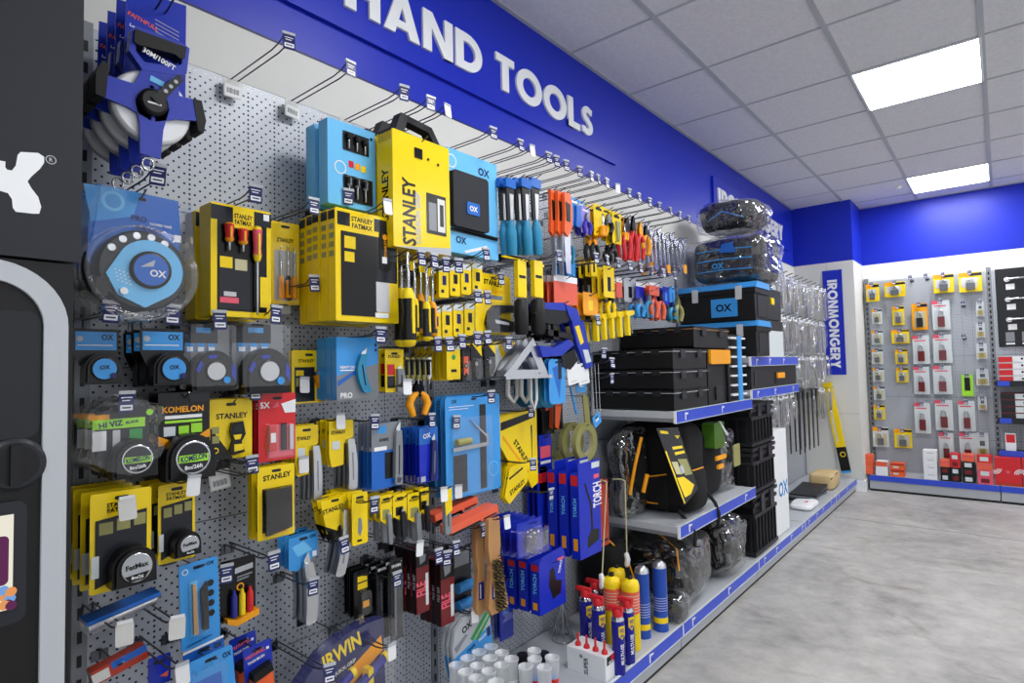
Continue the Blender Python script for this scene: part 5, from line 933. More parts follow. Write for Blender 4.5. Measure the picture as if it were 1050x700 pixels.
# ================================================================ right part of bay two: clamps, discs, tape, blue boxes
def qclamp(m):
    c = M('faith', 0.4); k = M('black', 0.5)
    m.pp([(0.0, 0.15), (0.15, 0.06), (0.52, 0.04), (0.60, 0.20), (0.38, 0.27), (0.1, 0.26)], -0.004, 0.014, k)
    m.pp([(0.05, 0.02), (0.5, -0.02), (0.58, 0.08), (0.1, 0.09)], -0.002, 0.015, c)
    m.pp([(0.50, 0.0), (0.72, 0.05), (0.80, 0.22), (0.66, 0.28), (0.56, 0.14)], 0.0, 0.018, c)
    m.pp([(0.62, 0.24), (0.84, 0.20), (0.90, 0.45), (1.0, 0.80), (0.86, 0.84), (0.70, 0.52)], 0.0, 0.018, c)
    m.pp([(0.66, 0.28), (0.74, 0.26), (0.82, 0.48), (0.76, 0.52)], 0.018, 0.019, M('yellow')); m.pp([(0.80, 0.58), (0.90, 0.58), (0.96, 0.74), (0.86, 0.76)], 0.018, 0.019, M('lens'))
    m.pp([(0.22, 0.33), (0.64, 0.38), (0.66, 0.45), (0.22, 0.41)], -0.004, 0.012, k); m.pp([(0.30, 0.26), (0.38, 0.26), (0.40, 0.46), (0.31, 0.46)], -0.002, 0.012, k)
    m.pp([(0.05, 0.54), (0.30, 0.56), (0.55, 0.45), (0.64, 0.52), (0.42, 0.66), (0.10, 0.68)], 0.0, 0.018, c)
    m.pp([(0.42, 0.66), (0.65, 0.58), (0.72, 0.72), (0.58, 0.84), (0.44, 0.80)], -0.004, 0.014, k)
item('quick_clamp', 'blue and black trigger clamp with yellow label right of the metal squares', 'clamp', (546, 312, 604, 392), 0.27, None, (), [('clamp_body', qclamp), ('bar', lambda m: m.prism([(m.U(0.1), m.Vv(0.5)), (m.U(0.9), m.Vv(0.5)), (m.U(0.9), m.Vv(0.55)), (m.U(0.1), m.Vv(0.55))], -0.012, -0.005, MT('grey')))], n=3, pitch=0.045)
for k, (L, R) in enumerate([(581, 592), (592, 603)]):
    item('clamp_tag', 'white paper tag hanging under the trigger clamps, %s' % ['left', 'right'][k], 'tag', (L, 372, R, 394), 0.28, 'white', [('r', 0.2, 0.85, 0.8, 0.88, 'lightgrey')], rx=8)
item('blue_tool_card', 'light blue card with folded blue trowel handle under the clamps', 'tool pack', (563, 368, 580, 414), 0.28, 'oxblue', [('p', [(0.2, 0.2), (0.8, 0.1), (0.6, 0.9)], 'oxdeep'), ('r', 0.55, 0.0, 0.75, 0.45, 'black')], n=2, pitch=0.02, rad=0.02)
def disc(m): m.lathe([(m.W*0.10, 0), (m.W*0.5, 0), (m.W*0.5, 0.006), (m.W*0.3, 0.010)], (0, m.Vv(0.5)), 'w', M('teal', 0.35), 30)
item('sanding_disc', 'round dark blue disc tool under the metal squares', 'disc', (551, 388, 571, 415), 0.22, None, (), [('disc', disc)], n=5, pitch=0.030)
for k, (L, T, R, B, xf, c1) in enumerate([(533, 387, 543, 412, 0.2, 'silver'), (543, 385, 550, 420, 0.24, 'offwhite'), (519, 388, 531, 412, 0.18, 'grey')]):
    item('caulking_tool', 'pale plastic tool hanging below the metal squares, %s' % ['middle', 'right', 'left'][k], 'tool', (L, T, R, B), xf, None, (), [('loop', lambda m: m.tube([(m.U(0.1), m.Vv(0), 0.004), (m.U(0.05), m.Vv(0.7), 0.004), (m.U(0.5), m.Vv(1), 0.004), (m.U(0.9), m.Vv(0.7), 0.004), (m.U(0.9), m.Vv(0), 0.004)], m.W*0.14, M('offwhite', 0.3), 8))])
item('hand_saw_pack', 'orange and black small saw hanging left of the masking tape', 'saw', (568, 413, 577, 440), 0.15, 'dark', [('p', [(0.2, 0), (0.9, 0), (0.5, 1), (0.1, 0.9)], 'orange')], n=2, pitch=0.03)
def ring(m):
    A_, c_ = m.W*0.5, (0, m.Vv(0.5)); o_ = M('olive', 0.6)
    m.lathe([(A_, 0.0), (A_, 0.022)], c_, 'w', o_, 36, False); m.lathe([(A_*0.62, 0.022), (A_*0.62, 0.0)], c_, 'w', M('sand', 0.6), 36, False)
    m.lathe([(A_, 0.022), (A_*0.62, 0.022)], c_, 'w', o_, 36, False); m.lathe([(A_*0.62, 0.0), (A_, 0.0)], c_, 'w', o_, 36, False)
item('masking_tape', 'olive ring shaped tape hanging beside the shelf end', 'tape', (586, 437, 608, 469), 0.20, None, (), [('ring', ring)], n=3, pitch=0.07)
item('webbing_strap', 'olive strap buckle hanging above the ring shaped tape', 'strap', (597, 405, 604, 438), 0.20, None, (), [('strap', lambda m: m.prism([(m.U(0), m.Vv(0)), (m.U(0.7), m.Vv(0)), (m.U(1), m.Vv(1)), (m.U(0.3), m.Vv(1))], 0, 0.006, M('olive', 0.7)))])
item('spirit_level_card', 'light blue tag card above the olive tape', 'tag', (591, 391, 601, 402), 0.26, 'oxblue', [('r', 0.3, 0.4, 0.7, 0.5, 'white')])
item('pencil_tool', 'thin light blue rod hanging beside the white tags', 'pencil', (584, 395, 590, 425), 0.24, None, (), [('rod', lambda m: m.tube([(m.U(0), m.Vv(0), 0.004), (m.U(1), m.Vv(1), 0.004)], 0.005, M('oxblue'), 8))])
item('chain_set', 'thin chrome wire loops hanging at the end of the second bay', 'hook set', (606, 372, 616, 432), 0.26, None, (), [('wire_loop', lambda m: [m.tube([(m.U(a), m.Vv(0), 0.004+a*0.01), (m.U(a+0.2), m.Vv(0.9), 0.004), (m.U(a), m.Vv(1), 0.004)], 0.0016, MT('silver', 0.2), 6) for a in (0, 0.3, 0.6)])])
item('blue_tag', 'small light blue diamond tag at the corner of the upper shelf', 'tag', (607, 425, 615, 437), 0.28, 'oxblue', [('r', 0.3, 0.4, 0.7, 0.6, 'white')], rx=25)
# blue torch boxes
def bxs(m):
    X = m.X; m.X = Matrix.Translation((0, -m.W/2-0.0006, 0)) @ Matrix.Rotation(-PI/2, 4, 'Z')
    m.flat([(-0.036, -m.H*0.02), (-0.004, -m.H*0.02), (-0.004, -m.H*0.14), (-0.036, -m.H*0.14)], 0, G('red')); m.text('TORCH', -0.020, -m.H*0.4, 0.016, 0, G('oxlight'), PI/2, True, m.H*0.4); m.flat([(-0.030, -m.H*0.9), (-0.010, -m.H*0.9), (-0.010, -m.H*0.76), (-0.030, -m.H*0.76)], 0, G('amber')); m.X = X
item('gas_torch_box', 'deep blue boxed gas torch with curved black burner pictured', 'gas torch', (594, 483, 616, 570), 0.30, 'royal', [('p', [(0.25, 0.14), (0.30, 0.12), (0.6, 0.4), (0.62, 0.7), (0.9, 0.72), (0.88, 0.85), (0.35, 0.9), (0.35, 0.78), (0.52, 0.70), (0.5, 0.4)], 'black'), ('t', 'TORCH', 0.85, 0.3, 0.2, 'white', 90, 0.3), ('r', 0.7, 0.05, 0.95, 0.10, 'pink'), ('r', 0.6, -0.10, 0.98, -0.03, 'lens')],
     [('header_card', lambda m: m.prism([(m.U(0), 0), (m.U(1), 0), (m.U(1), m.H*0.13), (m.U(0.0), m.H*0.12)], -0.002, 0.0, G('royal')))], th=0.040, n=3, pitch=0.055, body='box', side=[bxs], hk=[(566, 508, 'navy')])
item('gas_torch_box', 'deep blue boxed soldering torch in the lower row', 'gas torch', (553, 573, 580, 625), 0.27, 'royal', [('p', [(0.4, 0.2), (0.55, 0.15), (0.62, 0.45), (0.85, 0.5), (0.8, 0.75), (0.5, 0.8), (0.35, 0.5)], 'black'), ('t', 'TORCH', 0.8, 0.2, 0.08, 'white', 70, 0.3), ('r', 0.7, 0.03, 0.95, 0.08, 'pink')], [('header_card', lambda m: m.prism([(m.U(0), 0), (m.U(1), 0), (m.U(0.9), m.H*0.18), (m.U(0.1), m.H*0.12)], -0.002, 0.0, G('royal')))], th=0.040, n=4, pitch=0.055, body='box', side=[bxs])
item('goggle_pack', 'blue card with bulging clear blister, frontmost of a dense row above the torches', 'tool pack', (530, 533, 556, 568), 0.28, 'royal', [('r', 0.1, 0.05, 0.9, 0.2, 'faith')], [('lens_ring', lambda m: m.lathe([(m.W*0.32, 0.0), (m.W*0.32, 0.03), (m.W*0.22, 0.04)], (m.U(0.55), m.Vv(0.6)), 'w', CLEAR, 20)), window(0.0, 0.2, 1.0, 1.0, 0.035)], n=6, pitch=0.030)
item('spray_gun_card', 'red brown rod card hanging right of the blue torch boxes', 'tool pack', (614, 492, 624, 560), 0.24, 'brick', [('r', 0.1, 0.9, 0.9, 0.93, 'dark')], n=2, pitch=0.02)
item('blue_hanging_pack', 'tall blue pack hanging behind the torch boxes, left end', 'tool pack', (551, 478, 562, 545), 0.12, 'royal', [('r', 0.1, 0.1, 0.9, 0.25, 'red')], n=3, pitch=0.025)
item('sealed_blue_pouch', 'dark blue pouch hanging behind the wooden brushes', 'tool pack', (512, 590, 526, 655), 0.12, 'faith', [('r', 0.2, 0.3, 0.7, 0.6, 'oxdeep')], [window(0, 0, 1, 1, 0.012)], n=2, pitch=0.03)
item('blue_card_pack', 'thin blue card hanging right of the yellow squares', 'tool pack', (553, 445, 566, 505), 0.12, 'royal', [('r', 0.1, 0.2, 0.9, 0.4, 'pink'), ('r', 0.1, 0.45, 0.9, 0.5, 'white')], n=2, pitch=0.03)
item('dark_tool_row', 'dark packed tools hanging between the yellow squares and tape', 'tool pack', (556, 410, 568, 445), 0.12, 'dark', [('r', 0.3, 0.1, 0.7, 0.3, 'coral')], n=3, pitch=0.03)
# two long peg-hung spreader rods in front of the shelf end
for k, (x0, y0, x1, y1) in enumerate([(622, 495, 617, 598), (641, 494, 643, 576)]):
    c = at(x1, y1, 0.30); a = at(x0, y0, 0.30); hook(a.y+0.0, a.z+0.006, 0.30, 'none', 'the %s steel rod' % ['left', 'right'][k], 'single'); t = thing('scanner_rod', 'thin steel rod with white plastic foot, %s of the two before the bags' % ['left', 'right'][k], 'rod', (c.x, a.y, a.z), 'steel rods before the bags')
    b = MB(); b.tube([(0, 0.004, 0), (c.y-a.y, c.z-a.z, 0)], 0.0028, M('sand', 0.3), 8); b.tube([(0, 0.004, 0), (0.0, 0.01, -0.02), (-0.002, 0.006, -0.06)], 0.003, M('sand', 0.3), 6); b.build('rod', t)
    b = MB(); b.blob((c.y-a.y, c.z-a.z+0.010, 0), (0.012, 0.030, 0.010), M('white', 0.3), 0.7, 0.006, 40, 8); b.build('plastic_foot', t)
# ---- upper right jumble: hanging tools of the third bay
def sw(m, c1, c2): return None
for k in range(3):
    item('padsaw', 'orange and black handled saw with grey blade, right of the blue saws, %s of three' % ['left', 'middle', 'right'][k], 'saw', (562+k*7.0, 196+k*1.5, 570+k*7.5, 282-k), 0.24+k*0.02, None, (), [('handle', lambda m: (m.pp([(0.1, 0), (0.8, 0), (1, 0.2), (0.9, 0.42), (0.4, 0.55), (0.0, 0.5), (0.1, 0.3)], 0, 0.014, M('orange', 0.4)), m.pp([(0.2, 0.12), (0.7, 0.14), (0.65, 0.36), (0.25, 0.36)], 0.0142, 0.016, M('black')))), ('blade', lambda m: m.pp([(0.1, 0.55), (0.85, 0.48), (0.8, 1), (0.3, 1)], 0.004, 0.006, MT('silver')))], group='orange handled saws')
farcards = [  # L,T,R,B,x,base,kind,colour2
 (584, 203, 594, 250, .26, 'oxblue', 'knife', 'oxdeep'), (591, 206, 600, 246, .22, 'oxlight', 'knife', 'oxdeep'), (596, 212, 605, 256, .27, 'violet', 'pliers', 'purple'),
 (602, 213, 611, 232, .24, 'yellow', 'card', 'amber'), (609, 210, 619, 262, .27, 'yellow', 'driver', 'amber'), (617, 214, 627, 252, .26, 'yellow', 'pliers', 'black'), (623, 217, 631, 246, .24, 'yellow', 'card', 'dark'), (628, 218, 637, 250, .27, 'yellow', 'card', 'olive'), (633, 222, 641, 262, .24, 'amber', 'driver', 'amber')]
cl = ['light blue', 'pale blue', 'violet', 'short yellow', 'tall yellow', 'yellow', 'slim yellow', 'broad yellow', 'amber']
for k, (L, T, R, B, xf, c1, kd, c2) in enumerate(farcards):
    parts = {'knife': [knife(0.6, 0.2, 0.6, 1.0, 0.5, c2, False, 0.014, None, 0.2)], 'pliers': [plier(0.5, 0.25, 1.05, 0.9, c2, 'grey', 0.014)], 'driver': [driver(0.5, 1.05, 0.3, 0.5, c2, 'amber', True, 0.002, 0.5)], 'card': [('packed_blade', lambda m, c2=c2: m.pp([(0.3, 0.3), (0.7, 0.3), (0.65, 0.9), (0.4, 0.9)], 0.001, 0.01, M(c2)))]}[kd]
    item('hand_tool_card', '%s hang card right of the orange saws, place %d along' % (cl[k], k+1), 'hand tool', (L, T, R, T+(B-T)*0.62 if kd != 'card' else B), xf, c1, [('r', 0.2, 0.1, 0.8, 0.18, 'white' if k < 3 else 'black')], parts, n=2, pitch=0.035)
for k, (xx, hc, jc) in enumerate([(641, 'red', 'dark'), (648, 'red', 'dark'), (655, 'red', 'amber'), (661, 'amber', 'black'), (608, 'black', 'amber'), (627, 'black', 'dark'), (583, 'teal', 'grey')]):
    item('pliers', '%s handled pliers hanging jaws up among the upper hooks, place %d' % (hc, k+1), 'pliers', (xx-4, [224, 222, 228, 232, 240, 250, 240][k], xx+4, [266, 268, 266, 262, 268, 268, 270][k]), 0.25, None, (), [plier(0.5, 0, 1, 1, hc, jc, 0.014)], n=2, pitch=0.03)
for k in range(10):
    xx = 663+k*4.2; T = 236+k*1.8+(k % 3)*4
    item('chrome_spanner', 'slim chrome tool hanging on the upper hooks left of the wrapped bags, place %d' % (k+1), 'spanner', (xx-2, T-6, xx+2.2, 276+(k % 2)*4), 0.22+0.02*(k % 3), None, (), [('shaft', lambda m: (m.prism(rr(m.U(0.3), m.Vv(0.9), m.U(0.7), m.Vv(0.1), 0.002), 0, 0.006, MT('silver', 0.25)), m.lathe([(m.W*0.5, 0), (m.W*0.5, 0.008)], (0, m.Vv(0.08)), 'w', MT('silver', 0.25), 12), m.lathe([(m.W*0.45, 0), (m.W*0.45, 0.008)], (0, m.Vv(0.93)), 'w', MT('silver', 0.25), 12)))] + ([('grip', lambda m: m.prism(rr(m.U(0.15), m.Vv(1.0), m.U(0.85), m.Vv(0.75), 0.002), -0.001, 0.009, M('amber')))] if k % 4 == 1 else []), group='chrome tools on the upper hooks', n=2, pitch=0.05)
for k in range(9):
    p_ = at(571+k*0, 263, 0.33) if k == 0 else at(600+k*11.5, 262+k*2.6, 0.34); hook(p_.y, p_.z, 0.33, 'navy', '', label='wire hook in the second row of bay three, place %d from the left' % (k+1), group='second row hooks of bay three')
# second row of bay three
mid = [(568, 283, 592, 312, .24, 'coral', 'orange card with white header', 'white'), (600, 272, 608, 330, .20, 'dark', 'dark packed screwdriver card', 'grey'), (598, 300, 613, 323, .24, 'amber', 'amber holster shaped pack', 'yellow'), (612, 306, 618, 322, .22, 'amber', 'narrow amber pack', 'yellow'),
       (619, 273, 630, 305, .27, 'yellow', 'tall yellow tool card', 'black'), (606, 262, 612, 283, .25, 'yellow', 'slim yellow strip card', 'black'), (632, 285, 638, 305, .24, 'coral', 'small orange and white card', 'white'), (640, 285, 652, 310, .22, 'lightgrey', 'clear card of dark sockets', 'dark'),
       (652, 290, 662, 308, .24, 'royal', 'blue card under a white header', 'white'), (666, 290, 676, 303, .27, 'coral', 'short orange card with white header', 'white'), (680, 294, 686, 312, .25, 'royal', 'narrow blue card', 'oxblue'), (687, 294, 692, 312, .25, 'oxblue', 'narrow light blue card', 'oxdeep'), (582, 262, 590, 283, .2, 'oxblue', 'short light blue card', 'white')]
for k, (L, T, R, B, xf, c1, nm, c2) in enumerate(mid):
    item('hand_tool_card', '%s in the second row of bay three' % nm, 'hand tool', (L, T, R, B), xf, c1, [('r', 0, 0, 1, 0.22, c2) if c2 == 'white' else ('r', 0.35, 0.35, 0.65, 0.8, c2)], n=3, pitch=0.03)
for k, (xx, hc, jc, T, B) in enumerate([(669, 'coral', 'brick', 298, 326), (676, 'coral', 'dark', 300, 328), (664, 'teal', 'grey', 300, 326), (688, 'teal', 'navy', 310, 328), (655, 'oxblue', 'grey', 305, 325), (625, 'yellow', 'black', 300, 326), (694, 'olive', 'olive', 305, 330)]):
    item('pliers', '%s handled pliers in the lower rank above the black organisers, place %d' % ({'coral': 'orange', 'teal': 'teal', 'oxblue': 'blue', 'yellow': 'yellow', 'olive': 'olive'}[hc], k+1), 'pliers', (xx-4, T, xx+4, B), 0.25, None, (), [plier(0.5, 0, 1, 1, hc, jc, 0.014)], n=2, pitch=0.04)
for k in range(5):
    item('spring_clamp', 'yellow plastic clamp in the row below the amber packs, %s' % ['leftmost', 'second', 'middle', 'fourth', 'rightmost'][k], 'clamp', (606+k*8, 322-k, 615+k*8, 350-k*1.5), 0.22+0.01*k, None, (), [('clamp_arms', lambda m: (m.pp([(0.0, 0.05), (1, 0), (1, 0.15), (0.45, 0.25), (0.5, 1), (0.25, 1), (0.2, 0.25), (0, 0.2)], 0, 0.02, M('yellow', 0.4)), m.tube([(m.U(0.6), m.Vv(0.2), 0.01), (m.U(0.9), m.Vv(0.9), 0.01)], 0.004, M('grey'), 6)))], n=2, pitch=0.05, group='yellow plastic clamps')
for k, (tx, ty) in enumerate([(615, 328), (622, 362), (630, 372), (630, 388)]):
    p_ = at(tx, ty, 0.36); hook(p_.y, p_.z, 0.35, 'navy', '', label='wire hook with navy ticket left of the black organisers, %s' % ['topmost', 'second down', 'third down', 'lowest'][k])

# ================================================================ boxes and bags on the shelves
def solid(name, label, cat, x0, x1, y0, y1, z0, z1, mat, group=None, rz=0):
    t = thing(name, label, cat, ((x0+x1)/2, (y0+y1)/2, z0), group, rz); return t, (x1-x0)/2, (y1-y0)/2, z1-z0
def organiser(label, x0, x1, y0, y1, z0, z1, rim='silver', amber=False):
    t, hx, hy, h = solid('organiser_case', label, 'organiser', x0, x1, y0, y1, z0, z1, None, 'black organiser cases')
    k = M('black', 0.45)
    b = MB(); b.box(-hy, 0, -hx, hy, h*0.86, hx, k); b.build('body', t, 0.010)
    b = MB(); b.box(-hy-0.003, h*0.87, -hx-0.003, hy+0.003, h*0.995, hx+0.003, k); b.box(-hy-0.005, h*0.85, -hx-0.005, hy+0.005, h*0.875, hx+0.005, M(rim, 0.3)); b.build('lid', t, 0.004)
    for s in (-0.6, -0.2, 0.2, 0.6):
        b = MB(); b.prism(rr(-0.02, h*0.70, 0.02, h*0.95, 0.005), 0, 0.006, M('charcoal', 0.3)); o = b.build('latch', t); o.rotation_euler = (0, 0, -PI/2); o.location = (s*hx, -hy-0.001, 0)
    for s in (-0.5, 0.5):
        b = MB(); b.prism(rr(-0.025, h*0.55, 0.025, h*0.95, 0.005), hx, hx+0.008, M('amber' if amber else 'charcoal', 0.3)); o = b.build('latch', t); o.location = (0, s*hy, 0)
    return t
for k in range(3): organiser('black organiser case on the upper shelf, %s of the stack' % ['bottom', 'middle', 'top'][k], 0.045, 0.455, 2.475, 2.86, 1.031+k*0.094, 1.031+k*0.094+0.092)
t, hx, hy, h = solid('tool_box', 'upright black tool box with amber latch beside the organisers', 'tool box', 0.05, 0.455, 2.875, 3.19, 1.031, 1.312, None)
b = MB(); b.box(-hy, 0, -hx, hy, h, hx-0.012, M('black', 0.45)); b.box(-hy, 0.0, hx-0.02, -hy+0.03, h, hx, M('black', 0.45)); b.box(hy-0.03, 0.0, hx-0.02, hy, h, hx, M('black', 0.45)); b.build('body', t, 0.006)
b = MB(); b.prism(rr(-hy+0.02, h-0.075, hy-0.02, h-0.002, 0.008), hx-0.012, hx+0.012, M('amber', 0.35)); b.build('latch', t, 0.003)
b = MB(); b.prism(rr(-0.04, 0.02, 0.06, 0.09, 0.008), hx-0.011, hx-0.004, M('dark')); b.build('grip_recess', t)
t = organiser('wide black organiser with ochre rim lying across the top of the stack', 0.05, 0.445, 2.74, 3.205, 1.32, 1.425, 'wood')
# blue and white drawer rack
t, hx, hy, h = solid('part_rack', 'narrow rack with blue spine and white rungs on the upper shelf', 'rack', 0.10, 0.455, 3.215, 3.44, 1.031, 1.41, None)
b = MB(); b.box(-hy, 0, -hx, hy, h-0.01, hx-0.03, M('dark', 0.5)); b.build('drawer_stack', t, 0.004)
for k in range(7):
    b = MB(); z = 0.03+k*0.052; b.prism(rr(-hy, z, hy, z+0.010, 0.003), hx-0.03, hx+0.004, M('white', 0.35)); b.build('rung', t)
b = MB(); b.box(-0.03, 0.0, hx+0.004, 0.03, h-0.02, hx+0.010, M('oxblue', 0.35)); b.build('spine', t)
# OX tool boxes with blue lids in bay four
def oxbox(label, z0, z1, y0=3.50, y1=3.76, x1=0.50):
    t, hx, hy, h = solid('tool_box', label, 'tool box', 0.05, x1, y0, y1, z0, z1, None)
    b = MB(); b.prism([(-hy, h*0.84), (hy, h*0.84), (hy*0.92, 0), (-hy*0.92, 0)], -hx, hx, M('black', 0.5)); b.box(-hy-0.004, h*0.70, -hx-0.006, hy+0.004, h*0.84, hx+0.008, M('black', 0.5)); b.build('body', t, 0.006)
    b = MB(); b.prism([(-hy-0.008, h*0.84), (hy+0.008, h*0.84), (hy*0.86, h), (-hy*0.86, h)], -hx-0.012, hx+0.014, M('oxblue', 0.35)); b.build('lid', t, 0.006)
    S = Matrix.Translation((0, -hy-0.006, 0)) @ Matrix.Rotation(-PI/2, 4, 'Z')
    for s in (-0.55, 0.62):
        b = MB(); b.X = S; b.prism(rr(s*hx-0.018, h*0.55, s*hx+0.018, h*0.90, 0.004), 0, 0.008, M('silver', 0.3)); b.build('clasp', t)
    b = MB(); b.X = S; b.prism(rr(-hx*0.12, h*0.12, hx*0.58, h*0.60, 0.004), 0, 0.003, G('oxblue')); b.text('OX', hx*0.22, h*0.36, h*0.20, 0.0035, G('black')); b.build('brand_plate', t)
    b = MB(); b.box(-hy*0.6, h*0.1, hx-0.002, hy*0.6, h*0.66, hx+0.003, M('dark', 0.5)); b.build('end_panel', t)
oxbox('lower black tool box with blue lid in the fourth bay', 1.277, 1.486)
oxbox('upper black OX tool box with blue lid, under the wrapped bags', 1.487, 1.715)
t, hx, hy, h = solid('tool_box', 'black tool box with small yellow catch, right of the OX boxes', 'tool box', 0.05, 0.43, 3.86, 4.30, 1.52, 1.73, None)
b = MB(); b.prism([(-hy, h*0.8), (hy, h*0.8), (hy*0.9, 0), (-hy*0.9, 0)], -hx, hx, M('charcoal', 0.5)); b.build('body', t, 0.006)
b = MB(); b.box(-hy, h*0.8, -hx, hy, h*0.97, hx, M('dark', 0.5)); b.lathe([(0.018, -hy*0.7), (0.018, hy*0.7)], (h*1.1, hx*0.6), 'u', M('charcoal'), 12); b.build('lid', t, 0.006)
b = MB(); b.prism(rr(-0.03, h*0.48, 0.03, h*0.68, 0.004), hx, hx+0.01, M('yellow')); b.build('catch', t)
t, hx, hy, h = solid('tool_box', 'grey boxed tool chest carrying the box with yellow catch', 'tool box', 0.05, 0.42, 3.84, 4.35, 1.272, 1.518, None)
b = MB(); b.box(-hy, 0, -hx, hy, h*0.72, hx, M('lens', 0.3)); b.build('body', t, 0.004); b = MB(); b.box(-hy, h*0.73, -hx, hy, h, hx, M('charcoal', 0.4)); b.build('lid', t, 0.006)
t, hx, hy, h = solid('organiser_case', 'long flat black case with amber handle between two blue edged shelves', 'organiser', 0.06, 0.465, 3.50, 4.46, 1.082, 1.218, None)
b = MB(); b.box(-hy, 0, -hx, hy, h, hx, M('dark', 0.5)); b.build('body', t, 0.012)
b = MB(); b.prism(rr(0.0, 0.055, 0.16, 0.09, 0.006), hx+0.006, hx+0.014, M('amber')); b.box(0.005, 0.06, hx, 0.02, 0.085, hx+0.008, M('amber')); b.box(0.14, 0.06, hx, 0.155, 0.085, hx+0.008, M('amber')); b.build('handle', t)
b = MB(); b.prism(rr(-0.02, 0.02, 0.18, 0.10, 0.01), hx, hx+0.003, M('black')); b.build('handle_recess', t); b = MB(); b.prism(rr(-hy*0.9, 0.02, -hy*0.8, 0.11, 0.01), hx, hx+0.004, M('charcoal')); b.build('latch_panel', t)
# crates
def crate(label, z0, z1):
    t, hx, hy, h = solid('storage_crate', label, 'crate', 0.05, 0.455, 3.50, 3.93, z0, z1, None, 'stacked black crates')
    k = M('black', 0.45); k2 = M('dark', 0.45)
    b = MB(); b.box(-hy+0.01, 0, -hx+0.01, hy-0.01, h*0.97, hx-0.012, k); b.build('body', t, 0.004)
    b = MB()
    for q in (0.02, 0.62, 0.80): b.box(-hy, h*q, -hx, hy, h*q+0.02, hx, k2)
    b.box(-hy-0.004, h-0.022, -hx-0.004, hy+0.004, h-0.002, hx+0.004, k2); b.build('rim', t, 0.003)
    b = MB()
    for i in range(7):
        u = -hy+0.03+i*(2*hy-0.06)/6; b.box(u-0.006, 0.03, hx-0.014, u+0.006, h*0.62, hx-0.001, k2); w = -hx+0.03+i*(2*hx-0.06)/6; b.box(-hy+0.001, 0.03, w-0.006, -hy+0.012, h*0.62, w+0.006, k2)
    b.build('ribs', t)
    b = MB()
    for s in (-0.4, 0.4): b = MB(); b.prism(rr(s*hy-0.03, h*0.70, s*hy+0.03, h*0.98, 0.006), hx, hx+0.01, M('charcoal', 0.35)); b.build('clip', t, 0.002)
crate('bottom black ribbed crate of the stack on the base shelf', 0.122, 0.475); crate('middle black ribbed crate of the stack', 0.477, 0.745); crate('top black ribbed crate under the blue edged shelf', 0.747, 1.0)
t, hx, hy, h = solid('boxed_tool', 'tall narrow white carton with blue OX lettering beside the crates', 'carton', 0.16, 0.43, 3.955, 4.28, 0.122, 0.79, None)
b = MB(); b.box(-hy, 0, -hx, hy, h, hx, M('white', 0.5)); b.text('OX', 0.05, h*0.42, 0.10, hx+0.0008, G('oxblue'), 0, True); b.build('carton', t, 0.002); b = MB(); b.box(-hy, h, -0.003, hy, h+0.0008, 0.003, M('lightgrey')); b.build('tape_seam', t)

# ---- bags
FAB = M('black', 0.85); YW = M('amber', 0.5)
def bag(name, label, cat, c, hs, seed, accents=(), wrap=1.08, wseed=None, fab=FAB, e=0.45, amp=0.02, wamp=0.025, grp=None):
    t = thing(name, label, cat, (c[0], c[1], c[2]-hs[2]), grp)
    b = MB(); b.blob((0, hs[2], 0), (hs[0], hs[1], hs[2]), fab, e, amp, 7, 18, seed) if False else b.blob((0, hs[2], 0), (hs[0], hs[2], hs[1]), fab, e, amp, 7, 18, seed, 0.97); b.build('bag_body', t)
    for nm, fn in accents:
        b = MB(); fn(b, hs); b.build(nm, t)
    if wrap:
        b = MB(); b.blob((0, hs[2], 0), (hs[0]*wrap, hs[2]*wrap, hs[1]*wrap), WRAP, e*1.1, wamp, 9, 40, (wseed or seed)+3.3, 0.93); b.build('plastic_wrap', t)
    return t
# on the lower shelf of bay three (c = x, y, z centre; hs = half x, half y, half z)
bag('tool_bag', 'black and yellow tool bag wrapped in clear plastic, left end of lower shelf', 'bag', (0.20, 2.515, 0.735), (0.13, 0.048, 0.185), 1.0,
    [('trim', lambda b, h: (b.tube([(-0.095, 0.10, 0.05), (-0.09, 0.24, 0.08), (-0.06, 0.36, 0.10)], 0.008, YW, 6), b.tube([(-0.098, 0.12, 0.12), (-0.095, 0.20, 0.14)], 0.010, YW, 6)))], 1.1)
# backpack: front toward the aisle, with hang tag
t = thing('backpack', 'black backpack with yellow trim and a long yellow product card', 'bag', (0.25, 2.745, 0.532))
b = MB(); b.blob((0, 0.21, 0), (0.13, 0.215, 0.19), FAB, 0.42, 0.015, 6, 20, 5.0, 0.96); b.build('bag_body', t)
b = MB(); b.blob((0.0, 0.11, 0.10), (0.12, 0.105, 0.11), FAB, 0.5, 0.01, 8, 14, 6.0, 0.95); b.build('front_pocket', t)
b = MB(); b.blob((-0.112, 0.10, 0.0), (0.03, 0.085, 0.10), FAB, 0.5, 0.008, 8, 12, 7.0, 0.95); b.build('side_pocket', t)
b = MB(); b.tube([(-0.145, 0.17, -0.06), (-0.147, 0.175, 0.02), (-0.12, 0.19, 0.10), (-0.05, 0.205, 0.19), (0.03, 0.21, 0.205)], 0.0035, YW, 6); b.tube([(-0.150, 0.05, -0.04), (-0.150, 0.05, 0.05)], 0.0035, YW, 6); b.tube([(-0.11, 0.08, 0.08), (-0.10, 0.14, 0.14), (-0.12, 0.18, 0.1)], 0.003, YW, 6); b.build('piping', t)
b = MB(); org = Vector((0.25, 2.745, 0.532)); TL, TR_, BR, BL = at(673, 439, 0.40)-org, at(695, 438, 0.42)-org, at(716, 501, 0.49)-org, at(702, 518, 0.49)-org
def qp(a_, c_, off=0.0):
    n_ = (TR_-TL).cross(BL-TL).normalized()*-1
    p_ = TL*(1-a_)*(1-c_)+TR_*a_*(1-c_)+BR*a_*c_+BL*(1-a_)*c_+n_*off
    return (p_.y, p_.z, p_.x)
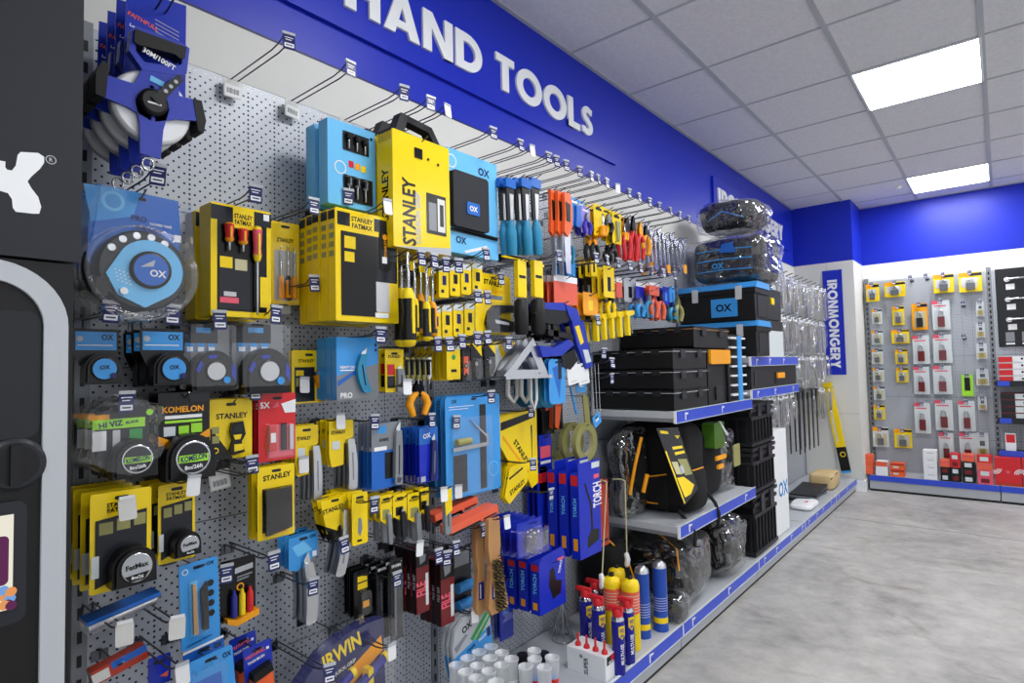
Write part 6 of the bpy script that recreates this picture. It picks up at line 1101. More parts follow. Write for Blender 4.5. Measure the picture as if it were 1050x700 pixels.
def qf(pts, off, mat): b.add([qp(a_, c_, off) for a_, c_ in pts], [tuple(range(len(pts)))], mat)
sgn = 1 if ((TR_-TL).cross(BL-TL)).dot(CAM-org) < 0 else -1
b.add([qp(a_, c_, -0.003*sgn) for a_, c_ in ((0, 0), (1, 0), (1, 1), (0, 1))]+[qp(a_, c_, 0) for a_, c_ in ((0, 0), (1, 0), (1, 1), (0, 1))], [(0, 1, 2, 3), (7, 6, 5, 4), (0, 1, 5, 4), (1, 2, 6, 5), (2, 3, 7, 6), (3, 0, 4, 7)], G('black'))
for pts, c_ in (([(0.0, 0.30), (0.07, 0.30), (0.07, 0.98), (0, 0.98)], 'yellow'), ([(0.1, 0.66), (0.45, 0.70), (0.85, 0.9), (0.5, 0.96), (0.15, 0.93)], 'yellow'), ([(0.45, 0.45), (0.9, 0.5), (0.95, 0.75), (0.55, 0.7)], 'olive'), ([(0.12, 0.45), (0.4, 0.48), (0.4, 0.66), (0.15, 0.62)], 'sand'), ([(0.42, 0.55), (0.6, 0.55), (0.6, 0.66), (0.42, 0.66)], 'lightgrey'),
    ([(0.1, 0.03), (0.45, 0.05), (0.45, 0.09), (0.1, 0.07)], 'yellow'), ([(0.4, 0.27), (0.9, 0.29), (0.9, 0.33), (0.4, 0.31)], 'yellow'), ([(0.42, 0.35), (0.92, 0.37), (0.92, 0.41), (0.42, 0.39)], 'yellow'), ([(0.7, 0.12), (0.95, 0.13), (0.8, 0.18)], 'yellow')):
    qf(pts, 0.0012*sgn, G(c_))
b.build('product_card', t)
b = MB(); b.tube([(0.11, 0.10, 0.17), (0.13, 0.02, 0.22), (0.14, -0.03, 0.232), (0.14, -0.09, 0.225)], 0.009, M('dark', 0.8), 6); b.build('strap', t); b = MB(); b.tube([(-0.14, 0.03, 0.15), (-0.15, -0.06, 0.232), (-0.15, -0.12, 0.225)], 0.009, M('dark', 0.8), 6) ; b.build('strap', t)
bag('tool_bag', 'black bag with green clear pouch and yellow straps, right of the backpack', 'bag', (0.275, 3.03, 0.72), (0.175, 0.12, 0.185), 9.0,
    [('green_pouch', lambda b, h: b.prism(rr(-0.07, 0.27, 0.07, 0.40, 0.01), h[0]*0.6, h[0]*0.97, M('moss', 0.2))), ('strap', lambda b, h: (b.box(-0.09, 0.215, h[0]*1.0, 0.04, 0.235, h[0]+0.012, YW), b.box(-0.07, 0.17, h[0]*1.0, 0.0, 0.19, h[0]+0.012, YW))), ('pale_handle', lambda b, h: b.tube([(-0.06, 0.36, h[0]*0.6), (0.02, 0.40, h[0]*0.95), (0.08, 0.33, h[0]*1.02)], 0.006, M('white'), 8))], 0, e=0.32)
bag('wrapped_pouch', 'clear wrapped leather pouch at the right end of the lower shelf', 'pouch', (0.31, 3.315, 0.70), (0.12, 0.07, 0.15), 12.0, [('yellow_print', lambda b, h: b.prism(rr(-0.05, 0.12, 0.05, 0.24, 0.01), h[0]*0.98, h[0]*1.01, M('olive')))], 1.18, 14.0, M('charcoal', 0.7))
# on the base shelf of bay three
bag('wrapped_bag', 'large black wrapped tool bag lying on the base shelf', 'bag', (0.265, 2.70, 0.28), (0.165, 0.18, 0.145), 20.0, [('yellow_cord', lambda b, h: b.tube([(-0.10, 0.315, 0.02), (-0.14, 0.26, 0.14), (-0.18, 0.18, 0.165)], 0.004, YW, 6))], 1.1, 21.0)
bag('wrapped_bag', 'clear wrapped black bag slumped on the base shelf by the crates', 'bag', (0.31, 3.17, 0.27), (0.14, 0.15, 0.13), 24.0, (), 1.18, 26.0, wamp=0.035)
bag('wrapped_bag', 'small bundled clear wrapped bag at the shelf front', 'bag', (0.405, 2.46, 0.172), (0.045, 0.07, 0.05), 28.0, (), 1.15, 29.0, M('charcoal', 0.6))
bag('wrapped_bag', 'black bag with yellow stitching behind the aerosol cans', 'bag', (0.15, 2.36, 0.28), (0.10, 0.09, 0.16), 30.0, [('stitching', lambda b, h: b.tube([(-0.05, 0.34, 0.05), (0.02, 0.25, 0.10), (0.06, 0.12, 0.12)], 0.004, YW, 6))], 0)
# wrapped OX bags on top of the tool boxes
def oxtrim(b, h):
    y = -h[1]*1.0
    for z in (0.06, 0.125, 0.185): b.tube([(y-0.012, z, -h[0]*0.8), (y-0.018, z+0.004, 0), (y-0.012, z-0.004, h[0]*0.85)], 0.0035, M('oxblue', 0.5), 6)
    b.X = Matrix.Translation((0, y-0.022, 0)) @ Matrix.Rotation(-PI/2, 4, 'Z'); b.text('OX', -0.03, 0.09, 0.035, 0, M('oxblue')); b.flat([(-0.02, 0.17), (0.08, 0.16), (0.06, 0.225), (0.0, 0.22)], 0, M('oxdeep')); b.X = Matrix.Identity(4)
    for u in (-0.6, 0.0, 0.6): b.tube([(h[1]*u, 0.08, h[0]+0.01), (h[1]*(u+0.2), 0.14, h[0]+0.014), (h[1]*(u+0.4), 0.08, h[0]+0.012)], 0.003, M('oxlight'), 6)
bag('wrapped_tool_bag', 'large black and blue OX tool bag in clear plastic on the blue lid', 'bag', (0.315, 3.77, 1.875), (0.20, 0.22, 0.135), 40.0, [('blue_trim', oxtrim)], 1.12, 41.0, M('dark', 0.7), 0.35, 0.012, 0.03)
bag('wrapped_tool_bag', 'smaller rounded wrapped black bag lying on top of the OX bag', 'bag', (0.30, 3.79, 2.165), (0.18, 0.19, 0.09), 44.0, [('blue_trim', lambda b, h: b.tube([(-h[1]*0.9, 0.06, -0.1), (-h[1]*1.05, 0.10, 0.0), (-h[1]*0.9, 0.05, 0.12)], 0.004, M('oxblue'), 6))], 1.12, 46.0, M('dark', 0.7), 0.6, 0.02, 0.025)

# ---- aerosols and cans on the base shelf
def can(label, px_, py_, h, r, kind, grp=None):
    q = atz(px_, py_, 0.1185); q.z = 0.1185
    t = thing({'wd': 'aerosol_can', 'gas': 'gas_bottle', 'blue': 'gas_canister'}[kind], label, {'wd': 'aerosol can', 'gas': 'gas bottle', 'blue': 'gas canister'}[kind], q, grp)
    if kind == 'wd':
        b = MB(); b.lathe([(r*0.93, 0), (r, 0.006), (r, h*0.80)], (0, 0), 'v', M('wdblue', 0.25), 20, True); b.lathe([(r, h*0.80), (r*0.97, h*0.83), (r*0.6, h*0.88)], (0, 0), 'v', MT('silver', 0.2), 20); b.build('can_body', t)
        b = MB()
        for rot in (-25, 35):
            b.X = Matrix.Rotation(math.radians(rot), 4, 'Z')
            for j in range(5):
                a0, a1 = math.radians(-30+12*j), math.radians(-30+12*(j+1)); top = h*0.74-abs(j-2)*0.001; bot = h*0.54+abs(j-2)*h*0.02
                P = lambda a, v: (r*1.012*math.sin(a), v, r*1.012*math.cos(a))
                b.add([P(a0, bot), P(a1, bot), P(a1, top), P(a0, top)], [(0, 1, 2, 3)], M('yellow', 0.3))
            b.text('WD', 0, h*0.67, 0.015, r*1.03, M('wdblue'), 0, True, r*0.8); b.text('40', 0, h*0.595, 0.012, r*1.03, M('wdblue'), 0, True, r*0.7)
            b.text('MULTI-USE', 0, h*0.32, 0.014, r*1.03, M('white'), PI/2, True, h*0.3)
            b.X = Matrix.Identity(4)
        b.build('label', t)
        b = MB(); b.lathe([(r*0.8, h*0.86), (r*0.85, h*0.93), (r*0.6, h*0.97)], (0, 0), 'v', M('red', 0.35), 18); b.box(-r*0.35, h*0.93, -r*1.6, r*0.35, h*1.0, r*0.9, M('red', 0.35)); b.build('smart_cap', t, 0.002)
        b = MB(); b.tube([(r*0.5, h*0.95, -r*1.5), (r*1.15, h*0.5, -r*0.2), (r*1.12, h*0.1, 0)], 0.0014, M('red'), 6); b.build('straw', t)
    elif kind == 'gas':
        b = MB(); b.lathe([(r*0.95, 0), (r, 0.01), (r, h*0.5)], (0, 0), 'v', M('yellow', 0.35), 22); b.lathe([(r*1.003, h*0.5), (r*1.003, h*0.80)], (0, 0), 'v', M('coral', 0.35), 22); b.lathe([(r, h*0.80), (r*1.02, h*0.86), (r*0.9, h*0.92), (r*0.3, h*0.95)], (0, 0), 'v', M('yellow', 0.35), 22); b.build('bottle', t)
        b = MB()
        for k in range(6): b.lathe([(r*1.006, h*(0.54+0.04*k)), (r*1.006, h*(0.548+0.04*k))], (0, 0), 'v', M('offwhite'), 22, False)
        b.build('label_lines', t)
        b = MB(); b.lathe([(r*0.30, h*0.93), (r*0.30, h*0.99), (r*0.2, h)], (0, 0), 'v', M('black'), 14); b.build('nozzle', t)
    else:
        b = MB(); b.lathe([(r*1.05, 0), (r*1.05, 0.008), (r, 0.012), (r, h*0.90)], (0, 0), 'v', M('canblue', 0.3), 22); b.lathe([(r, h*0.90), (r*0.9, h*0.95), (r*0.35, h), (r*0.3, h)], (0, 0), 'v', MT('silver', 0.3), 22); b.build('canister', t)
        b = MB()
        for k in range(6): b.lathe([(r*1.006, h*(0.30+0.035*k)), (r*1.006, h*(0.305+0.035*k))], (0, 0), 'v', M('white'), 22, False)
        b.lathe([(r*1.01, h*0.12), (r*1.01, h*0.20)], (0, 0), 'v', M('yellow'), 22, False); b.build('label_bands', t)
can('WD-40 aerosol, leftmost of the cluster behind the white box', 602, 665, 0.24, 0.026, 'wd', 'blue aerosols with red caps')
can('WD-40 aerosol standing second from the left behind the white box', 615, 676, 0.24, 0.026, 'wd', 'blue aerosols with red caps')
can('WD-40 aerosol nearest the price strip at the right of the white box', 635, 690, 0.24, 0.024, 'wd', 'blue aerosols with red caps')
can('WD-40 aerosol right of the nearest one, touching a yellow bottle', 645, 679, 0.24, 0.024, 'wd', 'blue aerosols with red caps')
can('WD-40 aerosol at the back under the red caps', 612, 655, 0.24, 0.026, 'wd', 'blue aerosols with red caps')
can('yellow and red gas bottle, right one of the front pair', 648, 664, 0.285, 0.036, 'gas', 'yellow gas bottles'); can('yellow and red gas bottle, left one of the front pair', 629, 660, 0.285, 0.036, 'gas', 'yellow gas bottles'); can('yellow gas bottle peeping behind the front pair', 634, 644, 0.27, 0.036, 'gas', 'yellow gas bottles')
can('slim blue gas canister standing alone before the wrapped bag', 678, 645, 0.29, 0.030, 'blue', 'blue gas canisters'); can('slim blue gas canister half hidden behind the yellow bottle', 660, 652, 0.29, 0.030, 'blue', 'blue gas canisters')
# white box with red nozzles
q0 = atz(583, 722, 0.1185); q1 = atz(622, 742, 0.1185)
t = thing('nozzle_box', 'white carton with red nozzle tips lined along its top', 'carton', (0.372, 1.885, 0.1185)); hx, hy, h = 0.082, 0.050, 0.084
b = MB(); b.box(-hy, 0, -hx, hy, h, hx, M('white', 0.5)); b.X = Matrix.Translation((0, -hy-0.0006, 0)) @ Matrix.Rotation(-PI/2, 4, 'Z'); b.text('SUPER', 0.0, h*0.4, 0.018, 0.0, M('charcoal'), PI/2, True, 0.06); b.flat(circ(-0.02, h*0.75, 0.007, 12), 0, M('grey')); b.X = Matrix.Identity(4)
b.flat([(-hy+0.01, h*0.62), (hy-0.01, h*0.62), (hy-0.01, h*0.97), (-hy+0.01, h*0.97)], hx+0.0006, M('black')); b.flat(circ(0.0, h*0.85, 0.012, 12), hx+0.001, M('red')); b.text('WD-40', 0, h*0.68, 0.014, hx+0.001, M('white'), 0, True, 0.06); b.build('carton', t, 0.0015)
for k in range(4):
    b = MB(); b.lathe([(0.012, 0), (0.010, 0.010), (0.005, 0.016), (0.0035, 0.045)], (0, 0), 'v', M('red', 0.3), 14); o = b.build('nozzle', t); o.location = (-hx+0.03+k*0.038, -0.02, h)
# clear-capped tubes
tubes = [(175, 580, 'l'), (250, 535, 'l'), (325, 495, 'l'), (403, 460, 'l'), (235, 625, 'l'), (313, 585, 'g'), (395, 535, 'g'), (475, 500, 'g'), (305, 665, 'g'), (388, 620, 'g'), (470, 580, 'g'), (537, 540, 'g'), (435, 690, 'g'), (628, 590, 'g'), (685, 485, 'b'), (688, 540, 'b'), (752, 595, 'b'), (803, 530, 'b')]
def tube_proto(c):
    t = thing('filler_tube', 'x', 'tube', (0, 0, 0.1185), 'clear capped tubes standing on the base shelf'); r = 0.020
    col = {'l': 'lens', 'g': 'green', 'b': 'oxblue'}[c]
    b = MB(); b.lathe([(r*0.95, 0), (r, 0.004), (r, 0.145)], (0, 0), 'v', M('lens' if c != 'b' else 'oxblue', 0.35), 18); b.lathe([(r*1.01, 0.03), (r*1.01, 0.148)], (0, 0), 'v', M(col, 0.3), 18, False); b.lathe([(r*1.02, 0.135), (r*1.02, 0.15)], (0, 0), 'v', M('red' if c == 'b' else 'lens', 0.3), 18, False); b.build('tube_body', t)
    b = MB(); b.lathe([(r*1.03, 0.150), (r*1.06, 0.205), (r*1.18, 0.206), (r*1.18, 0.210), (r*1.02, 0.210), (r*1.0, 0.165), (0.001, 0.165)], (0, 0), 'v', FROST, 22, False); b.build('clear_cap', t)
    return t
protos = {}
rows_n = {'l': 'pale', 'g': 'green', 'b': 'blue'}; cnt = {'l': 0, 'g': 0, 'b': 0}; onum = ['first', 'second', 'third', 'fourth', 'fifth', 'sixth', 'seventh', 'eighth', 'ninth', 'tenth']
for x, y, c in tubes:
    q = atz(440+x/6.364, 590+y/6.364, 0.328); t = protos.get(c)
    if t is None: protos[c] = t = tube_proto(c)
    else: t = copy_tree(t)
    t.location = (q.x, q.y, 0.1185); t['label'] = '%s banded tube with clear cap, %s of its colour from the left' % (rows_n[c], onum[cnt[c]]); cnt[c] += 1
# silver wire stand between tubes and cans
q = atz(577, 655, 0.1185); t = thing('wire_stand', 'small chrome wire stand behind the white carton', 'stand', (q.x, q.y, 0.1185))
b = MB()
for k in range(8): a = 2*PI*k/8; b.tube([(0, 0.16, 0), (0.02*math.cos(a), 0.09, 0.02*math.sin(a)), (0.045*math.cos(a), 0.002, 0.045*math.sin(a))], 0.0022, MT('silver', 0.2), 6)
b.tube([(0.045*math.cos(2*PI*k/16), 0.003, 0.045*math.sin(2*PI*k/16)) for k in range(17)], 0.0022, MT('silver', 0.2), 6); b.build('wire_frame', t)
# two small dark jars among the tubes
for k, (x, y) in enumerate([(612, 530), (745, 520)]):
    q = atz(440+x/6.364, 590+y/6.364, 0.30); t = thing('filler_tube', 'short black lidded tube, %s of two among the clear caps' % ['left', 'right'][k], 'tube', (q.x, q.y, 0.1185)); b = MB(); b.lathe([(0.018, 0), (0.018, 0.16), (0.014, 0.17)], (0, 0), 'v', M('charcoal'), 16); b.build('tube_body', t); b = MB(); b.lathe([(0.020, 0.17), (0.020, 0.19)], (0, 0), 'v', M('black'), 16); b.build('lid', t)

# ================================================================ bays five and six: bagged silver ironmongery
def baghw(m):
    A = [(m.U(0.05), 0), (m.U(0.95), 0), (m.U(1), m.Vv(1)), (m.U(0), m.Vv(1))]
    m.blob((0, m.Vv(0.55), 0.012), (m.W*0.5, m.H*0.46, 0.018), WRAP, 0.5, 0.006, 30, 10, random.random()*9)
protoB = []
for v in range(3):
    w, h = 0.11, [0.24, 0.30, 0.20][v]
    t = thing('ironmongery_bag', 'x', 'bagged hardware', (0, 0, 0), 'bagged silver ironmongery'); m = MB(w, h); m.prism(rr(-w/2, -0.035, w/2, 0, 0.002), -0.001, 0.001, M('white', 0.5)); m.r(0.2, 0.03, 0.8, 0.08, G('grey'), 0.0014); m.build('header_card', t)
    m = MB(w, h); m.blob((0, m.Vv(0.55), 0.010), (m.W*0.5, m.H*0.46, 0.018), WRAP, 0.5, 0.008, 25, 12, v*3.0); m.build('clear_bag', t)
    m = MB(w, h)
    if v == 0: m.tube([(-0.02, m.Vv(0.2), 0.01), (0.02, m.Vv(0.2), 0.01), (0.02, m.Vv(0.9), 0.01), (-0.02, m.Vv(0.9), 0.01), (-0.02, m.Vv(0.25), 0.01)], 0.008, MT('silver', 0.25), 8)
    elif v == 1: m.box(-0.03, m.Vv(0.95), 0.004, -0.005, m.Vv(0.15), 0.012, MT('silver', 0.25)); m.box(0.01, m.Vv(0.95), 0.004, 0.03, m.Vv(0.15), 0.012, MT('lightgrey', 0.3))
    else: m.lathe([(0.03, 0), (0.03, 0.012), (0.012, 0.02)], (0, m.Vv(0.5)), 'w', MT('silver', 0.2), 16); m.box(-0.012, m.Vv(0.95), 0.002, 0.012, m.Vv(0.6), 0.01, MT('silver', 0.25))
    m.build('hardware', t); protoB.append(t)
used = [False]*3; rows = [(1.93, 4.55, 6.25, 12), (1.60, 4.56, 6.25, 11), (1.28, 4.55, 6.28, 11), (0.98, 4.55, 6.28, 11)]; ctr = 0
rn = ['top', 'second', 'third', 'bottom']; pos = ['first', 'second', 'third', 'fourth', 'fifth', 'sixth', 'seventh', 'eighth', 'ninth', 'tenth', 'eleventh', 'twelfth']
rnd = random.Random(3)
for ri, (z, y0, y1, n) in enumerate(rows):
    for k in range(n):
        y = y0+(y1-y0)*k/(n-1)
        if ri == 3 and 4 <= k <= 8: continue
        nd = 2
        hook(y, z, 0.33, 'none', '', label='chrome hook in the %s row of bagged ironmongery, %s from the near end' % (rn[ri], pos[k]), group='chrome hooks for bagged ironmongery')
        for dd in range(nd):
            v = (ctr*7+ri) % 3; ctr += 1
            t = protoB[v] if not used[v] else copy_tree(protoB[v]); used[v] = True
            t.location = (0.30-dd*0.075-rnd.uniform(0, 0.03), y+rnd.uniform(-0.01, 0.01), z+0.008); t.rotation_euler = (math.radians(rnd.uniform(-4, 4)), 0, math.radians(rnd.uniform(-15, 12)))
            t['label'] = 'clear bag of silver hardware, %s row, %s from the near end, %s' % (rn[ri], pos[k], ['front', 'back'][dd])
# long black hinges
tp = None
for k in range(5):
    for j in range(2):
        lb = 'long black strap hinge in the low group, %s from the near end, %s' % (pos[k], ['front', 'back'][j])
        if tp is None:
            tp = t = thing('strap_hinge', lb, 'hinge', (0, 0, 0), 'long black hinges'); m = MB(0.05, 0.5); m.prism([(-0.02, -0.06), (0.02, -0.06), (0.012, -0.52), (-0.012, -0.52)], 0, 0.005, M('black', 0.5)); m.build('strap', t); m = MB(); m.prism(rr(-0.03, -0.08, 0.03, 0, 0.004), -0.002, 0.008, M('black', 0.5)); m.build('hinge_plate', t)
        else: t = copy_tree(tp)
        t.location = (0.28-j*0.07, 5.22+k*0.155, 1.0); t['label'] = lb
    hook(5.22+k*0.155, 0.985, 0.31, 'none', '', label='hook holding the %s black strap hinge from the near end' % pos[k], group='hooks for the black hinges')
# things on the far base shelf
q = atz(856, 500, 0.1185); t = thing('paper_parcel', 'crumpled brown paper parcel on the far end of the base shelf', 'parcel', (0.32, q.y if 4.6 < q.y < 6.2 else 5.95, 0.1185))
b = MB(); b.blob((0, 0.07, 0), (0.16, 0.07, 0.10), M('kraft', 0.8), 0.35, 0.015, 12, 12, 2.0, 0.95); b.build('paper', t); b = MB(); b.tube([(-0.16, 0.10, 0.085), (0.0, 0.135, 0.10), (0.16, 0.10, 0.085)], 0.004, M('dark'), 5); b.build('band', t)
t = thing('paper_packet', 'flat white printed packet lying on the base shelf past the carton', 'packet', (0.36, 4.95, 0.1185)); b = MB(); b.blob((0, 0.022, 0), (0.15, 0.022, 0.08), M('white', 0.4), 0.5, 0.01, 12, 12, 5.0, 0.9); b.build('packet', t); b = MB(); b.box(-0.03, 0.042, 0.0, 0.03, 0.046, 0.03, M('red')); b.build('red_print', t)
for k in range(4):
    t = thing('cable_tray', 'flat dark bundled bracket strip on the far base shelf, %s' % ['lowest', 'second', 'third', 'topmost'][k], 'bracket', (0.26+0.01*k, 5.30+0.04*k, 0.1185+0.014*k), 'dark strips on the base shelf'); b = MB(); b.box(-0.28, 0, -0.10, 0.28, 0.013, 0.10, M('charcoal' if k % 2 else 'midgrey', 0.5)); b.build('strip', t, 0.003); t.rotation_euler = (0, 0, 0.06*(k-2))
# yellow level leaning at the pillar
a = aty(851, 392, 6.385); c = aty(872, 484, 6.33)
a = Vector((a.x, 6.385, a.z)); c = Vector((c.x, 6.30, max(c.z, 0.125)))
t = thing('spirit_level', 'yellow spirit level leaning against the pillar on a black end with round logo', 'level', c)
d = (a-c); L = d.length; d.normalize(); ang = math.atan2(d.x, d.z)
t.rotation_euler = (math.atan2(-(a.y-c.y), math.hypot(d.x, d.z)*L)*1.0, ang, 0)
def lv(z0, z1, mat, nm, w=0.068, dpt=0.024):
    b = MB(); b.box(-dpt/2, z0, -w, dpt/2, z1, 0.0+w*0.0+w*0.2, mat); b.build(nm, t, 0.002)
lv(0.02, L*0.28, M('black', 0.4), 'black_end'); lv(L*0.28, L, M('yellow', 0.35), 'body'); lv(0.0, 0.02, M('oxblue', 0.4), 'end_cap', 0.062, 0.03)
b = MB(); b.X = Matrix.Rotation(-PI/2, 4, 'Z'); b.flat(circ(-0.022, L*0.2, 0.024, 20), 0.0126, M('yellow')); b.flat(circ(-0.022, L*0.2, 0.017, 20), 0.013, M('black')); b.flat([(-0.05, L*0.34), (-0.035, L*0.34), (-0.035, L*0.9), (-0.05, L*0.9)], 0.0126, M('silver')); b.build('logo_and_rule', t)

# ================================================================ back wall: shelving with carded locks and boxes
YF = 6.86     # face of the back pegboard
for i, (x0, x1) in enumerate([(0.56, 1.525), (1.525, 2.5)]):
    t = thing('shelving_bay', ['shelving bay on the back wall hung with carded padlocks', 'right hand bay on the back wall with black handle board and red cartons'][i], 'shelving', (x0, YB, 0), 'shelving bays on the back wall')
    t.rotation_euler = (0, 0, -PI/2); W = x1-x0; D = YB-YF
    def up(u, t=t):
        b = MB(); b.box(u-0.018, 0, 0.002, u+0.018, 2.06, D+0.004, steel)
        for k in range(38): b.flat([(u-0.006, 0.14+k*0.05), (u+0.006, 0.14+k*0.05), (u+0.006, 0.168+k*0.05), (u-0.006, 0.168+k*0.05)], D+0.0046, M('black'))
        b.build('upright', t)
    up(0.0)
    for k in range(5):
        m = MB(); m.box(0.018, PZ[k]+0.001, D-0.002, W-0.018, PZ[k+1]-0.001, D, PEG); m.box(0.018, PZ[k+1]-0.003, D-0.002, W-0.018, PZ[k+1]-0.001, D+0.001, st2); m.build('pegboard_panel', t)
    m = MB(); m.box(0.018, 0.1, 0.003, W-0.018, 2.02, 0.012, M('dark')); m.build('back_panel', t)
    def bshelf(lb, z, dep, thick, nm='bracket_shelf'):
        sh = thing(nm, lb, 'shelf', (x0, YB, 0), 'shelves on the back wall'); sh.rotation_euler = (0, 0, -PI/2); return sh
    sh = bshelf('%s base shelf with blue strip on the back wall' % ['left', 'right'][i], 0, 0, 0, 'base_shelf')
    m = MB(); m.box(0.004, 0.115, D, W-0.004, 0.145, 0.395, st2); m.build('deck', sh); m = MB(); m.box(0.002, 0.098, 0.392, W-0.002, 0.148, 0.400, strip); m.build('price_strip', sh)
    m = MB(); m.box(0.004, 0.02, 0.30, W-0.004, 0.098, 0.385, M('lightgrey', 0.35, 0.3)); m.box(0.004, 0.0, 0.33, W-0.004, 0.02, 0.380, M('black')); m.build('kick_plate', sh)
    if i == 1:
        for z, nm in ((1.02, 'top'), (0.70, 'middle'), (0.42, 'lowest')):
            sh = bshelf('%s small dark shelf under the black handle board' % nm, z, 0, 0)
            m = MB(); m.box(0.01, z-0.02, D, W-0.01, z, 0.26, M('dark')); m.build('deck', sh)
            m = MB(); m.box(0.004, z-0.035, 0.26, W-0.004, z+0.015, 0.266, strip if z < 0.5 else M('charcoal')); m.flat([(0.02, z-0.03), (0.10, z-0.03), (0.10, z+0.012), (0.02, z+0.012)], 0.2665, strip); m.build('price_strip', sh)
            m = MB(); m.lathe([(0.035, 0.266), (0.03, 0.275)], (0.24, z-0.01), 'w', MT('silver'), 14); m.box(0.24, z-0.018, 0.266, 0.36, z-0.006, 0.28, MT('silver')); m.build('door_knob_sample', sh)
def bplace(L, T, R, B, Y):
    my, mx = (T+B)/2, (L+R)/2; a, b = aty(L, my, Y), aty(R, my, Y); t, u = aty(mx, T, Y), aty(mx, B, Y)
    return Vector(((a.x+b.x)/2, Y, t.z)), abs(b.x-a.x), abs(t.z-u.z)
def bitem(name, label, cat, box, Y, base, P=(), parts=(), th=0.003, group=None, n=1, pitch=0.03, body='card', hk=True):
    loc, w, h = bplace(*box, Y); o = thing(name, label, cat, loc, group); o.rotation_euler = (0, 0, -PI/2); b = MB(w, h)
    b.prism(rr(-w/2, -h, w/2, 0, 0.004), -th, 0, G(base)); prints(b, P); b.build(body, o)
    for p in parts: pb = MB(w, h); p[1](pb); pb.build(p[0], o)
    if n > 1: stack(o, n, pitch, 0.002, (0, 1, 0))
    if hk:
        q = thing('display_hook', uniq('back wall hook holding the %s' % cut(label).replace(' on the back wall', '')), 'hook', (loc.x, YF, loc.z-0.012), 'hooks on the back wall'); q.rotation_euler = (0, 0, -PI/2)
        L = round(max(0.05, YF-Y+0.03), 2); w_ = bpy.data.objects.new('hook_wires', wire_mesh(L, 'double')); COL.objects.link(w_); w_.parent = q
        tk = bpy.data.objects.new('price_ticket', ticket_mesh('navy')); COL.objects.link(tk); tk.parent = q; tk.location = (L+0.004, 0, 0.02)
    return o
lock = lambda c='charcoal': ('lock_case', lambda m: (m.pp([(0.3, 0.55), (0.7, 0.55), (0.7, 0.9), (0.3, 0.9)], 0.001, 0.02, M(c, 0.35)), m.tube([(m.U(0.36), m.Vv(0.56), 0.01), (m.U(0.38), m.Vv(0.38), 0.01), (m.U(0.5), m.Vv(0.32), 0.01), (m.U(0.62), m.Vv(0.38), 0.01), (m.U(0.64), m.Vv(0.56), 0.01)], m.W*0.05, MT('silver', 0.3), 6)))
yc = [('r', 0, 0, 0.6, 0.2, 'amber'), ('r', 0.4, 0.03, 1.0, 0.14, 'dark'), ('r', 0.15, 0.3, 0.9, 0.9, 'sand')]
cells = [(888, 291, 901, 309, 'big'), (907, 289, 928, 304, 'big'), (957, 281, 978, 300, 'big'), (983, 279, 1007, 299, 'big'),
 (894, 317, 904, 332), (915, 314, 927, 333), (894, 339, 905, 353), (914, 338, 932, 352), (894, 358, 905, 373), (918, 358, 930, 373), (895, 377, 906, 391), (919, 377, 931, 392), (896, 396, 907, 410), (896, 415, 907, 430), (895, 438, 911, 458), (917, 440, 935, 459)]
cn = ['first', 'second', 'third', 'fourth', 'fifth', 'sixth', 'seventh', 'eighth']
for k, c in enumerate(cells):
    big = len(c) > 4
    bitem('lock_card', 'yellow and white carded lock on the back wall, %s' % (['top left corner', 'second along the top', 'third along the top', 'rightmost along the top'][k] if k < 4 else '%s column, %s' % (['left', 'second'][(k-4) % 2 if k < 12 else (0 if k < 15 else 1)], ['first row', 'first row', 'second row', 'second row', 'third row', 'third row', 'fourth row', 'fourth row', 'fifth row', 'sixth row', 'lowest row', 'lowest row'][k-4])), 'lock', c[:4], 6.78 if big else 6.80, 'yellow' if big or k % 2 else 'lens', yc if not big else [('r', 0, 0, 0.5, 0.22, 'amber'), ('r', 0.5, 0.05, 1, 0.2, 'charcoal'), ('r', 0.1, 0.3, 0.8, 0.75, 'silver'), ('r', 0.2, 0.75, 0.9, 0.9, 'yellow')], [lock('midgrey'), window(0.08, 0.25, 0.95, 0.95, 0.024)], n=2, pitch=0.03)
rc = [('r', 0, 0, 0.35, 0.12, 'pink'), ('r', 0.1, 0.16, 0.8, 0.20, 'pink'), ('r', 0.25, 0.35, 0.85, 0.85, 'lens')]
reds = [(956, 308, 974, 338), (935, 311, 951, 338, 'y'), (936, 344, 953, 373), (957, 343, 976, 372), (937, 376, 953, 404), (957, 375, 976, 404), (938, 413, 954, 444), (959, 410, 977, 441), (983, 411, 1000, 442), (963, 444, 978, 472), (984, 444, 1001, 474)]
for k, c in enumerate(reds):
    y = len(c) > 4
    bitem('padlock_card', '%s carded padlock on the back wall, place %d counted from the top' % ('yellow' if y else 'red and white', k+1), 'padlock', c[:4], 6.79, 'lens' if not y else 'amber', rc if not y else yc, [lock('maroon' if not y else 'charcoal'), window(0.15, 0.3, 0.9, 0.92, 0.026)], n=2, pitch=0.03)
small = [(1001, 309, 1009, 324), (1001, 331, 1010, 346), (1001, 352, 1012, 368), (1001, 378, 1014, 395), (1003, 407, 1012, 420), (1001, 444, 1014, 470)]
for k, c in enumerate(small):
    bitem('key_tag_card', 'small brass carded pack in the right column of the back bay, %s down' % cn[k], 'hardware pack', c, 6.80, 'lens', [('r', 0.1, 0.6, 0.9, 0.95, 'kraft'), ('r', 0.3, 0.3, 0.7, 0.5, 'midgrey')], [('brass_part', lambda m: m.pp([(0.3, 0.6), (0.7, 0.6), (0.7, 0.85), (0.3, 0.85)], 0.001, 0.015, M('olive', 0.3, 0.6)))], n=2, pitch=0.03)
bitem('long_shackle_lock', 'lime green and black hanging pack right of the red padlock cards', 'lock', (986, 384, 998, 406), 6.80, 'lime', [('r', 0.25, 0.15, 0.75, 0.75, 'black')])
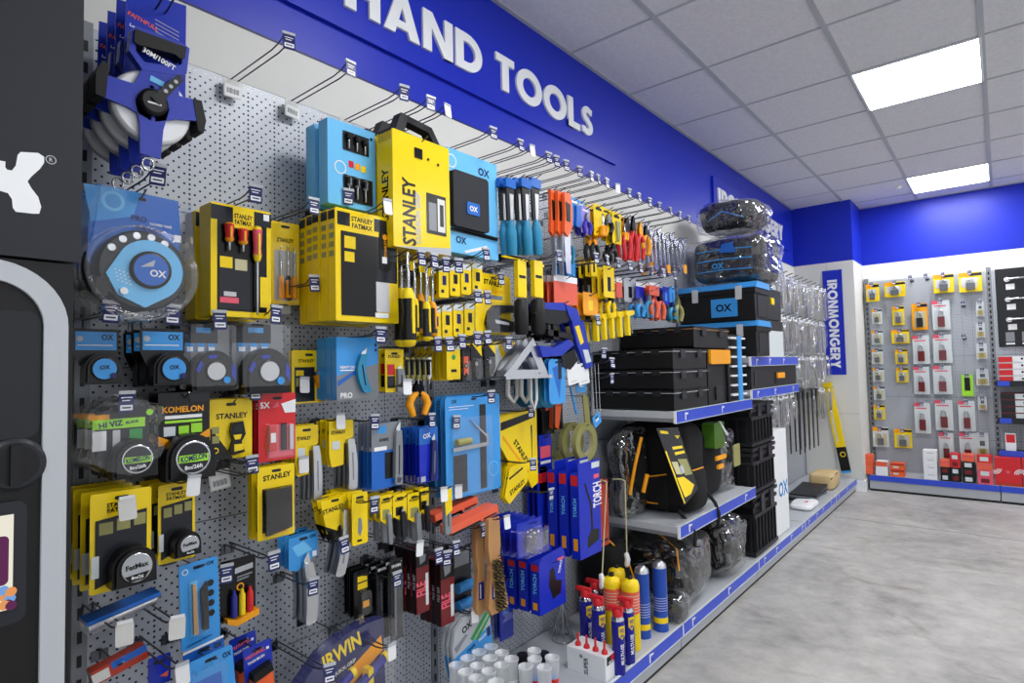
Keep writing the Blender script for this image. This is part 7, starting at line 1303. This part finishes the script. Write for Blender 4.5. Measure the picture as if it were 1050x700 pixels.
for k, (x, y) in enumerate([(933, 283), (949, 281), (987, 309), (988, 343)]):
    p_ = aty(x, y, 6.7); q = thing('display_hook', 'empty hook with dark ticket on the back wall, %s' % ['upper left', 'upper middle', 'right, upper one', 'right, lower one'][k], 'hook', (p_.x, YF, p_.z-0.02), 'empty hooks on the back wall'); q.rotation_euler = (0, 0, -PI/2)
    w_ = bpy.data.objects.new('hook_wires', wire_mesh(0.16, 'double')); COL.objects.link(w_); w_.parent = q; tk = bpy.data.objects.new('price_ticket', ticket_mesh('navy')); COL.objects.link(tk); tk.parent = q; tk.location = (0.164, 0, 0.02)
# cartons on the back base shelf
def carton(label, L, R, Y, z0, z1, col, P=(), d=0.12, grp='cartons on the back base shelf'):
    a, b_ = aty(L, 480, Y), aty(R, 480, Y); w = b_.x-a.x; h = z1-z0
    t = thing('lock_carton', label, 'carton', ((a.x+b_.x)/2, Y, z0), grp); t.rotation_euler = (0, 0, -PI/2); m = MB(w, h); m.X = Matrix.Translation((0, 0, h)); m.box(-w/2, -h, -d, w/2, 0, 0, M(col, 0.45)); prints(m, P); m.build('carton', t, 0.0015)
B0 = 0.147
for k in range(3): carton('orange carton at the left end of the back shelf, %s' % ['bottom', 'middle', 'top'][k], 886, 895, 6.55, B0+k*0.062, B0+(k+1)*0.062-0.002, 'coral', [('r', 0.1, 0.3, 0.9, 0.6, 'orange')])
carton('white topped orange carton beside the orange stack', 898, 910, 6.53, B0, B0+0.13, 'white', [('r', 0.0, 0.0, 1, 0.35, 'coral')])
for k in range(2): carton('brown and orange carton before the dark gap, %s' % ['lower', 'upper'][k], 913, 927, 6.54, B0+k*0.062, B0+(k+1)*0.062-0.002, 'orange', [('r', 0, 0, 1, 0.3, 'brick'), ('r', 0.2, 0.45, 0.6, 0.7, 'lens')])
for k in range(4): carton('plain white carton in the white stack, %s from the bottom' % cn[k], 947, 961, 6.54, B0+k*0.066, B0+(k+1)*0.066-0.002, 'white', [('r', 0.3, 0.3, 0.8, 0.4, 'lightgrey')])
for j, (L, R, cols) in enumerate([(964, 974, ['black', 'black', 'coral']), (974.5, 985, ['black', 'black', 'red', 'red']), (986.5, 1000, ['black', 'black', 'black', 'coral']), (1002, 1018, ['pink', 'pink', 'coral', 'red'])]):
    for k, c in enumerate(cols): carton('%s carton, level %d of the %s coloured stack' % ({'black': 'black', 'coral': 'orange', 'red': 'red', 'pink': 'pink'}[c], k+1, cn[j]), L, R, 6.53, B0+k*0.062, B0+(k+1)*0.062-0.002, c, [('r', 0.2, 0.2, 0.75, 0.8, 'lens' if (k+j) % 2 == 0 else 'maroon')] if c != 'coral' else [('r', 0.1, 0.2, 0.9, 0.4, 'pink')])
carton('big red carton with white curved arcs at the right edge', 1020, 1047, 6.55, B0, B0+0.235, 'red', [('d', 0.5, 0.5, 0.08, 'pink'), ('r', 0.0, 0.90, 1, 1, 'brick')])
t = [o for o in COL.objects if o.name.startswith('lock_carton')][-1]; m = MB()
for sx, a0, a1 in ((0, 180, 360), (1, 0, 180)):
    for r_ in (0.018, 0.030, 0.042):
        ce = (-0.085, 0.14) if sx == 0 else (0.085, 0.10)
        stroke(m, arc(ce[0], ce[1], r_, a0, a1, 14), 0.006, 0.0004, 0.0012, M('white'), lambda x, y: (x, y))
m.build('printed_arcs', t)
carton('second red carton beyond the right picture edge', 1048, 1075, 6.55, B0, B0+0.235, 'red')
# black handle board
t = thing('handle_board', 'black display board with silver door handles and small labels', 'display board', (1.93, YF-0.005, 1.33)); t.rotation_euler = (0, 0, -PI/2)
m = MB(); m.box(-0.36, 0, 0, 0.36, 0.70, 0.012, M('dark', 0.4)); m.build('board', t, 0.002)
for k, z in enumerate((0.60, 0.42, 0.24)):
    for u in (-0.28, 0.0):
        m = MB(); m.lathe([(0.022, 0.012), (0.022, 0.03)], (u, z), 'w', MT('silver', 0.25), 16); m.tube([(u, z, 0.04), (u+0.05, z+0.004, 0.05), (u+0.13, z+0.002, 0.05)], 0.009, MT('silver', 0.25), 8); m.build('lever_handle', t)
        m = MB(); m.flat([(u-0.01, z-0.09), (u+0.05, z-0.09), (u+0.05, z-0.04), (u-0.01, z-0.04)], 0.0125, M('white')); m.build('label', t)
m = MB()
for u in (-0.28, -0.17): m.flat([(u-0.03, 0.045), (u+0.03, 0.045), (u+0.03, 0.13), (u-0.03, 0.13)], 0.0125, M('grey')); m.flat([(u-0.03, 0.02), (u+0.03, 0.02), (u+0.03, 0.035), (u-0.03, 0.035)], 0.0125, M('white'))
m.build('printed_panel', t)
# red and white boxes on the small shelves
def shelfbox(label, x0, x1, z0, z1, cols, y=6.655):
    t = thing('handle_carton', label, 'carton', ((x0+x1)/2, y, z0), 'red and white cartons on the back shelves'); t.rotation_euler = (0, 0, -PI/2); w = x1-x0; h = z1-z0; m = MB(w, h); m.X = Matrix.Translation((0, 0, h)); m.box(-w/2, -h, -0.16, w/2, 0, 0, M(cols[0], 0.4)); m.r(0.0, 0.1, 0.5, 0.95, G(cols[1]), 0.0006); m.r(0.52, 0.1, 1.0, 0.95, G(cols[2]), 0.0008); m.r(0.8, 0.3, 0.88, 0.6, G('dark'), 0.0012); m.build('carton', t, 0.001)
rows3 = [(1.022, 4, ('lens', 'red', 'white')), (0.702, 4, ('maroon', 'dark', 'lens'))]
for ri, (z, n, cols) in enumerate(rows3):
    for j, (x0, x1) in enumerate([(1.56, 1.745), (1.765, 1.95)]):
        for k in range(n): shelfbox('%s carton, %s level, %s stack of its shelf' % (['red and white', 'dark red'][ri], cn[k], ['left', 'right'][j]), x0, x1, z+k*0.057, z+(k+1)*0.057-0.002, cols)
shelfbox('tall red and white carton tucked at the board corner', 1.775, 1.95, 1.252, 1.36, ('red', 'red', 'pink'))
for k, (x0, x1) in enumerate([(1.575, 1.645), (1.70, 1.78), (1.82, 1.90)]):
    t = thing('key_blank_pack', 'small upright red and white packet on the low back shelf, %s' % ['left', 'middle', 'right'][k], 'packet', ((x0+x1)/2, 6.66, 0.422), 'upright packets'); t.rotation_euler = (0, 0, -PI/2); w = x1-x0; m = MB(w, 0.16); m.X = Matrix.Translation((0, 0, 0.16)); m.box(-w/2, -0.16, -0.03, w/2, 0, 0, M('white')); m.r(0.08, 0.06, 0.92, 0.5, G('red' if k != 1 else 'maroon'), 0.0006); m.build('packet', t)
